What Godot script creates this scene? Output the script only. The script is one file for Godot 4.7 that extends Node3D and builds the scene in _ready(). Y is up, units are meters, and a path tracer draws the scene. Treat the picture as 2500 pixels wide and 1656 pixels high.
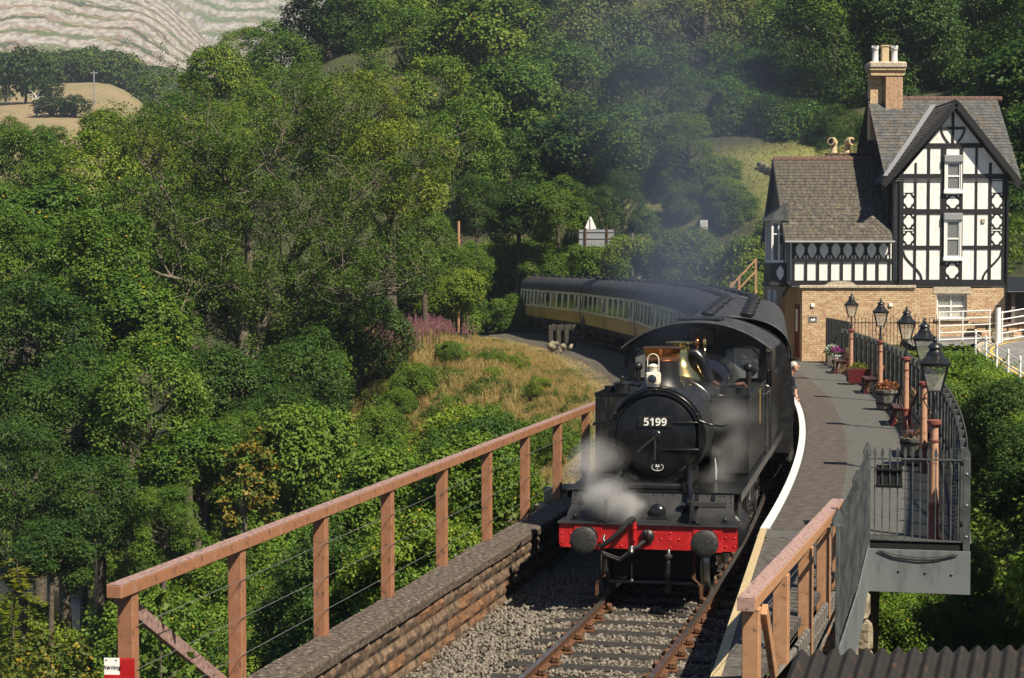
extends Node3D
# A steam train standing at a country halt: y is up, metres, rail top at y = 0, the camera looks along -z.

const RAD := 250.0
const TH := 0.244
var CX := 0.864 - RAD * cos(TH)
var CD := 22.58 + RAD * sin(TH)
const PLAT := 0.95
var M := {}
var rng := RandomNumberGenerator.new()
var noise := FastNoiseLite.new()


# ---------------------------------------------------------------- mesh builder
class MB:
	var v := PackedVector3Array()
	var n := PackedVector3Array()
	var c := PackedColorArray()
	var col := Color(1, 1, 1)

	func tri(a: Vector3, b: Vector3, d: Vector3, na: Vector3, nb: Vector3, nd: Vector3) -> void:
		if (d - a).cross(b - a).dot(na + nb + nd) < 0.0:
			v.append(a); v.append(d); v.append(b)
			n.append(na); n.append(nd); n.append(nb)
		else:
			v.append(a); v.append(b); v.append(d)
			n.append(na); n.append(nb); n.append(nd)
		c.append(col); c.append(col); c.append(col)

	func quad(a: Vector3, b: Vector3, d: Vector3, e: Vector3, hint: Vector3) -> void:
		var nn := (d - a).cross(e - b)
		if nn.length_squared() < 1e-14:
			return
		nn = nn.normalized()
		if nn.dot(hint) < 0.0:
			nn = -nn
		tri(a, b, d, nn, nn, nn)
		tri(a, d, e, nn, nn, nn)

	func tri_flat(a: Vector3, b: Vector3, d: Vector3, hint: Vector3) -> void:
		var nn := (b - a).cross(d - a)
		if nn.length_squared() < 1e-14:
			return
		nn = nn.normalized()
		if nn.dot(hint) < 0.0:
			nn = -nn
		tri(a, b, d, nn, nn, nn)

	func box(t: Transform3D, s: Vector3, bev := 0.0) -> void:
		var h := s * 0.5
		var q := minf(bev, minf(h.x, minf(h.y, h.z)) * 0.9)
		for ax in 3:
			var u := (ax + 1) % 3
			var w := (ax + 2) % 3
			for sg in [-1.0, 1.0]:
				var p := []
				for k in [[-1, -1], [1, -1], [1, 1], [-1, 1]]:
					var x := Vector3()
					x[ax] = h[ax] * sg
					x[u] = (h[u] - q) * k[0]
					x[w] = (h[w] - q) * k[1]
					p.append(t * x)
				var hn := Vector3()
				hn[ax] = sg
				quad(p[0], p[1], p[2], p[3], t.basis * hn)
				if q > 0.0:
					for sh in [-1.0, 1.0]:
						var e := []
						for k in [-1.0, 1.0]:
							var x1 := Vector3()
							x1[ax] = h[ax] * sg; x1[u] = (h[u] - q) * sh; x1[w] = (h[w] - q) * k
							var x2 := Vector3()
							x2[ax] = (h[ax] - q) * sg; x2[u] = h[u] * sh; x2[w] = (h[w] - q) * k
							e.append(t * x1); e.append(t * x2)
						var hh := Vector3()
						hh[ax] = sg; hh[u] = sh
						quad(e[0], e[1], e[3], e[2], t.basis * hh)
		if q > 0.0:
			for sx in [-1.0, 1.0]:
				for sy in [-1.0, 1.0]:
					for sz in [-1.0, 1.0]:
						tri_flat(t * Vector3(h.x * sx, (h.y - q) * sy, (h.z - q) * sz), t * Vector3((h.x - q) * sx, h.y * sy, (h.z - q) * sz), t * Vector3((h.x - q) * sx, (h.y - q) * sy, h.z * sz), t.basis * Vector3(sx, sy, sz))

	func bx(x0: float, x1: float, y0: float, y1: float, z0: float, z1: float, bev := 0.0) -> void:
		box(Transform3D(Basis(), Vector3(x0 + x1, y0 + y1, z0 + z1) * 0.5), Vector3(absf(x1 - x0), absf(y1 - y0), absf(z1 - z0)), bev)

	func beam(a: Vector3, b: Vector3, w: float, h: float, bev := 0.0) -> void:
		var z := (b - a).normalized()
		var up := Vector3.UP if absf(z.y) < 0.95 else Vector3.FORWARD
		var x := up.cross(z).normalized()
		box(Transform3D(Basis(x, z.cross(x), z), (a + b) * 0.5), Vector3(w, h, a.distance_to(b)), bev)

	func tube(path: Array, rad, sides := 8, caps := true) -> void:
		var m := path.size()
		var rings := []
		var norms := []
		var ref := Vector3.ZERO
		for i in m:
			var dirv: Vector3 = (path[mini(i + 1, m - 1)] - path[maxi(i - 1, 0)]).normalized()
			if ref == Vector3.ZERO:
				ref = (Vector3.UP if absf(dirv.y) < 0.9 else Vector3.RIGHT).cross(dirv).normalized()
			else:
				ref = (ref - dirv * ref.dot(dirv)).normalized()
			var bi := dirv.cross(ref)
			var r: float = rad if rad is float or rad is int else rad[i]
			var ring := PackedVector3Array()
			var nr := PackedVector3Array()
			for k in sides:
				var an := TAU * k / sides
				var d := ref * cos(an) + bi * sin(an)
				ring.append(path[i] + d * r)
				nr.append(d)
			rings.append(ring)
			norms.append(nr)
		for i in m - 1:
			for k in sides:
				var k2 := (k + 1) % sides
				tri(rings[i][k], rings[i][k2], rings[i + 1][k2], norms[i][k], norms[i][k2], norms[i + 1][k2])
				tri(rings[i][k], rings[i + 1][k2], rings[i + 1][k], norms[i][k], norms[i + 1][k2], norms[i + 1][k])
		if caps:
			for e in [0, m - 1]:
				var d: Vector3 = (path[0] - path[1]).normalized() if e == 0 else (path[m - 1] - path[m - 2]).normalized()
				for k in sides:
					tri(path[e], rings[e][k], rings[e][(k + 1) % sides], d, d, d)

	# profile of (radius, height) turned about the transform's y axis
	func lathe(prof: Array, t: Transform3D, sides := 24, smooth := 0.7, arc := TAU) -> void:
		var m := prof.size()
		var sn := []
		for i in m - 1:
			var d: Vector2 = prof[i + 1] - prof[i]
			sn.append(Vector2(d.y, -d.x).normalized())
		var nb := t.basis.inverse().transposed()
		for i in m - 1:
			var n0: Vector2 = sn[i]
			var n1: Vector2 = sn[i]
			if i > 0 and sn[i - 1].dot(sn[i]) > smooth:
				n0 = (sn[i - 1] + sn[i]).normalized()
			if i < m - 2 and sn[i + 1].dot(sn[i]) > smooth:
				n1 = (sn[i + 1] + sn[i]).normalized()
			for k in sides:
				var a := arc * k / sides
				var b := arc * (k + 1) / sides
				var ca := Vector3(cos(a), 0, sin(a))
				var cb := Vector3(cos(b), 0, sin(b))
				var p00: Vector3 = t * (ca * prof[i].x + Vector3(0, prof[i].y, 0))
				var p01: Vector3 = t * (cb * prof[i].x + Vector3(0, prof[i].y, 0))
				var p10: Vector3 = t * (ca * prof[i + 1].x + Vector3(0, prof[i + 1].y, 0))
				var p11: Vector3 = t * (cb * prof[i + 1].x + Vector3(0, prof[i + 1].y, 0))
				var m00 := (nb * (ca * n0.x + Vector3(0, n0.y, 0))).normalized()
				var m01 := (nb * (cb * n0.x + Vector3(0, n0.y, 0))).normalized()
				var m10 := (nb * (ca * n1.x + Vector3(0, n1.y, 0))).normalized()
				var m11 := (nb * (cb * n1.x + Vector3(0, n1.y, 0))).normalized()
				if prof[i].x > 1e-5:
					tri(p00, p01, p11, m00, m01, m11)
				if prof[i + 1].x > 1e-5:
					tri(p00, p11, p10, m00, m11, m10)

	func ball(t: Transform3D, sides := 12, rings := 8, from := -1.0) -> void:
		var prof := []
		for i in rings + 1:
			var a: float = lerpf(asin(from) if from > -1.0 else -PI / 2, PI / 2, float(i) / rings)
			prof.append(Vector2(maxf(cos(a), 0.0), sin(a)))
		lathe(prof, t, sides, -1.0)

	func cyl(a: Vector3, b: Vector3, r: float, sides := 16, r2 := -1.0) -> void:
		tube([a, b], [r, r if r2 < 0.0 else r2], sides)

	# polygon in the transform's x, y plane with thickness along z
	func prism(poly: PackedVector2Array, z0: float, z1: float, t := Transform3D()) -> void:
		var idx := Geometry2D.triangulate_polygon(poly)
		for k in range(0, idx.size(), 3):
			var a := poly[idx[k]]
			var b := poly[idx[k + 1]]
			var d := poly[idx[k + 2]]
			tri_flat(t * Vector3(a.x, a.y, z1), t * Vector3(b.x, b.y, z1), t * Vector3(d.x, d.y, z1), t.basis.z * (z1 - z0))
			tri_flat(t * Vector3(a.x, a.y, z0), t * Vector3(b.x, b.y, z0), t * Vector3(d.x, d.y, z0), -t.basis.z * (z1 - z0))
		var area := 0.0
		for i in poly.size():
			area += poly[i].cross(poly[(i + 1) % poly.size()])
		for i in poly.size():
			var a := poly[i]
			var b := poly[(i + 1) % poly.size()]
			var o := Vector2(b.y - a.y, a.x - b.x) * signf(area)
			quad(t * Vector3(a.x, a.y, z0), t * Vector3(b.x, b.y, z0), t * Vector3(b.x, b.y, z1), t * Vector3(a.x, a.y, z1), t.basis * Vector3(o.x, o.y, 0))

	# rows of points as a sheet; sgn turns the side the normals point to
	func grid(rows: Array, sgn := 1.0, smooth := true, cols = null) -> void:
		var nr := rows.size()
		var nc: int = rows[0].size()
		var nn := []
		if smooth:
			for i in nr:
				var r := PackedVector3Array()
				for j in nc:
					var du: Vector3 = rows[mini(i + 1, nr - 1)][j] - rows[maxi(i - 1, 0)][j]
					var dv: Vector3 = rows[i][mini(j + 1, nc - 1)] - rows[i][maxi(j - 1, 0)]
					r.append(du.cross(dv).normalized() * sgn)
				nn.append(r)
		for i in nr - 1:
			for j in nc - 1:
				var a: Vector3 = rows[i][j]
				var b: Vector3 = rows[i][j + 1]
				var d: Vector3 = rows[i + 1][j + 1]
				var e: Vector3 = rows[i + 1][j]
				if smooth:
					var st := v.size()
					tri(a, b, d, nn[i][j], nn[i][j + 1], nn[i + 1][j + 1])
					tri(a, d, e, nn[i][j], nn[i + 1][j + 1], nn[i + 1][j])
					if cols != null:
						for q in range(st, st + 6):
							var p := v[q]
							c[q] = cols[i][j] if p == a else cols[i][j + 1] if p == b else cols[i + 1][j + 1] if p == d else cols[i + 1][j]
				else:
					quad(a, b, d, e, (e - a).cross(b - a) * sgn)

	func done() -> ArrayMesh:
		var ar := []
		ar.resize(Mesh.ARRAY_MAX)
		ar[Mesh.ARRAY_VERTEX] = v
		ar[Mesh.ARRAY_NORMAL] = n
		ar[Mesh.ARRAY_COLOR] = c
		var m := ArrayMesh.new()
		m.add_surface_from_arrays(Mesh.PRIMITIVE_TRIANGLES, ar)
		return m


# ---------------------------------------------------------------- scene helpers
func tag(o: Node, label: String, category: String, group := "", kind := "") -> Node:
	if label: o.set_meta("label", label)
	if category: o.set_meta("category", category)
	if group: o.set_meta("group", group)
	if kind: o.set_meta("kind", kind)
	return o

func thing(called: String, label: String, category: String, group := "", t := Transform3D()) -> Node3D:
	var o := Node3D.new()
	o.name = called
	o.transform = t
	add_child(o, true)
	tag(o, label, category, group)
	return o

func inst(parent: Node, called: String, mesh: Mesh, mat: Material, t := Transform3D()) -> MeshInstance3D:
	var o := MeshInstance3D.new()
	o.name = called
	o.mesh = mesh
	if mat:
		o.material_override = mat
	o.transform = t
	parent.add_child(o, true)
	return o

func part(parent: Node, called: String, mb: MB, mat: Material, t := Transform3D()) -> MeshInstance3D:
	return inst(parent, called, mb.done(), mat, t)

func setting(called: String, mb: MB, mat: Material) -> MeshInstance3D:
	var o := part(self, called, mb, mat)
	o.set_meta("kind", "structure")
	return o

func copy_of(src: Node3D, t: Transform3D, label := "") -> Node3D:
	var o := src.duplicate()
	add_child(o, true)
	o.transform = t
	if label:
		o.set_meta("label", label)
	return o

func scatter(parent: Node, called: String, mesh: Mesh, mat: Material, list: Array) -> MultiMeshInstance3D:
	var mm := MultiMesh.new()
	mm.transform_format = MultiMesh.TRANSFORM_3D
	mm.mesh = mesh
	mm.instance_count = list.size()
	for i in list.size():
		mm.set_instance_transform(i, list[i])
	var o := MultiMeshInstance3D.new()
	o.name = called
	o.multimesh = mm
	o.material_override = mat
	parent.add_child(o, true)
	o.set_meta("kind", "stuff")
	return o

func V(x: float, y: float, z: float) -> Vector3:
	return Vector3(x, y, z)

func at(x: float, y: float, z: float, yaw := 0.0, s := Vector3.ONE) -> Transform3D:
	return Transform3D(Basis(Vector3.UP, yaw).scaled_local(s), Vector3(x, y, z))

# the railway's curve: s metres along it from where it enters the picture, off metres to the platform's side
func trk(s: float, off: float, y: float) -> Vector3:
	var a := TH - s / RAD
	return Vector3(CX + (RAD + off) * cos(a), y, -(CD - (RAD + off) * sin(a)))

func trk_t(s: float, off: float, y: float) -> Transform3D:
	return Transform3D(Basis(Vector3.UP, -(TH - s / RAD)), trk(s, off, y))

func offs(x: float, d: float) -> float:
	return Vector2(x - CX, d - CD).length() - RAD

func arcs(x: float, d: float) -> float:
	return (TH - atan2(CD - d, x - CX)) * RAD


# ---------------------------------------------------------------- materials
func lin(r: float, g: float, b: float) -> Color:
	return Color(r, g, b).linear_to_srgb()

# plain paint: colour in real-world (linear) values
func mat(col: Color, rough := 0.6, metal := 0.0, spec := 0.5) -> StandardMaterial3D:
	var m := StandardMaterial3D.new()
	m.albedo_color = col.linear_to_srgb()
	m.roughness = rough
	m.metallic = metal
	m.metallic_specular = spec
	return m

# a surface mottled by noise between colours, with relief (cm)
func mottled(cols: Array, stops: Array, freq: float, per_m: float, rough := 0.8, relief := 0.0, octaves := 5, kind := FastNoiseLite.TYPE_SIMPLEX_SMOOTH, stretch := Vector3.ONE, sd := 1) -> StandardMaterial3D:
	var f := FastNoiseLite.new()
	f.noise_type = kind
	f.frequency = freq
	f.fractal_octaves = octaves
	f.seed = sd
	var g := Gradient.new()
	g.offsets = PackedFloat32Array(stops)
	var pc := PackedColorArray()
	for x in cols:
		pc.append(x.linear_to_srgb())
	g.colors = pc
	var t := NoiseTexture2D.new()
	t.width = 512
	t.height = 512
	t.seamless = true
	t.noise = f
	t.color_ramp = g
	var m := StandardMaterial3D.new()
	m.albedo_texture = t
	m.roughness = rough
	m.uv1_triplanar = true
	m.uv1_world_triplanar = true
	m.uv1_scale = stretch * per_m
	if relief > 0.0:
		var h := NoiseTexture2D.new()
		h.width = 512
		h.height = 512
		h.seamless = true
		h.noise = f
		m.heightmap_enabled = true
		m.heightmap_texture = h
		m.heightmap_scale = relief
	return m

func leafmat(tint: Color, back := 0.35) -> StandardMaterial3D:
	var m := StandardMaterial3D.new()
	m.albedo_color = tint.linear_to_srgb()
	m.vertex_color_use_as_albedo = true
	m.roughness = 0.55
	m.metallic_specular = 0.35
	m.backlight_enabled = true
	m.backlight = Color(back * 0.85, back, back * 0.3).linear_to_srgb()
	m.cull_mode = BaseMaterial3D.CULL_DISABLED
	return m


# ---------------------------------------------------------------- camera, sky, sun
func camera_and_light() -> void:
	var cam := Camera3D.new()
	cam.name = "camera"
	cam.fov = 20.19
	cam.near = 0.1
	cam.far = 6000.0
	cam.position = Vector3(0, 5.0, 0)
	cam.rotation.x = -deg_to_rad(2.389)
	add_child(cam)
	cam.current = true
	var sky := ProceduralSkyMaterial.new()
	sky.sky_top_color = Color(0.36, 0.47, 0.64)
	sky.sky_horizon_color = Color(0.70, 0.75, 0.80)
	sky.ground_horizon_color = Color(0.40, 0.44, 0.38)
	sky.ground_bottom_color = Color(0.16, 0.18, 0.12)
	sky.sky_curve = 0.12
	var e := Environment.new()
	e.background_mode = Environment.BG_SKY
	e.sky = Sky.new()
	e.sky.sky_material = sky
	e.background_energy_multiplier = 0.45
	e.tonemap_mode = Environment.TONE_MAPPER_LINEAR
	e.tonemap_exposure = 1.72
	e.sdfgi_enabled = true
	e.ssao_enabled = true
	e.ssil_enabled = true
	e.volumetric_fog_enabled = true
	e.volumetric_fog_density = 0.0
	e.fog_enabled = true
	e.fog_density = 0.00017
	e.fog_light_color = Color(0.80, 0.87, 0.97)
	var w := WorldEnvironment.new()
	w.name = "environment"
	w.environment = e
	add_child(w)
	var sun := DirectionalLight3D.new()
	sun.name = "sun"
	sun.light_color = Color(1.0, 0.95, 0.86)
	sun.light_energy = 1.6
	sun.light_angular_distance = 0.5
	sun.shadow_enabled = true
	add_child(sun)
	sun.look_at_from_position(Vector3(1.62, 2.95, 1.85), Vector3.ZERO)


func make_materials() -> void:
	M.black = mottled([Color(0.004, 0.0045, 0.005), Color(0.007, 0.0075, 0.0085), Color(0.013, 0.013, 0.013)], [0.3, 0.5, 0.8], 0.012, 0.6, 0.24)
	M.black.metallic_specular = 0.5
	M.matt_black = mottled([Color(0.006, 0.006, 0.0065), Color(0.010, 0.010, 0.011), Color(0.018, 0.0175, 0.017)], [0.3, 0.5, 0.8], 0.015, 0.7, 0.45)
	M.tank = mottled([Color(0.005, 0.0055, 0.006), Color(0.009, 0.0095, 0.010), Color(0.020, 0.019, 0.017), Color(0.085, 0.080, 0.066)], [0.3, 0.52, 0.66, 0.9], 0.03, 0.7, 0.34, 0.0, 5, FastNoiseLite.TYPE_SIMPLEX_SMOOTH, Vector3(3.0, 0.22, 3.0))
	M.apron = mottled([Color(0.009, 0.0095, 0.0105), Color(0.016, 0.0165, 0.018), Color(0.028, 0.0275, 0.027)], [0.25, 0.5, 0.85], 0.016, 0.8, 0.5)
	M.soot = mat(Color(0.006, 0.006, 0.006), 0.85)
	M.red = mottled([Color(0.36, 0.012, 0.014), Color(0.45, 0.016, 0.018), Color(0.50, 0.03, 0.03)], [0.3, 0.5, 0.78], 0.01, 0.8, 0.33)
	M.steel = mat(Color(0.42, 0.42, 0.42), 0.28, 1.0)
	M.dull_steel = mat(Color(0.10, 0.10, 0.10), 0.4, 0.8)
	M.buffer_face = mottled([Color(0.012, 0.013, 0.013), Color(0.03, 0.031, 0.03), Color(0.06, 0.058, 0.052)], [0.25, 0.55, 0.85], 0.03, 1.2, 0.55)
	M.brass = mat(Color(0.86, 0.66, 0.28), 0.16, 1.0)
	M.copper = mat(Color(0.62, 0.25, 0.10), 0.24, 1.0)
	M.copper_pipe = mat(Color(0.16, 0.08, 0.055), 0.4, 0.6)
	M.lamp_white = mat(Color(0.66, 0.62, 0.52), 0.5)
	M.white = mat(Color(0.80, 0.80, 0.78), 0.6)
	M.white_line = mottled([Color(0.24, 0.23, 0.21), Color(0.58, 0.58, 0.56), Color(0.74, 0.74, 0.73)], [0.2, 0.3, 0.6], 0.04, 0.8, 0.75)
	M.yellow_edge = mottled([Color(0.16, 0.13, 0.09), Color(0.42, 0.33, 0.18), Color(0.54, 0.43, 0.25)], [0.24, 0.40, 0.8], 0.05, 1.0, 0.8)
	M.lens = mat(Color(0.02, 0.03, 0.05), 0.05, 0.0, 0.9)
	M.glass_dark = mat(Color(0.012, 0.017, 0.014), 0.05, 0.0, 0.8)
	M.cream = mottled([Color(0.50, 0.44, 0.28), Color(0.80, 0.74, 0.52), Color(0.84, 0.79, 0.58)], [0.12, 0.38, 0.8], 0.012, 0.45, 0.45, 0.0, 5, FastNoiseLite.TYPE_SIMPLEX_SMOOTH, Vector3(2.4, 0.5, 2.4))
	M.mustard = mottled([Color(0.02, 0.017, 0.012), Color(0.34, 0.23, 0.045), Color(0.60, 0.42, 0.085), Color(0.64, 0.46, 0.11)], [0.14, 0.33, 0.48, 0.8], 0.014, 0.5, 0.4, 0.0, 5, FastNoiseLite.TYPE_SIMPLEX_SMOOTH, Vector3(3.0, 0.42, 3.0), 4)
	M.maroon = mottled([Color(0.055, 0.012, 0.014), Color(0.085, 0.016, 0.018)], [0.3, 0.7], 0.01, 0.5, 0.35)
	M.roof_grey = mottled([Color(0.018, 0.019, 0.021), Color(0.032, 0.033, 0.036), Color(0.055, 0.055, 0.058)], [0.28, 0.5, 0.8], 0.012, 0.35, 0.6, 0.4, 5, FastNoiseLite.TYPE_SIMPLEX_SMOOTH, Vector3(2.0, 1.0, 0.7))
	M.under = mottled([Color(0.010, 0.009, 0.008), Color(0.024, 0.020, 0.017)], [0.3, 0.7], 0.02, 0.8, 0.85)
	M.rail_top = mottled([Color(0.30, 0.29, 0.27), Color(0.46, 0.45, 0.44)], [0.3, 0.7], 0.01, 0.8, 0.3)
	M.rail_top.metallic = 0.9
	M.rust = mottled([Color(0.035, 0.018, 0.010), Color(0.11, 0.045, 0.018), Color(0.19, 0.085, 0.035)], [0.25, 0.5, 0.8], 0.03, 1.2, 0.85)
	M.sleeper = mottled([Color(0.010, 0.009, 0.008), Color(0.022, 0.019, 0.017), Color(0.05, 0.045, 0.04)], [0.25, 0.5, 0.8], 0.03, 0.7, 0.85, 1.0, 5, FastNoiseLite.TYPE_SIMPLEX_SMOOTH, Vector3(0.4, 2, 2.5))
	M.ballast = mottled([Color(0.04, 0.034, 0.027), Color(0.115, 0.10, 0.08), Color(0.22, 0.195, 0.16)], [0.25, 0.5, 0.8], 0.09, 1.1, 0.9, 6.0, 4)
	M.ballast_stone = mottled([Color(0.06, 0.051, 0.040), Color(0.165, 0.143, 0.115), Color(0.32, 0.29, 0.24)], [0.25, 0.5, 0.75], 0.02, 2.0, 0.85, 0.5)
	M.stone_wall = mottled([Color(0.030, 0.021, 0.015), Color(0.085, 0.056, 0.036), Color(0.155, 0.098, 0.060), Color(0.26, 0.20, 0.15)], [0.2, 0.42, 0.62, 0.9], 0.014, 0.6, 0.9, 2.5)
	M.stone_rust = mottled([Color(0.06, 0.032, 0.017), Color(0.15, 0.075, 0.036), Color(0.24, 0.125, 0.062)], [0.2, 0.5, 0.85], 0.016, 0.6, 0.9, 2.5, 5, FastNoiseLite.TYPE_SIMPLEX_SMOOTH, Vector3.ONE, 5)
	M.coping = mottled([Color(0.030, 0.022, 0.017), Color(0.078, 0.058, 0.044), Color(0.108, 0.084, 0.066), Color(0.30, 0.275, 0.25)], [0.22, 0.45, 0.70, 0.9], 0.04, 0.5, 0.9, 1.6)
	M.mortar = mat(Color(0.04, 0.03, 0.022), 0.95)
	M.pale_stone = mottled([Color(0.10, 0.085, 0.06), Color(0.24, 0.20, 0.14), Color(0.38, 0.33, 0.25)], [0.2, 0.5, 0.85], 0.015, 0.6, 0.9, 3.0)
	M.terracotta = mottled([Color(0.09, 0.06, 0.045), Color(0.28, 0.128, 0.066), Color(0.305, 0.142, 0.075), Color(0.32, 0.155, 0.085), Color(0.34, 0.21, 0.16)], [0.19, 0.215, 0.5, 0.80, 0.83], 0.03, 0.55, 0.6, 0.0, 5, FastNoiseLite.TYPE_SIMPLEX_SMOOTH, Vector3(1.0, 0.6, 1.0))
	M.terracotta_faded = mottled([Color(0.10, 0.075, 0.065), Color(0.26, 0.16, 0.135), Color(0.31, 0.195, 0.17), Color(0.40, 0.30, 0.28)], [0.27, 0.31, 0.7, 0.85], 0.035, 0.7, 0.7)
	M.peach = mottled([Color(0.11, 0.075, 0.055), Color(0.37, 0.195, 0.10), Color(0.41, 0.22, 0.118), Color(0.47, 0.28, 0.17)], [0.15, 0.175, 0.6, 0.88], 0.024, 0.7, 0.6)
	M.peach_faded = mottled([Color(0.10, 0.075, 0.065), Color(0.33, 0.205, 0.175), Color(0.38, 0.245, 0.215), Color(0.44, 0.33, 0.31)], [0.29, 0.33, 0.7, 0.88], 0.04, 0.8, 0.7)
	M.lamp_pink = mottled([Color(0.18, 0.095, 0.065), Color(0.44, 0.245, 0.155), Color(0.48, 0.275, 0.18)], [0.14, 0.3, 0.7], 0.02, 0.8, 0.5)
	M.lamp_maroon = mat(Color(0.185, 0.058, 0.045), 0.45)
	M.lamp_black = mat(Color(0.014, 0.016, 0.018), 0.35)
	M.wire = mat(Color(0.30, 0.30, 0.29), 0.4, 0.6)
	M.tarmac = mottled([Color(0.060, 0.062, 0.057), Color(0.080, 0.081, 0.075), Color(0.088, 0.088, 0.081), Color(0.115, 0.114, 0.105)], [0.18, 0.42, 0.7, 0.95], 0.03, 0.3, 0.9)
	M.road = mottled([Color(0.12, 0.12, 0.122), Color(0.17, 0.17, 0.172), Color(0.21, 0.21, 0.21)], [0.2, 0.5, 0.85], 0.02, 0.2, 0.9)
	M.paver_red = mottled([Color(0.052, 0.043, 0.038), Color(0.072, 0.060, 0.053), Color(0.096, 0.082, 0.072)], [0.2, 0.5, 0.85], 0.016, 0.4, 0.85, 0.3)
	M.deck = mottled([Color(0.04, 0.036, 0.032), Color(0.078, 0.069, 0.060), Color(0.12, 0.108, 0.094)], [0.2, 0.5, 0.85], 0.025, 0.5, 0.9, 0.8)
	M.fence_grey = mottled([Color(0.035, 0.042, 0.044), Color(0.070, 0.082, 0.086), Color(0.105, 0.115, 0.112)], [0.2, 0.5, 0.85], 0.012, 0.5, 0.55)
	M.fence_dark = mottled([Color(0.016, 0.019, 0.019), Color(0.034, 0.039, 0.039), Color(0.07, 0.075, 0.06)], [0.25, 0.5, 0.9], 0.012, 0.6, 0.6)
	M.fascia = mottled([Color(0.10, 0.115, 0.12), Color(0.155, 0.175, 0.185), Color(0.17, 0.19, 0.20)], [0.14, 0.36, 0.7], 0.012, 0.35, 0.55, 0.0, 5, FastNoiseLite.TYPE_SIMPLEX_SMOOTH, Vector3(1.5, 0.5, 1.5))
	M.wood_dark = mottled([Color(0.02, 0.016, 0.013), Color(0.05, 0.042, 0.036), Color(0.10, 0.088, 0.078)], [0.2, 0.5, 0.85], 0.02, 0.8, 0.85, 0.8, 5, FastNoiseLite.TYPE_SIMPLEX_SMOOTH, Vector3(3, 0.4, 3))
	M.grey_wood = mottled([Color(0.06, 0.055, 0.05), Color(0.15, 0.14, 0.125), Color(0.26, 0.25, 0.23)], [0.2, 0.5, 0.85], 0.02, 0.9, 0.85, 0.8, 5, FastNoiseLite.TYPE_SIMPLEX_SMOOTH, Vector3(3, 0.5, 3))
	M.bench = mat(Color(0.055, 0.016, 0.017), 0.35)
	M.bench_red = mat(Color(0.10, 0.014, 0.016), 0.4)
	M.bench_light = mat(Color(0.42, 0.29, 0.12), 0.6)
	M.brick = mottled([Color(0.34, 0.22, 0.13), Color(0.48, 0.335, 0.20), Color(0.54, 0.40, 0.25), Color(0.58, 0.46, 0.31)], [0.18, 0.4, 0.62, 0.9], 0.028, 0.42, 0.9, 0.6)
	M.brick_joint = mat(Color(0.46, 0.34, 0.22), 0.95)
	M.brick_b = mottled([Color(0.36, 0.23, 0.14), Color(0.48, 0.315, 0.195), Color(0.53, 0.36, 0.235)], [0.2, 0.5, 0.9], 0.02, 0.5, 0.9, 0.6, 5, FastNoiseLite.TYPE_SIMPLEX_SMOOTH, Vector3.ONE, 13)
	M.brick_c = mottled([Color(0.46, 0.33, 0.20), Color(0.57, 0.42, 0.26), Color(0.62, 0.47, 0.31)], [0.2, 0.5, 0.9], 0.02, 0.5, 0.9, 0.6, 5, FastNoiseLite.TYPE_SIMPLEX_SMOOTH, Vector3.ONE, 14)
	M.hut_roof = mottled([Color(0.005, 0.005, 0.005), Color(0.010, 0.009, 0.0085), Color(0.016, 0.012, 0.010), Color(0.085, 0.037, 0.023)], [0.2, 0.5, 0.72, 0.9], 0.012, 0.9, 0.85, 1.0)
	M.slate = mottled([Color(0.036, 0.032, 0.028), Color(0.066, 0.058, 0.049), Color(0.098, 0.086, 0.060), Color(0.15, 0.14, 0.07)], [0.2, 0.42, 0.66, 0.92], 0.016, 0.6, 0.8, 0.8)
	M.slate_b = mottled([Color(0.045, 0.041, 0.038), Color(0.085, 0.077, 0.067), Color(0.17, 0.16, 0.13)], [0.2, 0.5, 0.9], 0.014, 0.4, 0.8, 0.8, 5, FastNoiseLite.TYPE_SIMPLEX_SMOOTH, Vector3.ONE, 7)
	M.slate_c = mottled([Color(0.040, 0.042, 0.044), Color(0.075, 0.079, 0.082), Color(0.12, 0.12, 0.112)], [0.2, 0.5, 0.9], 0.014, 0.4, 0.75, 0.8, 5, FastNoiseLite.TYPE_SIMPLEX_SMOOTH, Vector3.ONE, 9)
	M.ridge = mottled([Color(0.06, 0.032, 0.026), Color(0.12, 0.055, 0.042), Color(0.15, 0.105, 0.085)], [0.2, 0.5, 0.9], 0.02, 0.8, 0.85)
	M.plaster = mottled([Color(0.60, 0.59, 0.56), Color(0.76, 0.76, 0.74), Color(0.80, 0.80, 0.78)], [0.14, 0.34, 0.7], 0.014, 0.5, 0.75, 0.3, 5, FastNoiseLite.TYPE_SIMPLEX_SMOOTH, Vector3(2.0, 0.7, 2.0))
	M.timber = mottled([Color(0.008, 0.008, 0.009), Color(0.016, 0.016, 0.017)], [0.3, 0.7], 0.02, 0.9, 0.5)
	M.sill_stone = mottled([Color(0.34, 0.29, 0.22), Color(0.50, 0.44, 0.34)], [0.25, 0.7], 0.02, 0.6, 0.9)
	M.lead = mat(Color(0.25, 0.26, 0.28), 0.5)
	M.curtain = mat(Color(0.55, 0.52, 0.45), 0.9)
	M.blind = mat(Color(0.62, 0.50, 0.36), 0.8)
	M.pane = mat(Color(0.7, 0.75, 0.75), 0.03, 0.0, 0.7)
	M.pane.transparency = BaseMaterial3D.TRANSPARENCY_ALPHA
	M.pane.albedo_color.a = 0.12
	M.lamp_glass = mat(Color(0.75, 0.72, 0.60), 0.06, 0.0, 0.6)
	M.lamp_glass.transparency = BaseMaterial3D.TRANSPARENCY_ALPHA
	M.lamp_glass.albedo_color.a = 0.30
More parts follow.
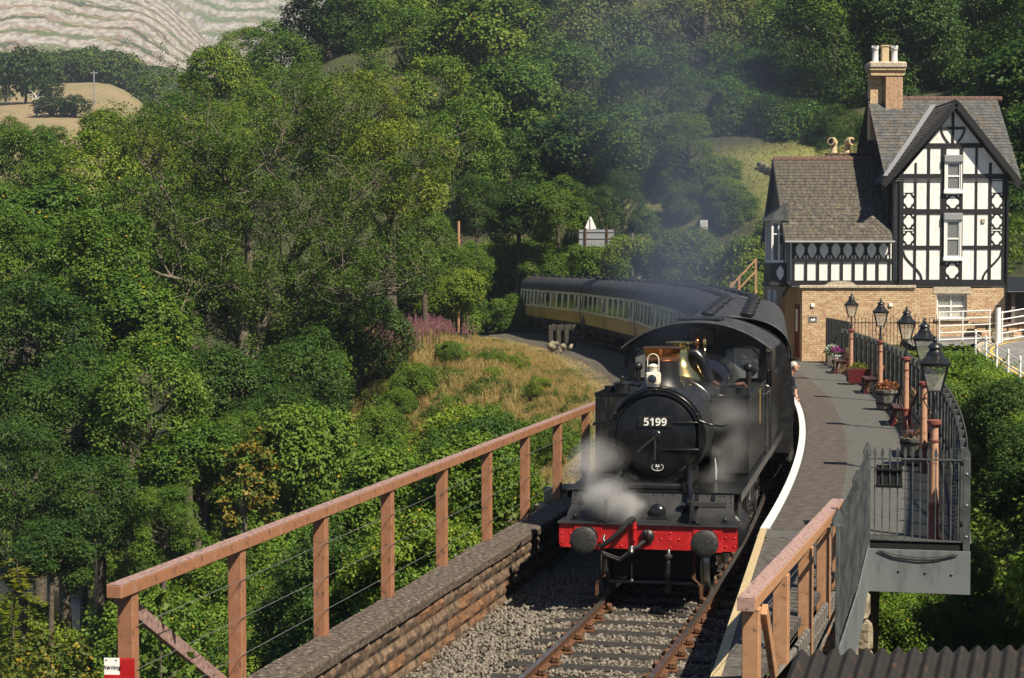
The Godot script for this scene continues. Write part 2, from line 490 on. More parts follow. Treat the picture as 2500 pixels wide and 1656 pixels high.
	M.pot_cream = mottled([Color(0.40, 0.30, 0.18), Color(0.60, 0.47, 0.29)], [0.2, 0.6], 0.02, 1.0, 0.8)
	M.pot_white = mottled([Color(0.36, 0.37, 0.38), Color(0.62, 0.63, 0.64)], [0.2, 0.6], 0.02, 1.0, 0.7)
	M.orange_board = mat(Color(0.52, 0.19, 0.05), 0.6)
	M.red_board = mat(Color(0.15, 0.025, 0.02), 0.5)
	M.bark = mottled([Color(0.035, 0.028, 0.020), Color(0.10, 0.082, 0.060), Color(0.17, 0.145, 0.11)], [0.2, 0.5, 0.85], 0.03, 0.8, 0.9, 2.0, 5, FastNoiseLite.TYPE_SIMPLEX_SMOOTH, Vector3(2, 0.5, 2))
	M.bark_pale = mottled([Color(0.07, 0.058, 0.042), Color(0.17, 0.145, 0.11), Color(0.26, 0.225, 0.175)], [0.2, 0.5, 0.85], 0.03, 0.8, 0.9, 2.0, 5, FastNoiseLite.TYPE_SIMPLEX_SMOOTH, Vector3(2, 0.5, 2), 3)
	M.yellow_paint = mat(Color(0.62, 0.42, 0.05), 0.8)
	M.skin = mat(Color(0.48, 0.27, 0.19), 0.5)
	M.hair = mat(Color(0.45, 0.43, 0.41), 0.7)
	M.shirt = mat(Color(0.035, 0.045, 0.075), 0.9)
	M.ground = mottled([Color(0.45, 0.45, 0.45), Color(0.75, 0.75, 0.75), Color(1, 1, 1)], [0.2, 0.5, 0.85], 0.02, 0.22, 0.95, 4.0)
	M.ground.vertex_color_use_as_albedo = true
	M.far = mottled([Color(0.70, 0.70, 0.70), Color(0.9, 0.9, 0.9), Color(1, 1, 1)], [0.2, 0.5, 0.85], 0.03, 0.02, 0.95)
	M.far.vertex_color_use_as_albedo = true
	M.water = mat(Color(0.010, 0.011, 0.006), 0.22, 0.0, 0.22)
	M.leaf = leafmat(Color(1.6, 1.6, 0.88), 0.5)
	M.leaf_yellow = leafmat(Color(2.45, 2.05, 0.92), 0.5)
	M.leaf_dark = leafmat(Color(0.78, 0.90, 0.66), 0.45)
	M.leaf_grey = leafmat(Color(2.2, 1.7, 1.9), 0.4)
	M.leaf_autumn = leafmat(Color(0.85, 0.9, 1.0), 0.5)
	M.grass = leafmat(Color(1, 1, 1), 0.4)


# ---------------------------------------------------------------- ground
func smooth(a: float, b: float, x: float) -> float:
	var t := clampf((x - a) / (b - a), 0.0, 1.0)
	return t * t * (3.0 - 2.0 * t)

func road_y(x: float, d: float) -> float:
	return 1.0 + (d - 68.0) * 0.10 + (x - 17.0) * 0.05

func ground_y(x: float, d: float) -> float:
	var o := offs(x, d)
	var nz := noise.get_noise_2d(x * 3.0, d * 3.0) * 0.5
	var y := -0.55
	if o < -3.0:
		# a level shelf widens towards the train's tail, then the bank falls to the valley
		var shelf := 9.5 * smooth(70.0, 104.0, d)
		var t := maxf(0.0, -4.6 - shelf - o)
		y = -0.5 - 0.58 * t + nz * minf(t * 0.25, 0.7) + 0.75 * smooth(86.0, 110.0, d) * smooth(-7.5, -11.5, o) - 0.25 * smooth(-4.6, -6.0, o) + nz * 0.3 * smooth(-5.6, -8.0, o)
		var yn := -5.2 - 0.42 * maxf(0.0, -3.0 - o) + nz
		y = lerpf(y, yn, smooth(41.0, 35.0, d))
		var vf := -11.4 + maxf(0.0, d - 110.0) * 0.09 + nz
		y = maxf(y, vf) + 0.25 * exp(-absf(y - vf))
		var rx := -15.0 - (d - 70.0) * 0.20
		y -= 2.2 * (1.0 - smooth(4.0, 8.0, absf(x - rx))) * (1.0 - smooth(96.0, 112.0, d))
	elif o > (2.5 if arcs(x, d) < 29.0 else 4.9):
		var near := -3.6 + nz
		if x > 9.0:
			near = lerpf(near, road_y(x, d) - 0.15, smooth(10.5 - (60.0 - d) * 0.02, 16.4, x))
		near = lerpf(near, road_y(x, d) - 0.1, smooth(66.0, 71.0, d))
		var back := clampf(0.55 + 0.5 * (o - 6.5), 0.4, 6.0) + nz * 0.3
		back = maxf(back, 0.5)
		if d > 118.0:
			back = maxf(back, minf(back, 6.0) + maxf(0.0, hill_y(x, d) - 6.0) * smooth(128.0, 142.0, d))
		back += 0.35 * maxf(0.0, x - 24.0)
		y = lerpf(near, back, smooth(80.0, 88.0, d))
	if d > 140.0:
		var edge := -20.0 - (d - 170.0) * 0.05
		var floor_y := -11.4 + (d - 110.0) * 0.09 + nz
		y = lerpf(y, lerpf(floor_y, hill_y(x, d), smooth(edge - 30.0, edge + 4.0, x)), smooth(140.0, 170.0, d))
	return y

func hill_y(x: float, d: float) -> float:
	return 6.0 + 0.28 * (d - 135.0) + 0.12 * clampf(x, -60.0, 30.0) + noise.get_noise_2d(x, d) * 1.2

func ground_col(x: float, d: float, y: float) -> Color:
	var o := offs(x, d)
	var k := noise.get_noise_2d(x * 9.0 + 40.0, d * 9.0) + 0.4 * noise.get_noise_2d(x * 31.0, d * 31.0)
	var soil := Color(0.050, 0.046, 0.022)
	var green := Color(0.065, 0.085, 0.022)
	var gold := Color(0.30, 0.225, 0.085)
	var c := soil.lerp(green, clampf(0.5 + k, 0.0, 1.0))
	if o < -3.4 and o > -19.0 and d > 40.0 and d < 136.0:
		c = gold.lerp(green, clampf(0.15 + 0.9 * k, 0.0, 1.0))
	if d > 138.0 and d < 154.0 and x > 2.0 and o > 8.0:
		c = Color(0.24, 0.245, 0.065).lerp(Color(0.16, 0.18, 0.045), clampf(0.35 + k, 0.0, 1.0))
	return c

func build_ground() -> void:
	noise.seed = 11
	noise.frequency = 0.02
	var mb := MB.new()
	var ds := []
	var d := 6.0
	while d < 340.0:
		ds.append(d)
		d += 1.1 if d < 60.0 else 1.6 if d < 150.0 else 5.0
	var xs := []
	var x := -110.0
	while x < 75.0:
		xs.append(x)
		x += 4.0 if x < -50.0 or x > 30.0 else 1.0
	var rows := []
	var cols := []
	for dd in ds:
		var r := PackedVector3Array()
		var cr := PackedColorArray()
		for xx in xs:
			var y := ground_y(xx, dd)
			r.append(Vector3(xx, y, -dd))
			cr.append(ground_col(xx, dd, y))
		rows.append(r)
		cols.append(cr)
	mb.grid(rows, -1.0, true, cols)
	setting("ground", mb, M.ground)
	# the river in its bed
	mb = MB.new()
	rows = []
	for i in 24:
		var r := PackedVector3Array()
		for j in 24:
			r.append(Vector3(-45.0 + 2.0 * j, -12.1, -30.0 - 3.6 * i))
		rows.append(r)
	mb.grid(rows, -1.0)
	setting("river", mb, M.water)


func far_y(x: float, d: float) -> float:
	var knots := [[290.0, -2.0], [330.0, 6.0], [400.0, 31.0], [480.0, 45.0], [570.0, 57.0], [700.0, 66.0], [900.0, 84.0], [1000.0, 100.0]]
	var y := 0.0
	for i in knots.size() - 1:
		if d >= knots[i][0]:
			y = lerpf(knots[i][1], knots[i + 1][1], clampf((d - knots[i][0]) / (knots[i + 1][0] - knots[i][0]), 0.0, 1.0))
	# the field falls away to the side of the valley
	var u := x / d
	y -= 90.0 * smooth(-0.215, -0.08, u) * smooth(330.0, 470.0, d) * (1.0 - 0.75 * smooth(600.0, 1000.0, d))
	return y + noise.get_noise_2d(x * 0.35, d * 0.35) * 3.0

func build_far() -> void:
	var mb := MB.new()
	var rows := []
	var cols := []
	for i in 46:
		var d := 290.0 + pow(i / 45.0, 1.3) * 730.0
		var r := PackedVector3Array()
		var cr := PackedColorArray()
		for j in 60:
			var x := -0.36 * d + j * 0.0075 * d
			r.append(Vector3(x, far_y(x, d), -d))
			var k := noise.get_noise_2d(x * 1.5, d * 1.5)
			var c := Color(0.29, 0.215, 0.115).lerp(Color(0.22, 0.19, 0.085), clampf(0.4 + k * 2.0, 0.0, 1.0))
			if d > 580.0 or x / d > -0.13:
				c = Color(0.06, 0.075, 0.025)
			cr.append(c)
		rows.append(r)
		cols.append(cr)
	mb.grid(rows, -1.0, true, cols)
	setting("field", mb, M.far)
	# the limestone hill in ledges, and the ridge behind it
	for hh in 2:
		mb = MB.new()
		rows = []
		cols = []
		var d0 := 980.0 if hh == 0 else 1480.0
		var d1 := 1420.0 if hh == 0 else 2150.0
		var b0 := 84.0 if hh == 0 else 128.0
		var ni := 250 if hh == 0 else 150
		var nj := 300 if hh == 0 else 200
		for i in ni:
			var t := i / (ni - 1.0)
			var r := PackedVector3Array()
			var cr := PackedColorArray()
			for j in nj:
				var u := lerpf(-0.32, -0.09, j / (nj - 1.0))
				var d := lerpf(d0, d1, t)
				var x := u * d
				var crest := 0.0
				if hh == 0:
					crest = 238.0 - 22.0 * smooth(-0.27, -0.20, u) - 66.0 * smooth(-0.205, -0.135, u) - 50.0 * smooth(-0.14, -0.10, u)
				else:
					crest = 372.0 - 40.0 * smooth(-0.2, -0.1, u)
				var steps := 11.0 if hh == 0 else 13.0
				var dip := (u + 0.27) * 2.6 if hh == 0 else (u + 0.15) * 1.0
				var tw := t * steps - dip * -1.6 + noise.get_noise_2d(x * 0.4, d * 0.1) * 1.1 + noise.get_noise_2d(x * 1.3 + 300.0, d * 0.3) * 0.35
				var fr := tw - floorf(tw)
				var rock := smooth(0.66, 0.74, fr) * (1.0 - smooth(0.92, 1.0, fr))
				var led := fr * 0.42 if fr < 0.64 else 0.27 + (fr - 0.64) / 0.36 * 0.73
				var te := (floorf(tw) + led - (tw - t * steps)) / steps
				var y := lerpf(b0, crest, clampf(lerpf(te, t, 0.4), 0.0, 1.05)) + noise.get_noise_2d(x * 6.0, d * 6.0) * 0.8
				r.append(Vector3(x, y, -d))
				var k := noise.get_noise_2d(x * 0.7 + 90.0, tw * 70.0)
				var k2 := noise.get_noise_2d(x * 0.7, tw * 36.0 + 77.0)
				var k3 := noise.get_noise_2d(x * 9.0, tw * 300.0)
				var c := Color(0.205, 0.145, 0.095).lerp(Color(0.25, 0.20, 0.145), clampf(0.5 + k3 * 1.5, 0.0, 1.0))
				if k2 > 0.12 and fr < 0.68:
					c = Color(0.095, 0.125, 0.045)
				if k2 < -0.15 and fr < 0.64:
					c = Color(0.055, 0.07, 0.035)
				if hh == 1:
					c = c.lerp(Color(0.12, 0.16, 0.06), 0.45)
				if rock + k * 0.5 + k3 * 0.4 > 0.62:
					c = Color(0.21, 0.19, 0.17).lerp(Color(0.36, 0.335, 0.30), clampf(0.5 + k3 * 2.0, 0.0, 1.0))
				elif k3 > 0.34 and fr > 0.3:
					c = Color(0.34, 0.31, 0.27)
				cr.append(c)
			rows.append(r)
			cols.append(cr)
		mb.grid(rows, -1.0, true, cols)
		setting("limestone_hill" if hh == 0 else "distant_ridge", mb, M.far)


# ---------------------------------------------------------------- railway
func build_track() -> void:
	# ballast bed
	var mb := MB.new()
	var rows := []
	for i in 90:
		var s := -14.0 + i * 1.75
		var r := PackedVector3Array()
		for o in [-4.7, -3.6, -2.3, -1.5, -0.5, 0.5, 1.42]:
			var y := -0.20
			if o < -4.0: y = -0.85
			elif o < -3.0: y = -0.42
			elif o < -2.0: y = -0.26
			if s < 14.0 and o < -2.3:
				r.append(trk(s, -2.38, -0.3))
			else:
				r.append(trk(s, o, y + 0.03 * sin(s * 3.1 + o * 5.0)))
		rows.append(r)
	mb.grid(rows, -1.0)
	setting("ballast", mb, M.ballast)
	# loose stones lying on it
	var shapes := []
	rng.seed = 5
	for k in 3:
		mb = MB.new()
		var pts := []
		for i in 4:
			var ring := PackedVector3Array()
			for j in 7:
				var an := TAU * (j % 6) / 6.0
				var la := lerpf(-PI / 2, PI / 2, i / 3.0)
				var rr := 1.0 + 0.28 * sin(j % 6 * 7.3 + i * 3.1 + k * 2.0)
				ring.append(Vector3(cos(an) * cos(la) * rr, sin(la) * 0.62 * rr, sin(an) * cos(la) * rr * 0.8))
			pts.append(ring)
		mb.grid(pts, 1.0, false)
		shapes.append(mb.done())
	var bed := thing("ballast_stones", "loose pale ballast stones between and beside the rusty rails", "gravel")
	bed.set_meta("kind", "stuff")
	for k in 3:
		var list := []
		for i in 6500:
			var s := rng.randf_range(-4.5, 9.0)
			var o := rng.randf_range(-2.4, 1.4)
			if rng.randf() < 0.25:
				s = rng.randf_range(9.0, 92.0)
				o = rng.randf_range(-4.5, -1.4)
			if absf(o) < 1.32 and s < 9.0:
				var ph := fposmod(s + 5.5, 0.76)
				if (ph < 0.15 or ph > 0.61) and rng.randf() < 0.93:
					continue
			var y := -0.192 if o > -2.0 else lerpf(-0.2, -0.45, clampf((-2.0 - o) / 1.6, 0.0, 1.0)) if s > 12.0 else -0.25
			var z := rng.randf_range(0.018, 0.040)
			list.append(Transform3D(Basis.from_euler(Vector3(rng.randf() * 6.0, rng.randf() * 6.0, rng.randf() * 6.0)).scaled(Vector3.ONE * z), trk(s, o, y + rng.randf_range(0.0, 0.03))))
		scatter(bed, "stones", shapes[k], M.ballast_stone, list)
	# sleepers, chairs, rails
	var tr := thing("railway_track", "", "")
	tr.set_meta("kind", "structure")
	mb = MB.new()
	mb.bx(-1.29, 1.29, -0.13, 0.0, -0.127, 0.127, 0.012)
	var sl := mb.done()
	mb = MB.new()
	for sd in [-1.0, 1.0]:
		mb.bx(sd * 0.7525 - 0.17, sd * 0.7525 + 0.17, 0.0, 0.03, -0.09, 0.09, 0.01)
		mb.bx(sd * 0.7525 - 0.13, sd * 0.7525 - 0.05, 0.03, 0.12, -0.05, 0.05, 0.02)
		mb.bx(sd * 0.7525 + 0.05, sd * 0.7525 + 0.15, 0.03, 0.12, -0.05, 0.05, 0.02)
		for q in [-1.0, 1.0]:
			mb.cyl(Vector3(sd * 0.7525 + q * 0.14, 0.02, 0.0), Vector3(sd * 0.7525 + q * 0.14, 0.08, 0.0), 0.02, 6)
	var ch := mb.done()
	for i in 165:
		var s := -5.5 + i * 0.76
		var t := trk_t(s, 0.0, -0.155)
		t.basis = t.basis.rotated(Vector3.UP, 0.012 * sin(i * 2.7))
		inst(tr, "sleeper", sl, M.sleeper, t)
		if i < 22:
			inst(tr, "rail_chairs", ch, M.rust, t)
	for sd in [-1.0, 1.0]:
		var web := MB.new()
		var head := MB.new()
		var prev := []
		for i in 130:
			var s := -8.0 + i
			var cur := []
			for p in [[-0.068, -0.15], [-0.068, -0.135], [-0.012, -0.115], [-0.012, -0.045], [-0.035, -0.03], [-0.035, -0.003], [0.035, -0.003], [0.035, -0.03], [0.012, -0.045], [0.012, -0.115], [0.068, -0.135], [0.068, -0.15]]:
				cur.append(trk(s, sd * 0.7525 + p[0], p[1]))
			cur.append(trk(s, sd * 0.7525 - 0.031, 0.0)); cur.append(trk(s, sd * 0.7525 + 0.031, 0.0))
			if prev:
				var axis: Vector3 = (trk(s, sd * 0.7525, -0.075) + trk(s - 1.0, sd * 0.7525, -0.075)) * 0.5
				for k in 11:
					if k != 5:
						web.quad(prev[k], prev[k + 1], cur[k + 1], cur[k], (prev[k] + prev[k + 1] + cur[k + 1] + cur[k]) * 0.25 - axis)
				head.quad(prev[12], prev[13], cur[13], cur[12], Vector3.UP)
				head.quad(prev[5], prev[12], cur[12], cur[5], prev[5] - prev[6] + Vector3.UP * 0.05)
				head.quad(prev[6], prev[13], cur[13], cur[6], prev[6] - prev[5] + Vector3.UP * 0.05)
			prev = cur
		var rl := part(tr, "rail", web, M.rust)
		part(rl, "running_surface", head, M.rail_top)


# ---------------------------------------------------------------- parapet with its stones, railing
func wall_pt(t: float, off: float, y: float) -> Vector3:
	# the parapet is straight; off is measured from its outer top edge to the track's side
	var a := Vector2(-3.82, 16.0)
	var b := Vector2(2.02, 40.2)
	var dir := (b - a).normalized()
	var p := a + dir * t
	return Vector3(p.x + dir.y * off, y, -(p.y - dir.x * off))

func build_parapet() -> void:
	var w := thing("stone_parapet", "weathered rust-stained stone parapet wall beside the track with flat coping", "wall")
	var yaw := -atan2(5.84, 24.2)
	var mb := MB.new()
	mb.box(Transform3D(Basis(Vector3.UP, yaw), wall_pt(11.0, 0.245, -3.1)), Vector3(0.44, 6.9, 26.0))
	part(w, "wall_core", mb, M.mortar)
	var vars := []
	rng.seed = 21
	for k in 8:
		mb = MB.new()
		var rows := []
		var nu := 5
		for i in 4:
			var r := PackedVector3Array()
			for j in nu + 1:
				var e := 0.0 if (i == 0 or i == 3 or j == 0 or j == nu) else rng.randf_range(0.02, 0.05)
				r.append(Vector3(e, (i / 3.0 - 0.5) * 0.97 + (0.0 if i == 0 or i == 3 else rng.randf_range(-0.05, 0.05)), (j / float(nu) - 0.5) * 0.975))
			rows.append(r)
		mb.grid(rows, 1.0, false)
		mb.quad(rows[0][0], rows[0][nu], rows[0][nu] + Vector3(-0.1, 0, 0), rows[0][0] + Vector3(-0.1, 0, 0), Vector3.DOWN)
		mb.quad(rows[3][0], rows[3][nu], rows[3][nu] + Vector3(-0.1, 0, 0), rows[3][0] + Vector3(-0.1, 0, 0), Vector3.UP)
		mb.quad(rows[0][0], rows[3][0], rows[3][0] + Vector3(-0.1, 0, 0), rows[0][0] + Vector3(-0.1, 0, 0), Vector3(0, 0, -1))
		mb.quad(rows[0][nu], rows[3][nu], rows[3][nu] + Vector3(-0.1, 0, 0), rows[0][nu] + Vector3(-0.1, 0, 0), Vector3(0, 0, 1))
		vars.append(mb.done())
	var hs := [0.20, 0.21, 0.20, 0.22]
	var y := 0.41
	for cse in 4:
		var t := 3.0 + rng.randf() * 0.4
		while t < 22.0:
			var ln := rng.randf_range(0.38, 0.85)
			var tr := Transform3D(Basis(Vector3.UP, yaw).scaled_local(Vector3(1.0, hs[cse], ln)), wall_pt(t + ln * 0.5, 0.467, y - hs[cse] * 0.5))
			inst(w, "stone", vars[rng.randi() % 8], M.stone_rust if cse >= 2 and rng.randf() < 0.5 or rng.randf() < 0.08 else M.stone_wall, tr)
			t += ln
		y -= hs[cse]
	var t2 := 2.2
	while t2 < 23.4:
		var ln := rng.randf_range(0.9, 1.45)
		mb = MB.new()
		mb.box(Transform3D(Basis(Vector3.BACK, rng.randf_range(-0.015, 0.015)), Vector3.ZERO), Vector3(0.53 + rng.randf() * 0.03, 0.15 + rng.randf() * 0.012, ln - 0.016), 0.028)
		part(w, "coping_stone", mb, M.coping, Transform3D(Basis(Vector3.UP, yaw + rng.randf_range(-0.004, 0.004)), wall_pt(t2 + ln * 0.5, 0.25, 0.483)))
		t2 += ln
	# the railing on its outer side
	var rl := thing("timber_railing", "long terracotta painted timber railing with wires above the stone parapet", "railing")
	var ts := []
	for i in 11:
		ts.append(1.28 + 2.645 * i)
	mb = MB.new()
	mb.bx(-0.075, 0.075, -1.47, 0.0, -0.07, 0.07, 0.006)
	var pm := mb.done()
	for i in 10:
		inst(rl, "post", pm, M.terracotta, Transform3D(Basis(Vector3.UP, yaw), wall_pt(ts[i], 0.02, 1.97)))
	var a := 0.94
	for i in 7:
		var b := a + (3.55 if i else 4.1)
		mb = MB.new()
		mb.box(Transform3D(Basis(Vector3.UP, yaw), wall_pt((a + b) * 0.5, 0.04, 2.03)), Vector3(0.15, 0.12, b - a - 0.006), 0.008)
		part(rl, "top_rail", mb, M.terracotta)
		mb = MB.new()
		mb.box(Transform3D(Basis(Vector3.UP, yaw), wall_pt((a + b) * 0.5, 0.04, 2.0925)), Vector3(0.146, 0.005, b - a - 0.012))
		part(rl, "faded_top", mb, M.terracotta_faded)
		a = b
	mb = MB.new()
	mb.beam(wall_pt(1.3, -0.09, 1.93), wall_pt(3.95, -0.09, 0.5), 0.06, 0.14, 0.006)
	part(rl, "diagonal_brace", mb, M.terracotta_faded)
	for q in [0.30, 0.70, 1.09]:
		mb = MB.new()
		mb.tube([wall_pt(1.28, 0.11, 1.97 - q), wall_pt(24.0, 0.11, 1.97 - q)], 0.0035, 5)
		part(rl, "wire", mb, M.wire)
	# the red and white warning board on the end post
	var sg := thing("warning_board", "small red and white warning board on the railing's end post", "sign", "", Transform3D(Basis(Vector3.UP, yaw * 0.3), wall_pt(1.15, 0.02, 1.12) + Vector3(-0.02, -0.02, 0.03)))
	mb = MB.new()
	mb.bx(-0.14, 0.003, -0.3, 0.3, -0.004, 0.004)
	part(sg, "white_panel", mb, M.white)
	mb = MB.new()
	mb.bx(0.003, 0.14, 0.0, 0.3, -0.004, 0.004)
	mb.bx(-0.1402, 0.003, -0.3, 0.148, 0.0045, 0.007)
	var rp := part(sg, "red_panel", mb, M.red)
	letters(sg, "warning_text", "Warning", 0.033, V(-0.07, 0.215, 0.006), M.black)
	mb = MB.new()
	for p in [[-0.12, 0.28], [-0.03, 0.28], [0.04, 0.28], [0.12, 0.28]]:
		mb.ball(Transform3D(Basis().scaled(Vector3(0.008, 0.008, 0.004)), V(p[0], p[1], 0.005)), 8, 4)
	part(sg, "screws", mb, M.dull_steel)

func letters(parent: Node, called: String, text: String, size: float, pos: Vector3, m: Material, bold := false, basis := Basis()) -> MeshInstance3D:
	var f := SystemFont.new()
	f.font_names = PackedStringArray(["Droid Sans"])
	if bold:
		f.font_weight = 700
	var t := TextMesh.new()
	t.text = text
	t.font = f
	t.font_size = 64
	t.pixel_size = size / 47.0
	t.depth = 0.006
	return inst(parent, called, t, m, Transform3D(basis, pos))


# ---------------------------------------------------------------- platform
func ribbon(s0: float, s1: float, step: float, o0: float, o1: float, y: float, thick := 0.0) -> MB:
	var mb := MB.new()
	var n := int(ceil((s1 - s0) / step))
	var rows := []
	for i in n + 1:
		var s := lerpf(s0, s1, float(i) / n)
		rows.append(PackedVector3Array([trk(s, o0, y), trk(s, o1, y)]))
	mb.grid(rows, -1.0)
	if thick > 0.0:
		for i in n:
			var a: Vector3 = rows[i][0]
			var b: Vector3 = rows[i + 1][0]
			var dn := Vector3.DOWN * thick
			mb.quad(a, b, b + dn, a + dn, rows[i][0] - rows[i][1])
			a = rows[i][1]
			b = rows[i + 1][1]
			mb.quad(a, b, b + dn, a + dn, rows[i][1] - rows[i][0])
	return mb

# the fence closes in a little towards the deck's end
func fo(s: float) -> float:
	return lerpf(4.45, 4.72, clampf((s - 5.6) / 40.0, 0.0, 1.0))

func build_platform() -> void:
	var p := Node3D.new()
	p.name = "platform"
	p.set_meta("kind", "structure")
	add_child(p)
	# body: solid from the road end to beyond the station, tarmac on top
	part(p, "tarmac_surface", ribbon(5.6, 14.6, 1.0, 1.45, 4.52, PLAT), M.tarmac)
	part(p, "tarmac_surface", ribbon(14.6, 100.0, 1.0, 1.45, 4.74, PLAT), M.tarmac)
	part(p, "platform_face", ribbon(6.9, 100.0, 1.0, 1.62, 3.05, PLAT - 0.12, 1.4), M.stone_wall)
	var edge := ribbon(6.45, 100.0, 1.0, 1.43, 1.57, PLAT + 0.004, 0.11)
	part(p, "white_edge", edge, M.white_line)
	# strip of red-brown blocks behind the white edge, every block its own piece near the camera
	part(p, "block_bedding", ribbon(6.45, 100.0, 1.0, 1.6, 2.48, PLAT + 0.003), M.tarmac)
	var far := MB.new()
	rng.seed = 8
	var blocks := []
	for k in 4:
		var mb := MB.new()
		mb.box(Transform3D(), Vector3(0.87, 0.02, 0.186), 0.004)
		blocks.append(mb.done())
	var s := 6.5
	var count := 0
	while s < 80.0:
		var t := trk_t(s, 2.04, PLAT + 0.002 + rng.randf() * 0.003)
		if count < 290:
			inst(p, "paving_block", blocks[count % 4], M.paver_red, t)
			s += 0.19
		else:
			far.box(t, Vector3(0.87, 0.02, 0.19))
			s += 0.192
		count += 1
	var fp := part(p, "far_paving", far, M.paver_red)
	fp.set_meta("kind", "stuff")
	# brick strip along the fence
	var strip := MB.new()
	s = 5.7
	while s < 34.0:
		for k in 3:
			strip.box(trk_t(s + (0.11 if k == 1 else 0.0), fo(s) - 0.44 + k * 0.155, PLAT + 0.003), Vector3(0.145, 0.012 + rng.randf() * 0.004, 0.205), 0.004)
		s += 0.215
	var bs := part(p, "brick_strip", strip, M.paver_red)
	bs.set_meta("kind", "stuff")
	# the steel deck that carries the platform over the stream, with its painted end plate
	var e0 := trk(5.55, 3.02, 0.0)
	var e1 := trk(5.55, 4.50, 0.0)
	var dir := (e1 - e0).normalized()
	var yaw := atan2(-dir.z, dir.x)
	var bt := Transform3D(Basis(Vector3.UP, yaw), e0)
	var mb := MB.new()
	mb.bx(0.0, e0.distance_to(e1), 0.22, 0.84, -0.012, 0.012, 0.003)
	var pl := part(p, "end_plate", mb, M.fascia, bt)
	for x in [0.48, 0.85, 1.22]:
		mb = MB.new()
		mb.ball(Transform3D(Basis().scaled(V(0.022, 0.022, 0.016)), V(x, 0.54 - 0.03 * x, 0.012)), 10, 6)
		part(pl, "bolt", mb, M.fence_grey)
	mb = MB.new()
	mb.bx(0.02, 1.46, 0.84, 0.93, -0.1, -0.03)
	part(p, "deck_channel", mb, M.soot, bt)
	part(p, "deck_side", ribbon(5.6, 14.6, 1.0, 4.46, 4.50, PLAT, 0.6), M.fascia)
	part(p, "deck_underside", ribbon(5.65, 52.0, 1.0, 3.1, 4.46, 0.3), M.soot)
	mb = MB.new()
	mb.tube([V(0.18, 0.82, 0.03), V(0.4, 0.73, 0.03), V(0.75, 0.69, 0.03), V(1.0, 0.71, 0.03), V(1.3, 0.79, 0.03)], 0.008, 5)
	mb.tube([V(0.22, 0.82, 0.03), V(0.42, 0.76, 0.03), V(0.75, 0.73, 0.03), V(1.0, 0.74, 0.03), V(1.26, 0.80, 0.03)], 0.006, 5)
	part(p, "cable", mb, M.soot, bt)
	# rough stone pier under the deck's end
	var pier := thing("stone_pier", "rough pale stone pier under the end of the platform deck", "pier")
	rng.seed = 31
	for k in 16:
		var yy := 0.1 - (k / 2) * 0.42
		mb = MB.new()
		mb.box(Transform3D(Basis(Vector3.UP, rng.randf_range(-0.1, 0.1)), Vector3.ZERO), Vector3(rng.randf_range(0.42, 0.6), 0.4, rng.randf_range(0.5, 0.8)), 0.07)
		part(pier, "stone", mb, M.pale_stone, trk_t(5.0 - (k % 2) * 2.6, 2.86 + rng.randf_range(-0.06, 0.06), yy))
	mb = MB.new()
	mb.box(trk_t(3.2, 2.75, -1.9), Vector3(0.4, 4.6, 6.2))
	mb.box(trk_t(9.2, 2.85, -1.9), Vector3(0.5, 4.6, 6.0))
	part(pier, "pier_core", mb, M.stone_wall)
	# the older timber and slab walk in front, ending against the railing
	var w := Node3D.new()
	w.name = "walkway"
	w.set_meta("kind", "structure")
	add_child(w)
	# its edge runs away from the track towards the camera
	var e := [trk(6.42, 1.45, 0.0), Vector3(1.56, 0, -16.2)]
	var rail := [Vector3(4.30, 0, -25.2), Vector3(1.80, 0, -16.4)]
	var far_edge := [trk(6.42, 1.45, 0.0), trk(6.42, 3.0, 0.0)]
	var n := 20
	rng.seed = 3
	for i in n:
		for half in 2:
			var t0 := float(i) / n
			var t1 := float(i + 1) / n - 0.0009
			var pts := PackedVector2Array()
			var a0: Vector3 = e[0].lerp(e[1], t0)
			var a1: Vector3 = e[0].lerp(e[1], t1)
			var r0: Vector3 = far_edge[1].lerp(rail[1], t0)
			var r1: Vector3 = far_edge[1].lerp(rail[1], t1)
			var u0 := 0.075 + 0.925 * half * 0.5
			var u1 := 0.075 + 0.925 * (half + 1) * 0.5 - 0.003
			for q in [a0.lerp(r0, u0), a0.lerp(r0, u1), a1.lerp(r1, u1), a1.lerp(r1, u0)]:
				pts.append(Vector2(q.x, -q.z))
			mb = MB.new()
			mb.prism(pts, PLAT - 0.1, PLAT + rng.randf_range(-0.004, 0.0), Transform3D(Basis(Vector3.RIGHT, -PI / 2), Vector3.ZERO))
			part(w, "slab", mb, M.deck)
	for i in 12:
		var pts := PackedVector2Array()
		var t0 := i / 12.0
		var t1 := (i + 1) / 12.0 - 0.0012
		var a0: Vector3 = e[0].lerp(e[1], t0)
		var a1: Vector3 = e[0].lerp(e[1], t1)
		var dd := Vector3(0.145, 0, 0)
		for q in [a0 - dd * 0.1, a0 + dd * 0.62, a1 + dd * 0.62, a1 - dd * 0.1]:
			pts.append(Vector2(q.x, -q.z))
		mb = MB.new()
		mb.prism(pts, PLAT - 0.14, PLAT + 0.005, Transform3D(Basis(Vector3.RIGHT, -PI / 2), Vector3.ZERO))
		part(w, "edge_slab", mb, M.yellow_edge)
	mb = MB.new()
	for i in 10:
		var a: Vector3 = e[0].lerp(e[1], i / 10.0) + Vector3(0.12, 0, 0)
		var b: Vector3 = e[0].lerp(e[1], (i + 1) / 10.0) + Vector3(0.12, 0, 0)
		mb.quad(a + Vector3(0, 0.84, 0), b + Vector3(0, 0.84, 0), b + Vector3(0, -0.6, 0), a + Vector3(0, -0.6, 0), Vector3(-1, 0, 0))
	part(w, "walkway_face", mb, M.stone_wall)
	mb = MB.new()
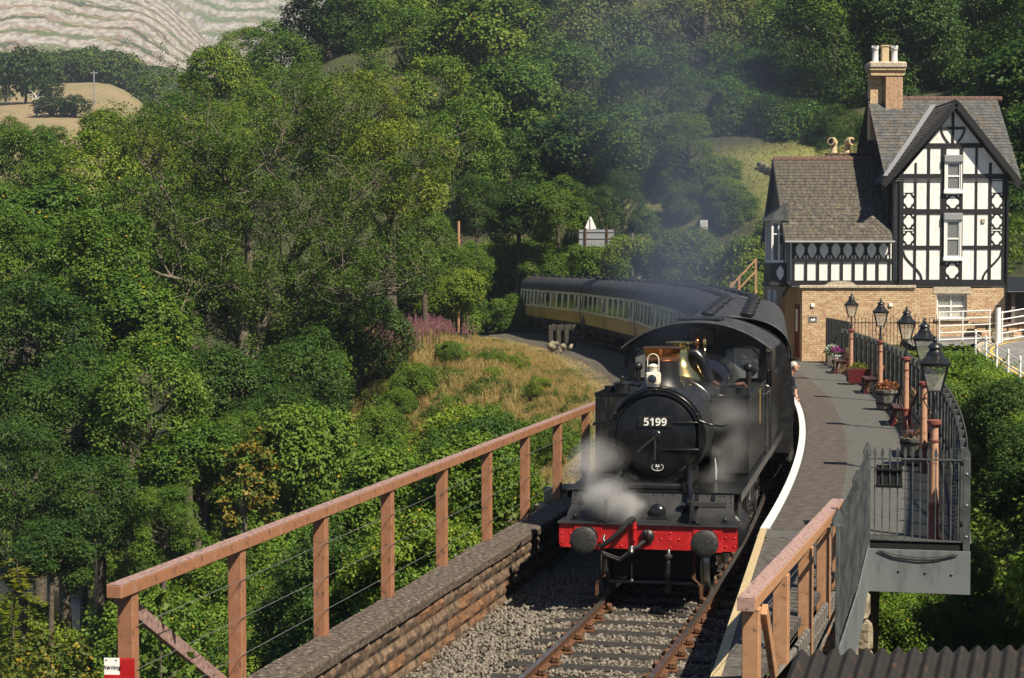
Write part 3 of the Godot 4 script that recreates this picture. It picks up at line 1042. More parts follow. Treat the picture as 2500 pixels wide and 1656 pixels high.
	mb.beam(trk(6.44, 1.46, PLAT + 0.002), trk(6.44, 2.9, PLAT + 0.002), 0.02, 0.012)
	part(w, "joint_line", mb, M.sill_stone)
	mb = MB.new()
	for k in 3:
		mb.beam(rail[0] + Vector3(0.12, 0.74 - k * 0.19, 0.1), rail[1] + Vector3(0.12, 0.74 - k * 0.19, -0.1), 0.06, 0.16, 0.01)
	part(w, "edge_timbers", mb, M.grey_wood)


# ---------------------------------------------------------------- fences on the platform
func build_platform_fences() -> void:
	# long palisade along the back
	var f := thing("palisade_fence", "long dark grey steel palisade fence curving along the back of the platform", "fence")
	var mb := MB.new()
	mb.prism(PackedVector2Array([Vector2(-0.062, 0.0), Vector2(0.062, 0.0), Vector2(0.062, 1.31), Vector2(0.0, 1.38), Vector2(-0.062, 1.31)]), -0.004, 0.004, Transform3D(Basis(Vector3.UP, PI / 2), Vector3.ZERO))
	var pale := mb.done()
	var s := 5.75
	for i in 300:
		inst(f, "pale", pale, M.fence_dark, trk_t(s, fo(s), PLAT + 0.02))
		s += 0.1545
	mb = MB.new()
	mb.bx(-0.05, 0.03, -0.3, 1.36, -0.03, 0.03, 0.004)
	var post := mb.done()
	s = 5.75
	while s < 52.3:
		inst(f, "post", post, M.fence_grey, trk_t(s, fo(s) - 0.05, PLAT))
		s += 1.39
	for y in [0.28, 1.16]:
		mb = MB.new()
		s = 5.7
		while s < 52.0:
			mb.beam(trk(s, fo(s) - 0.055, PLAT + y), trk(s + 1.0, fo(s + 1.0) - 0.055, PLAT + y), 0.03, 0.05)
			s += 1.0
		part(f, "rail", mb, M.fence_grey)
	# raking stay seen at the near end
	mb = MB.new()
	mb.beam(trk(5.9, 4.24, PLAT), trk(9.8, 4.38, PLAT + 1.1), 0.04, 0.05)
	part(f, "stay", mb, M.fence_dark)
	# screen that closes the deck's end
	var e0 := trk(5.58, 3.04, PLAT)
	var e1 := trk(5.58, 4.44, PLAT)
	var dir := (e1 - e0).normalized()
	var bt := Transform3D(Basis(Vector3.UP, atan2(-dir.z, dir.x)), e0)
	var ln := e0.distance_to(e1)
	var sc := thing("spear_top_screen", "grey spear-topped bar screen closing the end of the platform deck", "railing", "", bt)
	mb = MB.new()
	mb.bx(-0.009, 0.009, 0.0, 1.22, -0.009, 0.009)
	mb.prism(PackedVector2Array([Vector2(-0.008, 1.2), Vector2(-0.026, 1.25), Vector2(-0.018, 1.31), Vector2(0, 1.37), Vector2(0.018, 1.31), Vector2(0.026, 1.25), Vector2(0.008, 1.2)]), -0.004, 0.004)
	var bar := mb.done()
	for i in 12:
		inst(sc, "bar", bar, M.fence_grey, Transform3D(Basis(), V(0.11 + i * (ln - 0.22) / 11.0, 0.0, 0)))
	for y in [0.02, 1.19]:
		mb = MB.new()
		mb.bx(0.0, ln, y - 0.01, y + 0.012, -0.022, 0.022, 0.002)
		part(sc, "rail", mb, M.fence_grey)
	for x in [0.0, ln]:
		mb = MB.new()
		mb.bx(x - 0.05, x + 0.05, -0.7, 1.22, -0.035, 0.035, 0.006)
		mb.prism(PackedVector2Array([Vector2(x - 0.05, 1.2), Vector2(x - 0.05, 1.29), Vector2(x, 1.4), Vector2(x + 0.05, 1.29), Vector2(x + 0.05, 1.2)]), -0.012, 0.012)
		var po := part(sc, "post", mb, M.fence_grey)
		mb = MB.new()
		for y in [0.1, 0.55, 1.0]:
			mb.ball(Transform3D(Basis().scaled(V(0.02, 0.02, 0.014)), V(x, y, 0.036)), 8, 5)
		part(po, "bolts", mb, M.lead)
	mb = MB.new()
	mb.bx(0.13, 0.5, 0.77, 1.1, -0.02, -0.008)
	var bd := part(sc, "notice_plate", mb, M.soot)
	for y in [0.8, 1.03]:
		mb = MB.new()
		mb.bx(0.12, 0.51, y - 0.012, y + 0.018, 0.006, 0.03, 0.004)
		part(bd, "batten", mb, M.matt_black)
	# the same kind of fence going back along the pier towards the road bridge
	var g := thing("spear_top_fence", "grey spear-topped steel fence along the pier beside the timber railing", "fence")
	var pts := []
	for i in 3:
		pts.append(trk(5.55 - i * 3.7, 3.05 + 0.04 * i, PLAT))
	for i in 3:
		mb = MB.new()
		var tt := Transform3D(Basis(Vector3.UP, -TH + 0.02), pts[i])
		mb.box(tt.translated_local(V(0, 0.25, 0)), Vector3(0.04, 2.0, 0.10), 0.004)
		mb.prism(PackedVector2Array([Vector2(-0.06, 1.24), Vector2(-0.07, 1.3), Vector2(0, 1.43), Vector2(0.07, 1.3), Vector2(0.06, 1.24)]), -0.012, 0.012, tt * Transform3D(Basis(Vector3.UP, 0.5), Vector3.ZERO))
		part(g, "post", mb, M.fence_grey)
	for i in 2:
		for y in [0.03, 1.18]:
			mb = MB.new()
			mb.beam(pts[i] + V(0, y, 0), pts[i + 1] + V(0, y, 0), 0.045, 0.02)
			part(g, "rail", mb, M.fence_dark)
		for k in range(1, 17):
			var tr := Transform3D(Basis(Vector3.UP, -TH), pts[i].lerp(pts[i + 1], k / 17.0))
			inst(g, "bar", bar, M.fence_grey, tr)
	mb = MB.new()
	for i in 2:
		mb.beam(pts[i] + V(0.02, -0.42, 0), pts[i + 1] + V(0.02, -0.42, 0), 0.015, 0.7)
	part(g, "kick_plate", mb, M.fascia)

	# peach railing by the camera
	var r := thing("peach_railing", "short peach painted timber railing with faded pink top at the walkway's end", "railing")
	var p0 := Vector3(2.20, 0, -17.75)
	var p1 := Vector3(4.22, 0, -24.75)
	var dirr := (p1 - p0).normalized()
	var yaw := atan2(dirr.x, dirr.z)
	var us := [0.0, 0.27, 0.54, 0.775, 1.0]
	for u in us:
		mb = MB.new()
		mb.box(Transform3D(Basis(Vector3.UP, yaw), p0.lerp(p1, u) + V(0.05, 0.86, 0)), Vector3(0.16, 1.76, 0.16), 0.008)
		part(r, "post", mb, M.peach)
	mb = MB.new()
	mb.beam(p0 - dirr * 0.22 + V(0.03, 1.80, 0), p1 + dirr * 0.12 + V(0.03, 1.80, 0), 0.17, 0.12, 0.01)
	part(r, "top_rail", mb, M.peach)
	mb = MB.new()
	mb.beam(p0 - dirr * 0.215 + V(0.03, 1.864, 0), p1 + dirr * 0.115 + V(0.03, 1.864, 0), 0.165, 0.006)
	part(r, "faded_top", mb, M.peach_faded)
	mb = MB.new()
	mb.bx(-0.083, 0.083, -0.058, 0.058, -0.004, 0.004)
	part(r, "end_grain", mb, M.peach_faded, Transform3D(Basis(Vector3.UP, yaw), p0 - dirr * 0.222 + V(0.03, 1.80, 0)))
	mb = MB.new()
	mb.beam(p1 + V(0.16, 1.72, 0.02), p1.lerp(p0, 0.2) + V(0.16, 0.0, 0.0), 0.06, 0.13, 0.006)
	part(r, "far_brace", mb, M.peach_faded)
	mb = MB.new()
	mb.beam(p0 + V(0.17, 1.72, -0.02), p0.lerp(p1, 0.2) + V(0.17, 0.0, 0.0), 0.06, 0.13, 0.006)
	part(r, "near_brace", mb, M.peach)
	for y in [0.75, 1.12, 1.5]:
		mb = MB.new()
		mb.tube([p0 + V(-0.03, y, 0), p1 + V(-0.03, y, 0)], 0.0035, 5)
		part(r, "wire", mb, M.wire)

	# peach railing on the far side of the line, behind the engine
	var q := thing("far_peach_railing", "peach painted timber railing beside the coaches seen past the engine cab", "railing")
	var prev := Vector3.ZERO
	for i in 9:
		var ss := 38.0 + i * 2.2
		mb = MB.new()
		mb.box(trk_t(ss, -2.75, 0.7), Vector3(0.14, 2.4, 0.14), 0.006)
		part(q, "post", mb, M.peach)
		if i:
			mb = MB.new()
			mb.beam(trk(ss - 2.2, -2.75, 1.97), trk(ss, -2.75, 1.97), 0.17, 0.13, 0.008)
			part(q, "top_rail", mb, M.peach)


# ---------------------------------------------------------------- lamps, benches, tubs
func make_lamp(h: float) -> Node3D:
	var l := thing("platform_lamp", "", "street lamp", "gas-style platform lamps")
	var mb := MB.new()
	mb.lathe([Vector2(0.11, 0), Vector2(0.11, 0.04), Vector2(0.085, 0.06), Vector2(0.082, 0.16), Vector2(0.075, 0.17), Vector2(0.075, 0.47), Vector2(0.095, 0.48), Vector2(0.095, 0.51), Vector2(0.078, 0.525)], Transform3D(), 16)
	part(l, "base", mb, M.lamp_maroon)
	mb = MB.new()
	mb.lathe([Vector2(0.072, 0.52), Vector2(0.066, 1.0), Vector2(0.058, h - 1.22)], Transform3D(), 16)
	part(l, "column", mb, M.lamp_pink)
	mb = MB.new()
	mb.lathe([Vector2(0.058, h - 1.52), Vector2(0.075, h - 1.515), Vector2(0.075, h - 1.49), Vector2(0.06, h - 1.48)], Transform3D(), 16)
	mb.lathe([Vector2(0.06, h - 1.3), Vector2(0.105, h - 1.26), Vector2(0.105, h - 1.21), Vector2(0.07, h - 1.19), Vector2(0.05, h - 1.185)], Transform3D(), 16)
	part(l, "capital", mb, M.lamp_maroon)
	mb = MB.new()
	mb.lathe([Vector2(0.05, h - 1.19), Vector2(0.04, h - 1.05), Vector2(0.026, h - 1.03), Vector2(0.026, h - 0.76)], Transform3D(), 12)
	for sd in [-1.0, 1.0]:
		mb.tube([V(0, h - 1.08, 0), V(sd * 0.1, h - 1.02, 0), V(sd * 0.15, h - 0.93, 0), V(sd * 0.14, h - 0.84, 0), V(sd * 0.1, h - 0.79, 0)], 0.009, 6)
		mb.tube([V(0, h - 1.08, 0), V(0, h - 1.02, sd * 0.1), V(0, h - 0.93, sd * 0.15), V(0, h - 0.84, sd * 0.14), V(0, h - 0.79, sd * 0.1)], 0.009, 6)
	part(l, "frog_bracket", mb, M.lamp_black)
	var lant := MB.new()
	var b := h - 0.78
	var tp := h - 0.40
	for k in 4:
		var a := Vector2(cos(PI / 4 + k * PI / 2), sin(PI / 4 + k * PI / 2))
		var a2 := Vector2(cos(PI / 4 + (k + 1) * PI / 2), sin(PI / 4 + (k + 1) * PI / 2))
		lant.tube([V(a.x * 0.135, b, a.y * 0.135), V(a.x * 0.265, tp, a.y * 0.265)], 0.012, 6)
		lant.tube([V(a.x * 0.135, b, a.y * 0.135), V(a2.x * 0.135, b, a2.y * 0.135)], 0.012, 6)
		lant.tube([V(a.x * 0.265, tp, a.y * 0.265), V(a2.x * 0.265, tp, a2.y * 0.265)], 0.016, 6)
	var ln := part(l, "lantern_frame", lant, M.lamp_black)
	for k in 4:
		var a := Vector2(cos(PI / 4 + k * PI / 2), sin(PI / 4 + k * PI / 2))
		var a2 := Vector2(cos(PI / 4 + (k + 1) * PI / 2), sin(PI / 4 + (k + 1) * PI / 2))
		mb = MB.new()
		mb.quad(V(a.x * 0.133, b, a.y * 0.133), V(a2.x * 0.133, b, a2.y * 0.133), V(a2.x * 0.262, tp, a2.y * 0.262), V(a.x * 0.262, tp, a.y * 0.262), V(a.x + a2.x, 0, a.y + a2.y))
		part(ln, "pane", mb, M.lamp_glass)
	mb = MB.new()
	mb.lathe([Vector2(0.31, tp), Vector2(0.315, tp + 0.03), Vector2(0.155, tp + 0.14)], Transform3D(Basis(Vector3.UP, PI / 4), Vector3.ZERO), 4, 2.0)
	mb.lathe([Vector2(0.13, tp + 0.13), Vector2(0.13, tp + 0.15), Vector2(0.115, tp + 0.16), Vector2(0.115, tp + 0.175), Vector2(0.10, tp + 0.185), Vector2(0.075, tp + 0.235), Vector2(0.105, tp + 0.24), Vector2(0.10, tp + 0.27), Vector2(0.07, tp + 0.30), Vector2(0.035, tp + 0.32), Vector2(0.02, tp + 0.33)], Transform3D(), 16)
	part(l, "hood", mb, M.lamp_black)
	mb = MB.new()
	mb.lathe([Vector2(0.02, tp + 0.33), Vector2(0.034, tp + 0.35), Vector2(0.03, tp + 0.37), Vector2(0.016, tp + 0.385), Vector2(0.024, tp + 0.40), Vector2(0.004, tp + 0.43)], Transform3D(), 10)
	part(l, "finial", mb, M.lamp_black)
	return l

func make_bench() -> Node3D:
	var b := thing("platform_bench", "", "bench", "benches on the platform")
	var mb: MB
	for k in 2:
		mb = MB.new()
		mb.bx(-0.75, 0.75, 0.43, 0.465, -0.02 + k * 0.2, 0.16 + k * 0.2, 0.008)
		part(b, "seat_plank", mb, M.bench)
	for k in 2:
		mb = MB.new()
		mb.box(Transform3D(Basis(Vector3.RIGHT, -0.22), V(0, 0.60 + k * 0.19, -0.09 - k * 0.045)), Vector3(1.5, 0.15, 0.03), 0.008)
		part(b, "back_plank", mb, M.bench_light if k else M.bench_red)
	for x in [-0.6, 0.6]:
		mb = MB.new()
		mb.tube([V(x, 0.0, 0.40), V(x, 0.12, 0.33), V(x, 0.28, 0.31), V(x, 0.42, 0.37)], 0.035, 6)
		mb.tube([V(x, 0.0, -0.10), V(x, 0.12, -0.04), V(x, 0.28, -0.03), V(x, 0.43, -0.04), V(x, 0.65, -0.13), V(x, 0.88, -0.19)], 0.032, 6)
		mb.tube([V(x, 0.40, -0.04), V(x, 0.40, 0.37)], 0.03, 6)
		mb.tube([V(x, 0.06, -0.06), V(x, 0.06, 0.36)], 0.02, 6)
		var lg := part(b, "cast_leg", mb, M.bench_red)
		mb = MB.new()
		for q in 5:
			mb.tube([V(x, 0.08, -0.02 + q * 0.07), V(x, 0.2, 0.03 + q * 0.07), V(x, 0.3, -0.01 + q * 0.07), V(x, 0.39, 0.03 + q * 0.07)], 0.012, 5)
		part(lg, "monogram_scrolls", mb, M.bench_light)
	return b

func leaf_quad(mb: MB, p: Vector3, up: Vector3, side: Vector3, ln: float, w: float) -> void:
	var nn := up.cross(side).normalized()
	var a := p
	var t := p + up * ln
	var l := p + up * ln * 0.45 - side * w + nn * w * 0.25
	var r := p + up * ln * 0.45 + side * w + nn * w * 0.25
	mb.tri_flat(a, l, t, nn)
	mb.tri_flat(a, t, r, nn)

func flower_mound(sd: int, n: int, r: float, h: float, leaf: Color, petal: Color, share: float) -> MB:
	var g := RandomNumberGenerator.new()
	g.seed = sd
	var mb := MB.new()
	for i in n:
		var an := g.randf() * TAU
		var q := sqrt(g.randf())
		var p := V(cos(an) * r * q, h * (1.0 - q * q) * g.randf_range(0.4, 1.0), sin(an) * r * q)
		var fl := g.randf() < share and p.y > h * 0.2
		mb.col = petal if fl else leaf * g.randf_range(0.7, 1.3)
		var up := V(g.randf_range(-0.7, 0.7), g.randf_range(0.3, 1.0), g.randf_range(-0.7, 0.7)).normalized()
		leaf_quad(mb, p + (V(0, 0.04, 0) if fl else Vector3.ZERO), up, up.cross(V(g.randf() - 0.5, g.randf() - 0.5, g.randf() - 0.5)).normalized(), 0.07 if fl else 0.10, 0.035 if fl else 0.02)
	return mb

func make_tub(label: String, r: float, h: float, plant: MB) -> Node3D:
	var t := thing("barrel_planter", label, "planter", "barrel planters on the platform")
	for k in 14:
		var a := TAU * k / 14.0
		var mb := MB.new()
		mb.box(Transform3D(), Vector3(r * 0.43, h, 0.03), 0.006)
		part(t, "stave", mb, M.grey_wood, Transform3D(Basis(Vector3.UP, -a + PI / 2) * Basis(Vector3.RIGHT, 0.06), V(cos(a) * r * 0.95, h * 0.5 + 0.05, sin(a) * r * 0.95)))
	for y in [0.22, 0.75]:
		var mb := MB.new()
		mb.lathe([Vector2(r * (0.98 + 0.05 * y) + 0.012, h * y), Vector2(r * (0.98 + 0.05 * y) + 0.016, h * y + 0.05)], at(0, 0.05, 0), 20)
		part(t, "hoop", mb, M.soot)
	var so := MB.new()
	so.cyl(V(0, 0.06, 0), V(0, h - 0.02, 0), r * 0.9, 14)
	part(t, "soil", so, M.under)
	part(t, "plants", plant, M.leaf_autumn, at(0, h, 0))
	return t

func build_platform_furniture() -> void:
	var l := make_lamp(2.93)
	var ss := [5.95, 14.55, 23.7, 32.9, 41.6]
	var labels := ["pink lamp post with black lantern right behind the spear-topped screen", "pink lamp post with black lantern beside the barrel tub with white label", "pink lamp post with black lantern, third from the spear-topped screen", "pink lamp post with black lantern by the barrel of dry plants", "pink lamp post with black lantern closest to the station house"]
	for i in 5:
		var t := trk_t(ss[i], [3.98, 3.92, 3.93, 3.89, 3.78][i], PLAT)
		t.basis = t.basis * Basis(Vector3.UP, 0.02)
		if i == 0:
			l.transform = t
			l.set_meta("label", labels[0])
		else:
			copy_of(l, t, labels[i])
	# lamps farther along the platform, only their tops clear the train
	var fl := ["lantern on a post behind the coaches beside the wooden hand rail steps", "lantern on a post behind the coaches beside two red capped posts", "lantern on a post standing alone behind the second far coach"]
	var fs := [[71.0, 2.7], [84.0, 3.6], [102.0, 3.4]]
	for i in 3:
		copy_of(l, trk_t(fs[i][0], fs[i][1], 1.45), fl[i])
	# benches, backs to the fence, facing the line
	var b := make_bench()
	var bsx := [17.8, 25.2, 36.2, 46.2]
	var bl := ["maroon slatted platform bench beside the weathered barrel tub with white label", "maroon platform bench between the barrel of dry plants and a pink lamp post", "maroon platform bench with scroll legs beside the red planter box", "maroon platform bench beside the white flower pots near the station house"]
	for i in 4:
		var t := trk_t(bsx[i], 4.05, PLAT)
		t.basis = t.basis * Basis(Vector3.UP, -PI / 2)
		if i == 0:
			b.transform = t
			b.set_meta("label", bl[0])
		else:
			copy_of(b, t, bl[i])
	var dry := Color(0.24, 0.085, 0.03)
	var tub := make_tub("weathered half barrel tub with white plant label between bench and lamp", 0.34, 0.5, flower_mound(3, 160, 0.3, 0.16, Color(0.10, 0.05, 0.03), Color(0.3, 0.1, 0.06), 0.1))
	tub.transform = trk_t(15.9, 3.86, PLAT)
	var mb := MB.new()
	mb.bx(-0.045, 0.045, 0.0, 0.14, -0.003, 0.003)
	part(tub, "plant_label", mb, M.white, at(0.12, 0.52, 0.15, 0.1))
	var tub2 := make_tub("dark half barrel tub of dry rust-coloured plants beside fourth lamp", 0.34, 0.5, flower_mound(4, 240, 0.33, 0.28, dry, Color(0.34, 0.12, 0.04), 0.4))
	tub2.transform = trk_t(29.6, 3.88, PLAT)
	# planter box
	var px := thing("planter_box", "dark red wooden planter box with green plants by a bench", "planter", "", trk_t(40.0, 3.88, PLAT))
	for k in 4:
		mb = MB.new()
		var an := k * PI / 2
		mb.box(Transform3D(Basis(Vector3.UP, an) * Basis(Vector3.RIGHT, 0.10), V(sin(an) * (0.32 if k % 2 else 0.36), 0.30, cos(an) * (0.36 if k % 2 == 0 else 0.3))), Vector3(0.74, 0.46, 0.04), 0.008)
		part(px, "panel", mb, M.bench_red)
	for q in [-1.0, 1.0]:
		mb = MB.new()
		mb.bx(q * 0.22 - 0.06, q * 0.22 + 0.06, 0.0, 0.08, -0.2, 0.2, 0.01)
		part(px, "foot", mb, M.bench_light)
	part(px, "plants", flower_mound(6, 260, 0.34, 0.24, Color(0.14, 0.16, 0.03), Color(0.3, 0.28, 0.05), 0.3), M.leaf_autumn, at(0, 0.46, 0))
	# flower pots
	var fp := [[50.6, Color(0.62, 0.62, 0.56), "white pot of white petunias near the end of the palisade"], [49.0, Color(0.36, 0.03, 0.26), "white pot of magenta petunias beside the far bench"]]
	for i in 2:
		var fpn := thing("flower_pot", fp[i][2], "flower pot", "", trk_t(fp[i][0], 4.15 - i * 0.05, PLAT))
		mb = MB.new()
		mb.lathe([Vector2(0.001, 0.0), Vector2(0.15, 0.0), Vector2(0.21, 0.46), Vector2(0.235, 0.46), Vector2(0.235, 0.5), Vector2(0.2, 0.5), Vector2(0.001, 0.45)], Transform3D(), 16)
		part(fpn, "pot", mb, M.white_line)
		part(fpn, "flowers", flower_mound(9 + i, 320, 0.34, 0.34, Color(0.07, 0.12, 0.03), fp[i][1], 0.5), M.leaf_autumn, at(0, 0.46, 0))
	# the hut roof by the camera
	var hut := thing("corrugated_hut", "hut with dark rust-blotched corrugated roof below the walkway", "hut", "", Transform3D(Basis(Vector3.UP, 0.10), V(5.2, 0.0, -15.4)))
	var rows := []
	for i in 12:
		var r := PackedVector3Array()
		for j in 220:
			var x := -2.55 + j * 0.0245
			var t := i / 11.0
			r.append(V(x - t * 0.9, 1.52 - t * 0.62 + 0.034 * cos(x / 0.146 * TAU), -1.6 + t * 2.0))
		rows.append(r)
	mb = MB.new()
	mb.grid(rows, 1.0)
	part(hut, "corrugated_roof", mb, M.hut_roof)
	var rows2 := []
	for i in 3:
		var r := PackedVector3Array()
		for j in 220:
			var x := -2.55 + j * 0.0245
			r.append(V(x, 1.52 - i * 0.3 + 0.034 * cos(x / 0.146 * TAU), -1.6 - i * 0.6))
		rows2.append(r)
	mb = MB.new()
	mb.grid(rows2, -1.0)
	part(hut, "back_slope", mb, M.hut_roof)
	mb = MB.new()
	mb.bx(-2.35, 2.7, -3.6, 0.85, -2.3, 0.1)
	part(hut, "wall", mb, M.wood_dark)


# ---------------------------------------------------------------- the locomotive
func wheel(parent: Node, called: String, x: float, y: float, z: float, r: float, spokes: int) -> void:
	var sd := signf(x)
	var w := Node3D.new()
	w.name = called
	w.position = V(x, y, z)
	parent.add_child(w, true)
	var t := Transform3D(Basis(Vector3.FORWARD, PI / 2 * sd), Vector3.ZERO)   # lathe axis along x
	var mb := MB.new()
	mb.lathe([Vector2(r - 0.07, -0.065), Vector2(r + 0.03, -0.065), Vector2(r + 0.03, -0.04), Vector2(r + 0.004, -0.025), Vector2(r, 0.065), Vector2(r - 0.07, 0.065), Vector2(r - 0.07, -0.065)], t, 40, 0.9)
	part(w, "tyre", mb, M.steel)
	mb = MB.new()
	mb.lathe([Vector2(r - 0.14, -0.05), Vector2(r - 0.065, -0.055), Vector2(r - 0.065, 0.055), Vector2(r - 0.14, 0.05), Vector2(r - 0.14, -0.05)], t, 32, 0.9)
	mb.lathe([Vector2(0.001, 0.1), Vector2(0.13, 0.1), Vector2(0.14, -0.08), Vector2(0.001, -0.08)], t, 16)
	for k in spokes:
		var a := TAU * k / spokes
		mb.beam(V(0, sin(a) * 0.1, cos(a) * 0.1), V(0, sin(a) * (r - 0.1), cos(a) * (r - 0.1)), 0.05, 0.07, 0.01)
	part(w, "wheel_centre", mb, M.matt_black)

func arc_pts(cx: float, cy: float, r: float, a0: float, a1: float, n: int) -> Array:
	var o := []
	for i in n + 1:
		var a := lerpf(a0, a1, float(i) / n)
		o.append(Vector2(cx + r * cos(a), cy + r * sin(a)))
	return o

func build_engine() -> void:
	var hd := 0.198
	var e := thing("steam_locomotive", "black tank steam locomotive with red buffer beam and brass safety valve bonnet", "locomotive", "", Transform3D(Basis(Vector3.UP, -hd), V(1.965, 0, -27.47)))
	var mb := MB.new()
	# buffer beam
	var bp := PackedVector2Array([Vector2(-1.3, 1.165), Vector2(-1.3, 0.86)])
	for q in arc_pts(-1.24, 0.86, 0.06, PI, PI * 1.5, 4): bp.append(q)
	for q in arc_pts(1.24, 0.86, 0.06, PI * 1.5, TAU, 4): bp.append(q)
	bp.append(Vector2(1.3, 1.165))
	mb.prism(bp, -0.035, 0.0)
	var beam := part(e, "buffer_beam", mb, M.red)
	for sd in [-1.0, 1.0]:
		mb = MB.new()
		mb.box(at(sd * 0.87, 0.97, 0.008), Vector3(0.42, 0.38, 0.016), 0.006)
		part(beam, "buffer_pad", mb, M.red)
	mb = MB.new()
	var riv := []
	for y in [1.12, 1.0, 0.87]:
		for x in [-1.26, -1.13, 1.13, 1.26]:
			riv.append(V(x, y, 0.0))
	for x in [-0.58, -0.45, -0.33, -0.2, -0.07, 0.06, 0.19, 0.32, 0.45, 0.55]:
		riv.append(V(x, 1.125, 0.0))
	for x in [-0.5, -0.27, 0.02, 0.20, 0.33, 0.46]:
		riv.append(V(x, 0.95, 0.0))
	for x in [-0.55, -0.38, 0.33, -0.05]:
		riv.append(V(x, 0.835, 0.0))
	for x in [-0.45, 0.1, 0.33]:
		riv.append(V(x, 1.045, 0.0))
	for r in riv:
		mb.ball(Transform3D(Basis().scaled(V(0.017, 0.017, 0.013)), r), 8, 5)
	part(beam, "rivets", mb, M.red).set_meta("kind", "stuff")
	# buffers
	for sd in [-1.0, 1.0]:
		var b := Node3D.new()
		b.name = "buffer"
		b.position = V(sd * 0.87, 0.97, 0.0)
		e.add_child(b, true)
		var t := Transform3D(Basis(Vector3.RIGHT, PI / 2), Vector3.ZERO)
		mb = MB.new()
		mb.lathe([Vector2(0.15, 0.012), Vector2(0.13, 0.06), Vector2(0.11, 0.28), Vector2(0.115, 0.3), Vector2(0.08, 0.3)], t, 20)
		part(b, "buffer_stock", mb, M.matt_black)
		mb = MB.new()
		mb.lathe([Vector2(0.07, 0.28), Vector2(0.07, 0.42)], t, 16)
		part(b, "ram", mb, M.dull_steel)
		mb = MB.new()
		mb.lathe([Vector2(0.07, 0.415), Vector2(0.17, 0.425), Vector2(0.195, 0.43), Vector2(0.198, 0.445), Vector2(0.19, 0.455), Vector2(0.1, 0.466), Vector2(0.001, 0.47)], t, 32)
		part(b, "buffer_head", mb, M.buffer_face)
	# coupling and pipes
	mb = MB.new()
	mb.lathe([Vector2(0.001, 0.0), Vector2(0.10, 0.0), Vector2(0.105, 0.03), Vector2(0.07, 0.05), Vector2(0.05, 0.1), Vector2(0.001, 0.12)], Transform3D(Basis(Vector3.RIGHT, PI / 2), V(0.0, 0.99, 0.0)), 16)
	mb.tube([V(0.0, 0.99, 0.08), V(0.0, 1.0, 0.22), V(0.0, 1.07, 0.27), V(0.0, 1.1, 0.22)], [0.045, 0.05, 0.04, 0.02], 8)
	part(e, "draw_hook", mb, M.matt_black)
	mb = MB.new()
	mb.tube([V(0.02, 0.99, 0.2), V(-0.1, 0.88, 0.27), V(-0.22, 0.82, 0.27)], 0.03, 8)
	mb.tube([V(-0.2, 0.86, 0.24), V(-0.2, 0.78, 0.30)], 0.045, 8)
	mb.tube([V(-0.2, 0.82, 0.28), V(-0.36, 0.70, 0.28), V(-0.62, 0.78, 0.26)], 0.018, 7)
	mb.tube([V(-0.2, 0.80, 0.24), V(-0.37, 0.66, 0.22), V(-0.62, 0.74, 0.22)], 0.018, 7)
	part(e, "screw_coupling", mb, M.dull_steel)
	mb = MB.new()
	mb.tube([V(-0.2, 0.62, 0.22), V(-0.2, 0.40, 0.22)], 0.008, 6)
	mb.ball(Transform3D(Basis().scaled(Vector3.ONE * 0.034), V(-0.2, 0.37, 0.22)), 10, 6)
	part(e, "tommy_bar", mb, M.dull_steel)
	mb = MB.new()
	mb.tube([V(-0.19, 0.93, 0.03), V(-0.19, 1.20, 0.03), V(-0.19, 1.24, 0.05)], 0.032, 10)
	mb.lathe([Vector2(0.045, 0), Vector2(0.045, 0.03)], at(-0.19, 1.1, 0.03), 10)
	part(e, "vacuum_standpipe", mb, M.red)
	mb = MB.new()
	var hose := []
	var hr := []
	for i in 31:
		var u := i / 30.0
		hose.append(V(-0.19, 1.235, 0.05).bezier_interpolate(V(-0.24, 1.33, 0.22), V(-0.32, 1.05, 0.32), V(-0.66, 0.85, 0.25), u))
		hr.append(0.036 if i % 2 else 0.041)
	mb.tube(hose, hr, 10)
	part(e, "vacuum_hose", mb, M.soot)
	mb = MB.new()
	mb.tube([V(-0.6, 0.9, 0.14), V(-0.63, 0.94, 0.12), V(-0.62, 1.0, 0.08)], 0.022, 8)
	part(e, "hose_dummy", mb, M.dull_steel)
	mb = MB.new()
	mb.tube([V(0.31, 0.80, -0.02), V(0.31, 0.72, 0.04), V(0.31, 0.6, 0.05)], 0.028, 8)
	mb.lathe([Vector2(0.03, 0), Vector2(0.06, 0.02), Vector2(0.06, 0.05), Vector2(0.03, 0.07)], at(0.31, 0.68, 0.05), 12)
	part(e, "steam_heat_valve", mb, M.dull_steel)
	mb = MB.new()
	mb.tube([V(0.31, 0.62, 0.05), V(0.30, 0.45, 0.06), V(0.33, 0.3, 0.03), V(0.30, 0.2, -0.02), V(0.26, 0.22, -0.06)], 0.038, 10)
	part(e, "steam_heat_hose", mb, M.matt_black)
	# frames, guard irons, axle
	mb = MB.new()
	for sd in [-1.0, 1.0]:
		mb.bx(sd * 0.62 - 0.015, sd * 0.62 + 0.015, 0.45, 1.5, -11.4, -0.04)
	mb.bx(-0.9, 0.9, 0.42, 1.1, -3.2, -2.4)
	mb.bx(-0.8, 0.8, 0.25, 0.9, -11.2, -3.2)
	mb.bx(-0.58, 0.58, 0.30, 1.12, -1.0, -0.6)
	mb.bx(-0.55, 0.55, 0.2, 0.7, -2.4, -1.6)
	part(e, "frames", mb, M.soot)
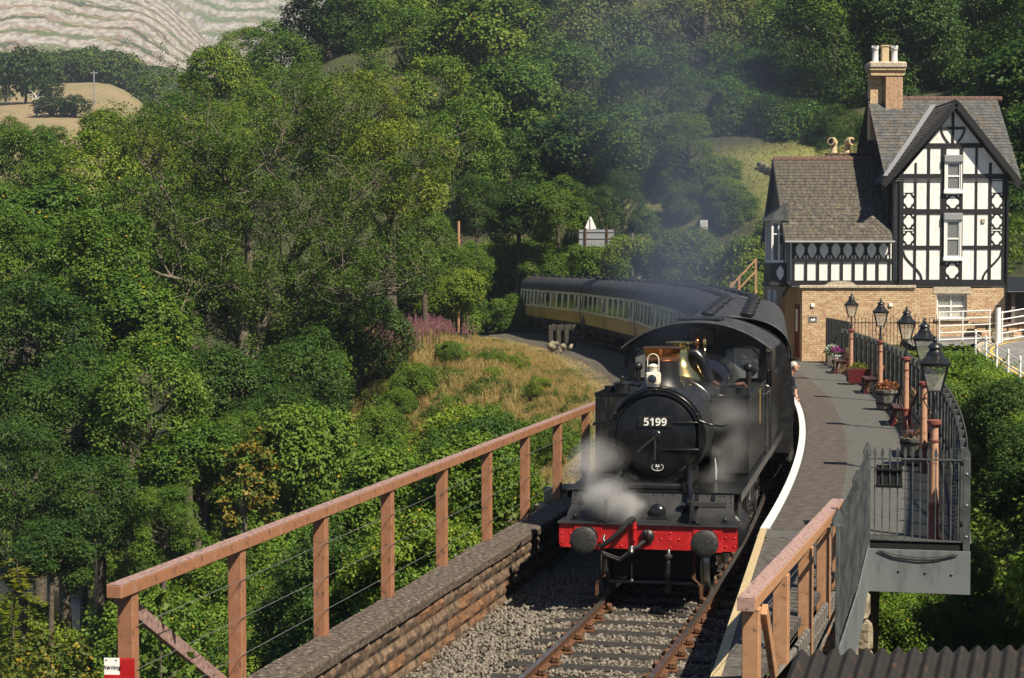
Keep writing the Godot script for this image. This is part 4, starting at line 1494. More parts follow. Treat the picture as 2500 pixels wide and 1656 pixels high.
	for sd in [-1.0, 1.0]:
		mb = MB.new()
		mb.beam(V(sd * 0.66, 0.82, -0.1), V(sd * 0.66, 0.36, -0.14), 0.05, 0.025, 0.004)
		mb.beam(V(sd * 0.66, 0.37, -0.14), V(sd * 0.76, 0.27, -0.15), 0.05, 0.025, 0.004)
		mb.beam(V(sd * 0.76, 0.28, -0.15), V(sd * 0.77, 0.07, -0.16), 0.05, 0.025, 0.004)
		part(e, "guard_iron", mb, M.rust)
	mb = MB.new()
	mb.cyl(V(-0.7, 0.48, -1.35), V(0.7, 0.48, -1.35), 0.075, 12)
	mb.cyl(V(-0.62, 0.25, -0.45), V(0.62, 0.25, -0.45), 0.03, 8)
	part(e, "axle", mb, M.dull_steel)
	for sd in [-1.0, 1.0]:
		wheel(e, "pony_wheel", sd * 0.752, 0.48, -1.35, 0.48, 10)
		for z in [-3.95, -6.1, -8.4]:
			wheel(e, "driving_wheel", sd * 0.752, 0.864, z, 0.864, 20)
		wheel(e, "trailing_wheel", sd * 0.752, 0.56, -10.6, 0.56, 10)
		mb = MB.new()
		mb.cyl(V(sd * 1.02, 0.92, -1.05), V(sd * 1.02, 0.92, -2.05), 0.31, 24)
		mb.box(at(sd * 0.98, 1.22, -1.55), Vector3(0.46, 0.5, 0.9), 0.1)
		mb.lathe([Vector2(0.001, 0.05), Vector2(0.2, 0.04), Vector2(0.29, 0.02), Vector2(0.31, 0.0)], Transform3D(Basis(Vector3.RIGHT, PI / 2), V(sd * 1.02, 0.92, -1.05)), 20)
		part(e, "cylinder", mb, M.matt_black)
		mb = MB.new()
		mb.cyl(V(sd * 1.02, 0.92, -2.0), V(sd * 1.02, 0.92, -3.0), 0.035, 10)
		mb.box(at(sd * 1.02, 0.92, -3.05), Vector3(0.14, 0.3, 0.25), 0.03)
		mb.beam(V(sd * 1.06, 0.9, -3.05), V(sd * 1.06, 0.62, -6.1), 0.05, 0.11, 0.01)
		mb.beam(V(sd * 0.97, 0.62, -3.95), V(sd * 0.97, 0.62, -8.4), 0.04, 0.11, 0.01)
		part(e, "motion_rods", mb, M.dull_steel)
		mb = MB.new()
		mb.bx(sd * 1.06 - 0.04, sd * 1.06 + 0.04, 1.0, 1.14, -3.4, -2.0, 0.01)
		mb.bx(sd * 1.1 - 0.1, sd * 1.1 + 0.1, 0.7, 1.5, -3.3, -3.2, 0.02)
		part(e, "slide_bar", mb, M.matt_black)
	# front apron curving up to the running plate
	var prof := [Vector2(0.03, 1.168), Vector2(-0.14, 1.175), Vector2(-0.28, 1.20), Vector2(-0.38, 1.26), Vector2(-0.47, 1.36), Vector2(-0.60, 1.565)]
	var rows := []
	for p in prof:
		var wd := 1.32 if p.y < 1.2 else 1.24 if p.y < 1.3 else 1.2
		rows.append(PackedVector3Array([V(-wd, p.y, p.x), V(wd, p.y, p.x)]))
	mb = MB.new()
	mb.grid(rows, -1.0)
	for q in range(prof.size() - 1):
		for sd in [-1.0, 1.0]:
			var a: Vector3 = rows[q][0 if sd < 0 else 1]
			var b: Vector3 = rows[q + 1][0 if sd < 0 else 1]
			mb.quad(a, b, V(b.x, 1.165, -0.6), V(a.x, 1.165, -0.6), V(sd, 0, 0))
	mb.bx(-1.325, 1.325, 1.148, 1.168, -0.02, 0.04, 0.004)
	var apron := part(e, "front_apron", mb, M.apron)
	mb = MB.new()
	var r2 := []
	for x in [-1.14, -1.0, -0.86, 0.02, 0.16, 0.3, 0.58, 0.64, 0.82, 1.0, 1.06, 1.16]:
		r2.append(V(x, 1.53, -0.575))
	for y in [1.5, 1.44, 1.38, 1.3]:
		for sd in [-1.0, 1.0]:
			r2.append(V(sd * 1.16, y, -0.56 + (1.5 - y) * 0.62))
	for r in r2:
		mb.ball(Transform3D(Basis().scaled(Vector3.ONE * 0.014), r), 7, 4)
	part(apron, "rivets", mb, M.black).set_meta("kind", "stuff")
	for sd in [-1.0, 1.0]:
		mb = MB.new()
		mb.box(Transform3D(Basis(Vector3.RIGHT, -0.56), V(sd * 0.88, 1.405, -0.49)), Vector3(0.42, 0.075, 0.012), 0.003)
		part(apron, "slot", mb, M.soot)
		mb = MB.new()
		mb.ball(Transform3D(Basis().scaled(Vector3.ONE * 0.035), V(sd * 1.1, 1.235, -0.2)), 10, 6)
		mb.bx(sd * 1.1 - 0.06, sd * 1.1 + 0.06, 1.18, 1.2, -0.24, -0.16)
		part(apron, "lamp_bracket", mb, M.matt_black)
		for hx in [0.66, 0.9]:
			mb = MB.new()
			mb.box(Transform3D(Basis(Vector3.RIGHT, -0.56), V(sd * hx, 1.505, -0.55)), Vector3(0.055, 0.1, 0.02), 0.005)
			part(apron, "hinge", mb, M.black)
	mb = MB.new()
	mb.ball(Transform3D(Basis().scaled(V(0.13, 0.13, 0.09)), V(0.1, 1.29, -0.38)), 20, 10)
	mb.bx(-0.06, 0.27, 1.17, 1.24, -0.44, -0.26, 0.03)
	part(apron, "valve_dome", mb, M.black)
	mb = MB.new()
	mb.cyl(V(0.42, 1.40, -0.42), V(0.70, 1.40, -0.42), 0.045, 10)
	for x in [0.46, 0.66]:
		mb.cyl(V(x, 1.38, -0.42), V(x, 1.26, -0.40), 0.018, 6)
	part(apron, "grab_tube", mb, M.matt_black)
	# running plate
	mb = MB.new()
	mb.bx(-1.31, 1.31, 1.552, 1.575, -11.5, -0.58, 0.004)
	for sd in [-1.0, 1.0]:
		mb.bx(sd * 1.29 - 0.012, sd * 1.29 + 0.012, 1.43, 1.552, -11.5, -0.62)
	part(e, "running_plate", mb, M.black)
	for sd in [-1.0, 1.0]:
		mb = MB.new()
		mb.tube([V(sd * 0.50, 1.90, -0.97), V(sd * 0.54, 1.72, -0.6), V(sd * 0.66, 1.2, -0.05)], 0.038, 10)
		mb.bx(sd * 0.66 - 0.1, sd * 0.66 + 0.1, 1.165, 1.19, -0.12, 0.0, 0.005)
		part(e, "front_stay", mb, M.black)
	# saddle, smokebox, door
	mb = MB.new()
	mb.bx(-0.52, 0.52, 1.575, 1.85, -2.2, -1.15, 0.05)
	mb.bx(-0.42, 0.42, 1.575, 1.66, -1.18, -0.8, 0.02)
	part(e, "saddle", mb, M.matt_black)
	var cy := 2.355
	var zt := Transform3D(Basis(Vector3.RIGHT, PI / 2), V(0, cy, 0))   # lathe axis towards the front
	mb = MB.new()
	mb.lathe([Vector2(0.735, -2.4), Vector2(0.735, -1.03)], zt, 48)
	var sb := part(e, "smokebox", mb, M.matt_black)
	mb = MB.new()
	mb.lathe([Vector2(0.735, -1.06), Vector2(0.745, -1.05), Vector2(0.745, -1.02), Vector2(0.735, -1.0), Vector2(0.64, -1.0), Vector2(0.62, -0.985), Vector2(0.60, -1.0)], zt, 48)
	part(e, "smokebox_ring", mb, M.black)
	mb = MB.new()
	for k in 30:
		var a := TAU * (k + 0.5) / 30
		mb.ball(Transform3D(Basis().scaled(Vector3.ONE * 0.014), V(cos(a) * 0.70, cy + sin(a) * 0.70, -1.0)), 7, 4)
	for k in 24:
		for z in [-1.12, -2.3]:
			var a := TAU * k / 40 - 0.3
			mb.ball(Transform3D(Basis().scaled(Vector3.ONE * 0.012), V(cos(a) * 0.736, cy + sin(a) * 0.736, z)), 6, 4)
	part(sb, "rivets", mb, M.black).set_meta("kind", "stuff")
	mb = MB.new()
	mb.lathe([Vector2(0.60, -1.0), Vector2(0.60, -0.97), Vector2(0.57, -0.955), Vector2(0.4, -0.915), Vector2(0.2, -0.885), Vector2(0.001, -0.878)], zt, 48)
	var door := part(e, "smokebox_door", mb, M.black)
	for q in [[0.215, 0.16], [-0.19, 0.10]]:
		mb = MB.new()
		mb.tube([V(q[1], cy + q[0], -0.895), V(0.35, cy + q[0], -0.905), V(0.56, cy + q[0], -0.945), V(0.66, cy + q[0], -0.985)], 0.022, 8)
		part(door, "hinge_strap", mb, M.black)
	mb = MB.new()
	mb.cyl(V(0.655, cy - 0.27, -0.975), V(0.655, cy + 0.29, -0.975), 0.028, 10)
	part(door, "hinge_post", mb, M.black)
	mb = MB.new()
	mb.lathe([Vector2(0.10, -0.885), Vector2(0.085, -0.87), Vector2(0.05, -0.865), Vector2(0.045, -0.82), Vector2(0.02, -0.81), Vector2(0.001, -0.81)], zt, 20)
	part(door, "dart_boss", mb, M.black)
	mb = MB.new()
	mb.tube([V(0, cy, -0.815), V(-0.12, cy - 0.1, -0.80), V(-0.26, cy - 0.22, -0.77)], [0.017, 0.014, 0.01], 8)
	mb.tube([V(0, cy, -0.83), V(0.005, cy - 0.17, -0.825), V(0.005, cy - 0.34, -0.82)], [0.017, 0.014, 0.012], 8)
	part(door, "dart_handles", mb, M.dull_steel)
	mb = MB.new()
	mb.box(at(0.0, cy + 0.225, -0.872), Vector3(0.50, 0.165, 0.014), 0.006)
	var plate := part(e, "number_plate", mb, M.matt_black)
	letters(plate, "number", "5199", 0.118, V(0.0, cy + 0.225, -0.861), M.white, true)
	mb = MB.new()
	mb.lathe([Vector2(0.001, 0.012), Vector2(1.0, 0.012), Vector2(1.0, 0.0)], Transform3D(Basis(Vector3.RIGHT, PI / 2).scaled_local(V(0.093, 1.0, 0.06)), V(0.03, cy - 0.455, -0.935)), 24)
	var shed := part(e, "shed_plate", mb, M.matt_black)
	mb = MB.new()
	var ov := []
	for k in 29:
		ov.append(V(0.03 + 0.088 * cos(TAU * k / 28), cy - 0.455 + 0.056 * sin(TAU * k / 28), -0.922))
	mb.tube(ov, 0.0035, 5)
	part(shed, "rim", mb, M.white)
	letters(shed, "shed_code", "84", 0.042, V(0.03, cy - 0.437, -0.921), M.white, true)
	letters(shed, "shed_letter", "J", 0.03, V(0.03, cy - 0.486, -0.921), M.white, true)
	mb = MB.new()
	mb.bx(-0.12, 0.14, 1.60, 1.625, -0.97, -0.86, 0.004)
	mb.bx(-0.12, -0.1, 1.60, 1.68, -0.98, -0.96)
	mb.bx(0.12, 0.14, 1.60, 1.68, -0.98, -0.96)
	part(e, "door_step", mb, M.matt_black)
	# curved hand rail over the door
	mb = MB.new()
	var hp := [V(-0.98, cy + 0.16, -1.35), V(-0.95, cy + 0.165, -0.98), V(-0.78, cy + 0.20, -0.955)]
	for i in 25:
		var a := lerpf(PI - 0.36, 0.36, i / 24.0)
		hp.append(V(cos(a) * 0.70, cy + sin(a) * 0.70, -0.95))
	hp.append(V(0.78, cy + 0.20, -0.955)); hp.append(V(0.99, cy + 0.165, -0.98)); hp.append(V(1.02, cy + 0.16, -1.35))
	mb.tube(hp, 0.017, 8)
	for a in [0.5, PI / 2, PI - 0.5]:
		mb.cyl(V(cos(a) * 0.70, cy + sin(a) * 0.70, -1.02), V(cos(a) * 0.70, cy + sin(a) * 0.70, -0.95), 0.015, 6)
		mb.ball(Transform3D(Basis().scaled(Vector3.ONE * 0.026), V(cos(a) * 0.70, cy + sin(a) * 0.70, -0.95)), 8, 6)
	part(e, "hand_rail", mb, M.black)
	# chimney
	mb = MB.new()
	mb.lathe([Vector2(0.40, 2.96), Vector2(0.33, 3.06), Vector2(0.285, 3.14), Vector2(0.262, 3.24), Vector2(0.262, 3.46)], at(0, 0, -1.72), 36)
	var chm := part(e, "chimney", mb, M.matt_black)
	mb = MB.new()
	mb.lathe([Vector2(0.262, 3.45), Vector2(0.272, 3.465), Vector2(0.266, 3.48), Vector2(0.268, 3.56), Vector2(0.28, 3.61), Vector2(0.298, 3.64), Vector2(0.298, 3.655), Vector2(0.27, 3.665), Vector2(0.23, 3.64), Vector2(0.21, 3.4)], at(0, 0, -1.72), 36)
	part(chm, "copper_cap", mb, M.copper)
	# boiler with bands
	mb = MB.new()
	mb.lathe([Vector2(0.79, -5.3), Vector2(0.72, -2.4)], zt, 48)
	var boiler := part(e, "boiler", mb, M.black)
	for z in [-2.44, -3.3, -4.6, -5.25]:
		var rr: float = 0.72 + (-2.4 - z) * 0.0241
		mb = MB.new()
		mb.lathe([Vector2(rr + 0.002, z - 0.035), Vector2(rr + 0.009, z - 0.03), Vector2(rr + 0.009, z + 0.03), Vector2(rr + 0.002, z + 0.035)], zt, 48)
		part(boiler, "boiler_band", mb, M.black)
	# belpaire firebox: a rounded box shape narrowing to the front
	rows = []
	for i in 9:
		var z := lerpf(-5.2, -6.95, i / 8.0)
		var k := 1.0 if i > 1 else 0.955 if i == 1 else 0.86
		var r := PackedVector3Array()
		for j in 33:
			var a := lerpf(-0.25, PI + 0.25, j / 32.0)
			var c := cos(a)
			var s := sin(a)
			var pw := 0.62
			r.append(V(signf(c) * pow(absf(c), pw) * 0.80 * k, cy + 0.1 + signf(s) * pow(absf(s), pw) * 0.86 * k, z))
		rows.append(r)
	mb = MB.new()
	mb.grid(rows, 1.0)
	var f0 := PackedVector2Array()
	for p in rows[0]: f0.append(Vector2(p.x, p.y))
	mb.prism(f0, -5.2, -5.201)
	part(e, "firebox", mb, M.black)
	# safety valve bonnet, top feed, whistles
	mb = MB.new()
	mb.lathe([Vector2(0.42, 3.02), Vector2(0.36, 3.13), Vector2(0.27, 3.22), Vector2(0.20, 3.34), Vector2(0.17, 3.48), Vector2(0.165, 3.56), Vector2(0.18, 3.60), Vector2(0.225, 3.625), Vector2(0.225, 3.64), Vector2(0.16, 3.645), Vector2(0.12, 3.60)], at(0, 0, -4.1), 36)
	part(e, "safety_valve_bonnet", mb, M.brass)
	for sd in [-1.0, 1.0]:
		mb = MB.new()
		mb.tube([V(sd * 0.12, 3.46, -4.12), V(sd * 0.26, 3.44, -4.12), V(sd * 0.36, 3.33, -4.12), V(sd * 0.44, 3.12, -4.12), V(sd * 0.52, 2.98, -4.12)], [0.05, 0.115, 0.12, 0.11, 0.06], 14)
		part(e, "top_feed_casing", mb, M.black)
		mb = MB.new()
		mb.tube([V(sd * 0.5, 3.02, -4.12), V(sd * 0.62, 2.93, -4.2), V(sd * 0.7, 2.89, -4.4), V(sd * 0.86, 2.90, -4.6), V(sd * 1.0, 2.92, -4.7), V(sd * 1.05, 2.86, -4.75)], 0.035, 10)
		part(e, "feed_pipe", mb, M.copper_pipe if sd > 0 else M.black)
	for q in [[0.02, 0.05], [0.16, 0.035]]:
		mb = MB.new()
		mb.lathe([Vector2(0.02, 3.2), Vector2(0.02, 3.38), Vector2(0.035, 3.39), Vector2(0.02, 3.42), Vector2(q[1], 3.45), Vector2(q[1], 3.56), Vector2(q[1] * 0.8, 3.575), Vector2(0.012, 3.58), Vector2(0.014, 3.61), Vector2(0.001, 3.62)], at(q[0] + 0.02, 0, -6.55), 14)
		part(e, "whistle", mb, M.copper if q[0] < 0.1 else M.brass)
	mb = MB.new()
	mb.box(Transform3D(Basis(Vector3.RIGHT, 0.3), V(0.1, 3.62, -6.8)), Vector3(0.42, 0.30, 0.012), 0.003)
	part(e, "whistle_shield", mb, M.matt_black)
	# side tanks
	for sd in [-1.0, 1.0]:
		var x0 := 0.62
		var x1 := 1.235
		mb = MB.new()
		mb.box(at(sd * (x0 + x1) * 0.5, (1.575 + 2.80) * 0.5, -4.95), Vector3(x1 - x0, 1.225, 3.95), 0.03)
		var tank := part(e, "side_tank", mb, M.tank)
		mb = MB.new()
		for y in [2.84]:
			mb.tube([V(sd * x0, y, -2.985), V(sd * x1, y, -2.985), V(sd * x1, y, -6.9)], 0.016, 8)
			mb.bx(sd * x0, sd * x1, 2.79, 2.84, -2.99, -2.98)
			mb.bx(sd * x1 - 0.005, sd * x1 + 0.005, 2.79, 2.84, -6.9, -2.98)
		part(tank, "top_beading", mb, M.black)
		mb = MB.new()
		for k in 10:
			mb.ball(Transform3D(Basis().scaled(Vector3.ONE * 0.009), V(sd * (x0 + 0.06 + k * 0.06), 2.745, -2.974)), 6, 4)
		for k in 7:
			for j in 16:
				mb.ball(Transform3D(Basis().scaled(Vector3.ONE * 0.011), V(sd * (x1 + 0.001), 1.65 + j * 0.074, -3.1 - k * 0.62)), 6, 4)
		part(tank, "rivets", mb, M.black).set_meta("kind", "stuff")
		mb = MB.new()
		mb.cyl(V(sd * 0.86, 2.80, -3.45), V(sd * 0.86, 2.97, -3.45), 0.13, 18)
		mb.lathe([Vector2(0.145, 2.97), Vector2(0.145, 2.99), Vector2(0.08, 3.01), Vector2(0.001, 3.015)], at(sd * 0.86, 0, -3.45), 18)
		mb.cyl(V(sd * 1.07, 2.80, -3.62), V(sd * 1.07, 2.93, -3.62), 0.11, 16)
		mb.bx(sd * 0.86 - 0.02, sd * 0.86 + 0.02, 2.97, 3.06, -3.6, -3.3, 0.006)
		mb.ball(Transform3D(Basis().scaled(Vector3.ONE * 0.035), V(sd * 0.86, 3.08, -3.42)), 8, 6)
		part(tank, "filler_lid", mb, M.matt_black)
		mb = MB.new()
		mb.cyl(V(sd * 0.98, 2.8, -6.3), V(sd * 0.98, 3.08, -6.3), 0.05, 10)
		mb.ball(Transform3D(Basis().scaled(Vector3.ONE * 0.085), V(sd * 0.98, 3.1, -6.3)), 12, 8)
		part(tank, "vent_pipe", mb, M.matt_black)
		mb = MB.new()
		mb.bx(sd * (x1 + 0.004) - 0.002, sd * (x1 + 0.004) + 0.002, 2.2, 2.8, -5.5, -5.47)
		part(tank, "lining", mb, M.yellow_paint)
		mb = MB.new()
		mb.tube([V(sd * (x1 + 0.03), 1.6, -7.05), V(sd * (x1 + 0.07), 1.64, -7.05), V(sd * (x1 + 0.07), 2.72, -7.05), V(sd * (x1 + 0.01), 2.74, -7.05)], 0.017, 8)
		mb.tube([V(sd * (x1 + 0.01), 2.68, -5.9), V(sd * (x1 + 0.07), 2.66, -5.95), V(sd * (x1 + 0.07), 2.66, -6.9)], 0.013, 7)
		part(e, "cab_hand_rail", mb, M.steel)
	# tank front step with tool
	mb = MB.new()
	mb.tube([V(0.80, 1.60, -2.05), V(0.79, 1.75, -2.15), V(0.77, 1.92, -2.2)], [0.012, 0.022, 0.01], 6)
	part(e, "fire_iron_bracket", mb, M.lead)
	# cab: front sheet in pieces round its two windows
	var zc := -6.95
	var roofy := func(x: float) -> float: return 3.86 - 0.24 * pow(absf(x) / 1.0, 2.3)
	var sheet := MB.new()
	var top := PackedVector2Array()
	for i in 21:
		var x := lerpf(-1.24, 1.24, i / 20.0)
		top.append(Vector2(x, roofy.call(x)))
	for i in 21:
		var x := lerpf(1.24, -1.24, i / 20.0)
		top.append(Vector2(x, minf(3.44, roofy.call(x) - 0.14)))
	sheet.prism(top, zc - 0.01, zc)
	sheet.prism(PackedVector2Array([Vector2(-0.5, 2.6), Vector2(0.5, 2.6), Vector2(0.5, 3.47), Vector2(-0.5, 3.47)]), zc - 0.0105, zc - 0.0005)
	for sd in [-1.0, 1.0]:
		sheet.prism(PackedVector2Array([Vector2(sd * 0.5, 2.6), Vector2(sd * 1.24, 2.6), Vector2(sd * 1.24, 2.86), Vector2(sd * 0.5, 2.86)]), zc - 0.0095, zc + 0.0005)
		sheet.prism(PackedVector2Array([Vector2(sd * 1.13, 2.8), Vector2(sd * 1.24, 2.8), Vector2(sd * 1.24, 3.46), Vector2(sd * 1.13, 3.46)]), zc - 0.0105, zc - 0.0004)
	var cab := part(e, "cab_front", sheet, M.black)
	for sd in [-1.0, 1.0]:
		mb = MB.new()
		mb.tube([V(sd * 0.51, 2.87, zc + 0.006), V(sd * 1.12, 2.87, zc + 0.006), V(sd * 1.12, 3.28, zc + 0.006), V(sd * 0.98, 3.42, zc + 0.006), V(sd * 0.51, 3.44, zc + 0.006), V(sd * 0.51, 2.87, zc + 0.006)], 0.014, 6)
		part(cab, "window_frame", mb, M.matt_black)
		mb = MB.new()
		mb.bx(sd * 0.52, sd * 1.11, 2.88, 3.40, zc - 0.006, zc - 0.004)
		part(cab, "window_glass", mb, M.pane)
	rows = []
	for z in [-6.72, -9.75]:
		var r := PackedVector3Array()
		for i in 27:
			var x := lerpf(-1.34, 1.34, i / 26.0)
			r.append(V(x, roofy.call(x) + 0.025, z))
		rows.append(r)
	mb = MB.new()
	mb.grid(rows, -1.0)
	var under := []
	for r in rows:
		var q := PackedVector3Array()
		for p in r: q.append(p - V(0, 0.03, 0))
		under.append(q)
	mb.grid(under, 1.0)
	var tb := []
	for p in rows[0]: tb.append(p + V(0, -0.012, 0))
	mb.tube(tb, 0.022, 6)
	var croof := part(e, "cab_roof", mb, M.roof_grey)
	mb = MB.new()
	mb.bx(-0.45, 0.35, 3.885, 3.925, -8.9, -7.6, 0.01)
	part(croof, "roof_vent", mb, M.matt_black)
	for sd in [-1.0, 1.0]:
		mb = MB.new()
		mb.bx(sd * 1.235, sd * 1.245, 1.575, 2.75, -7.7, -6.95)
		mb.bx(sd * 1.235, sd * 1.245, 2.75, 3.44, -7.12, -6.95)
		mb.bx(sd * 1.235, sd * 1.245, 1.575, 3.44, -9.6, -8.5)
		mb.bx(sd * 1.235, sd * 1.245, 3.30, 3.44, -8.5, -7.12)
		mb.bx(sd * 1.25, sd * 1.29, 2.75, 3.2, -7.35, -7.3, 0.01)
		part(e, "cab_side", mb, M.black)
		mb = MB.new()
		mb.tube([V(sd * 1.26, 3.3, -7.16), V(sd * 1.31, 3.28, -7.2), V(sd * 1.31, 3.02, -7.2), V(sd * 1.26, 3.0, -7.16)], 0.012, 6)
		mb.bx(sd * 1.25, sd * 1.32, 3.02, 3.34, -7.06, -7.04, 0.004)
		part(e, "cab_shutter", mb, M.matt_black)
	mb = MB.new()
	mb.bx(-1.2, 1.2, 1.6, 1.62, -9.5, -6.97)
	mb.bx(-0.6, 0.6, 1.62, 3.0, -7.5, -6.97)
	part(e, "cab_floor", mb, M.soot)
	mb = MB.new()
	mb.bx(-0.45, 0.45, 1.6, 3.5, -9.62, -9.6)
	for sd in [-1.0, 1.0]:
		mb.bx(sd * 0.45, sd * 1.23, 1.6, 2.85, -9.62, -9.6)
		mb.bx(sd * 1.13, sd * 1.23, 2.85, 3.45, -9.62, -9.6)
	part(e, "cab_rear", mb, M.matt_black)
	mb = MB.new()
	mb.bx(-1.24, 1.24, 1.575, 2.85, -11.5, -9.64, 0.04)
	part(e, "bunker", mb, M.black)
	mb = MB.new()
	for k in 40:
		mb.box(Transform3D(Basis.from_euler(V(k * 1.3, k * 2.1, k)), V(sin(k * 2.4) * 0.8, 2.82 + 0.12 * cos(k * 1.9), -10.5 + 0.7 * sin(k * 5.1))), Vector3(0.25, 0.2, 0.22), 0.05)
	part(e, "coal", mb, M.soot).set_meta("kind", "stuff")

	# head lamp standing on the smokebox
	var lt := e.transform * at(-0.06, 3.10, -1.08)
	var hl := thing("head_lamp", "white oil head lamp with hooped handle standing on the smokebox top", "lamp", "", lt)
	mb = MB.new()
	mb.bx(-0.1, 0.1, 0.02, 0.21, -0.1, 0.1, 0.015)
	mb.bx(-0.085, 0.085, 0.0, 0.02, -0.085, 0.085)
	mb.bx(0.09, 0.115, 0.05, 0.19, -0.03, 0.03, 0.006)
	part(hl, "body", mb, M.lamp_white)
	mb = MB.new()
	mb.lathe([Vector2(0.066, 0.21), Vector2(0.066, 0.29), Vector2(0.075, 0.30), Vector2(0.07, 0.315), Vector2(0.03, 0.335), Vector2(0.001, 0.34)], Transform3D(), 18)
	part(hl, "chimney_cowl", mb, M.lamp_white)
	mb = MB.new()
	mb.lathe([Vector2(0.075, 0.098), Vector2(0.075, 0.125), Vector2(0.066, 0.13)], Transform3D(Basis(Vector3.RIGHT, PI / 2), V(0, 0.115, 0)), 20)
	part(hl, "lens_ring", mb, M.lamp_white)
	mb = MB.new()
	mb.ball(Transform3D(Basis(Vector3.RIGHT, PI / 2).scaled_local(V(0.066, 0.03, 0.066)), V(0, 0.115, 0.112)), 20, 8)
	part(hl, "lens", mb, M.lens)
	mb = MB.new()
	var hh := [V(-0.085, 0.2, 0.0), V(-0.085, 0.38, 0.0)]
	for i in 9:
		var a := lerpf(PI, 0.0, i / 8.0)
		hh.append(V(cos(a) * 0.085, 0.40 + sin(a) * 0.085, 0.0))
	hh.append(V(0.085, 0.2, 0.0))
	mb.tube(hh, 0.009, 6)
	part(hl, "handle", mb, M.lamp_white)


# ---------------------------------------------------------------- coaches
func coach_profile(k: float) -> Array:
	# half section from the sole bar up the side to the roof's crown
	return [Vector2(1.33, 1.02), Vector2(1.37, 1.3), Vector2(1.385, 1.7), Vector2(1.375, 2.1), Vector2(1.345, 2.6), Vector2(1.31, 2.93)]

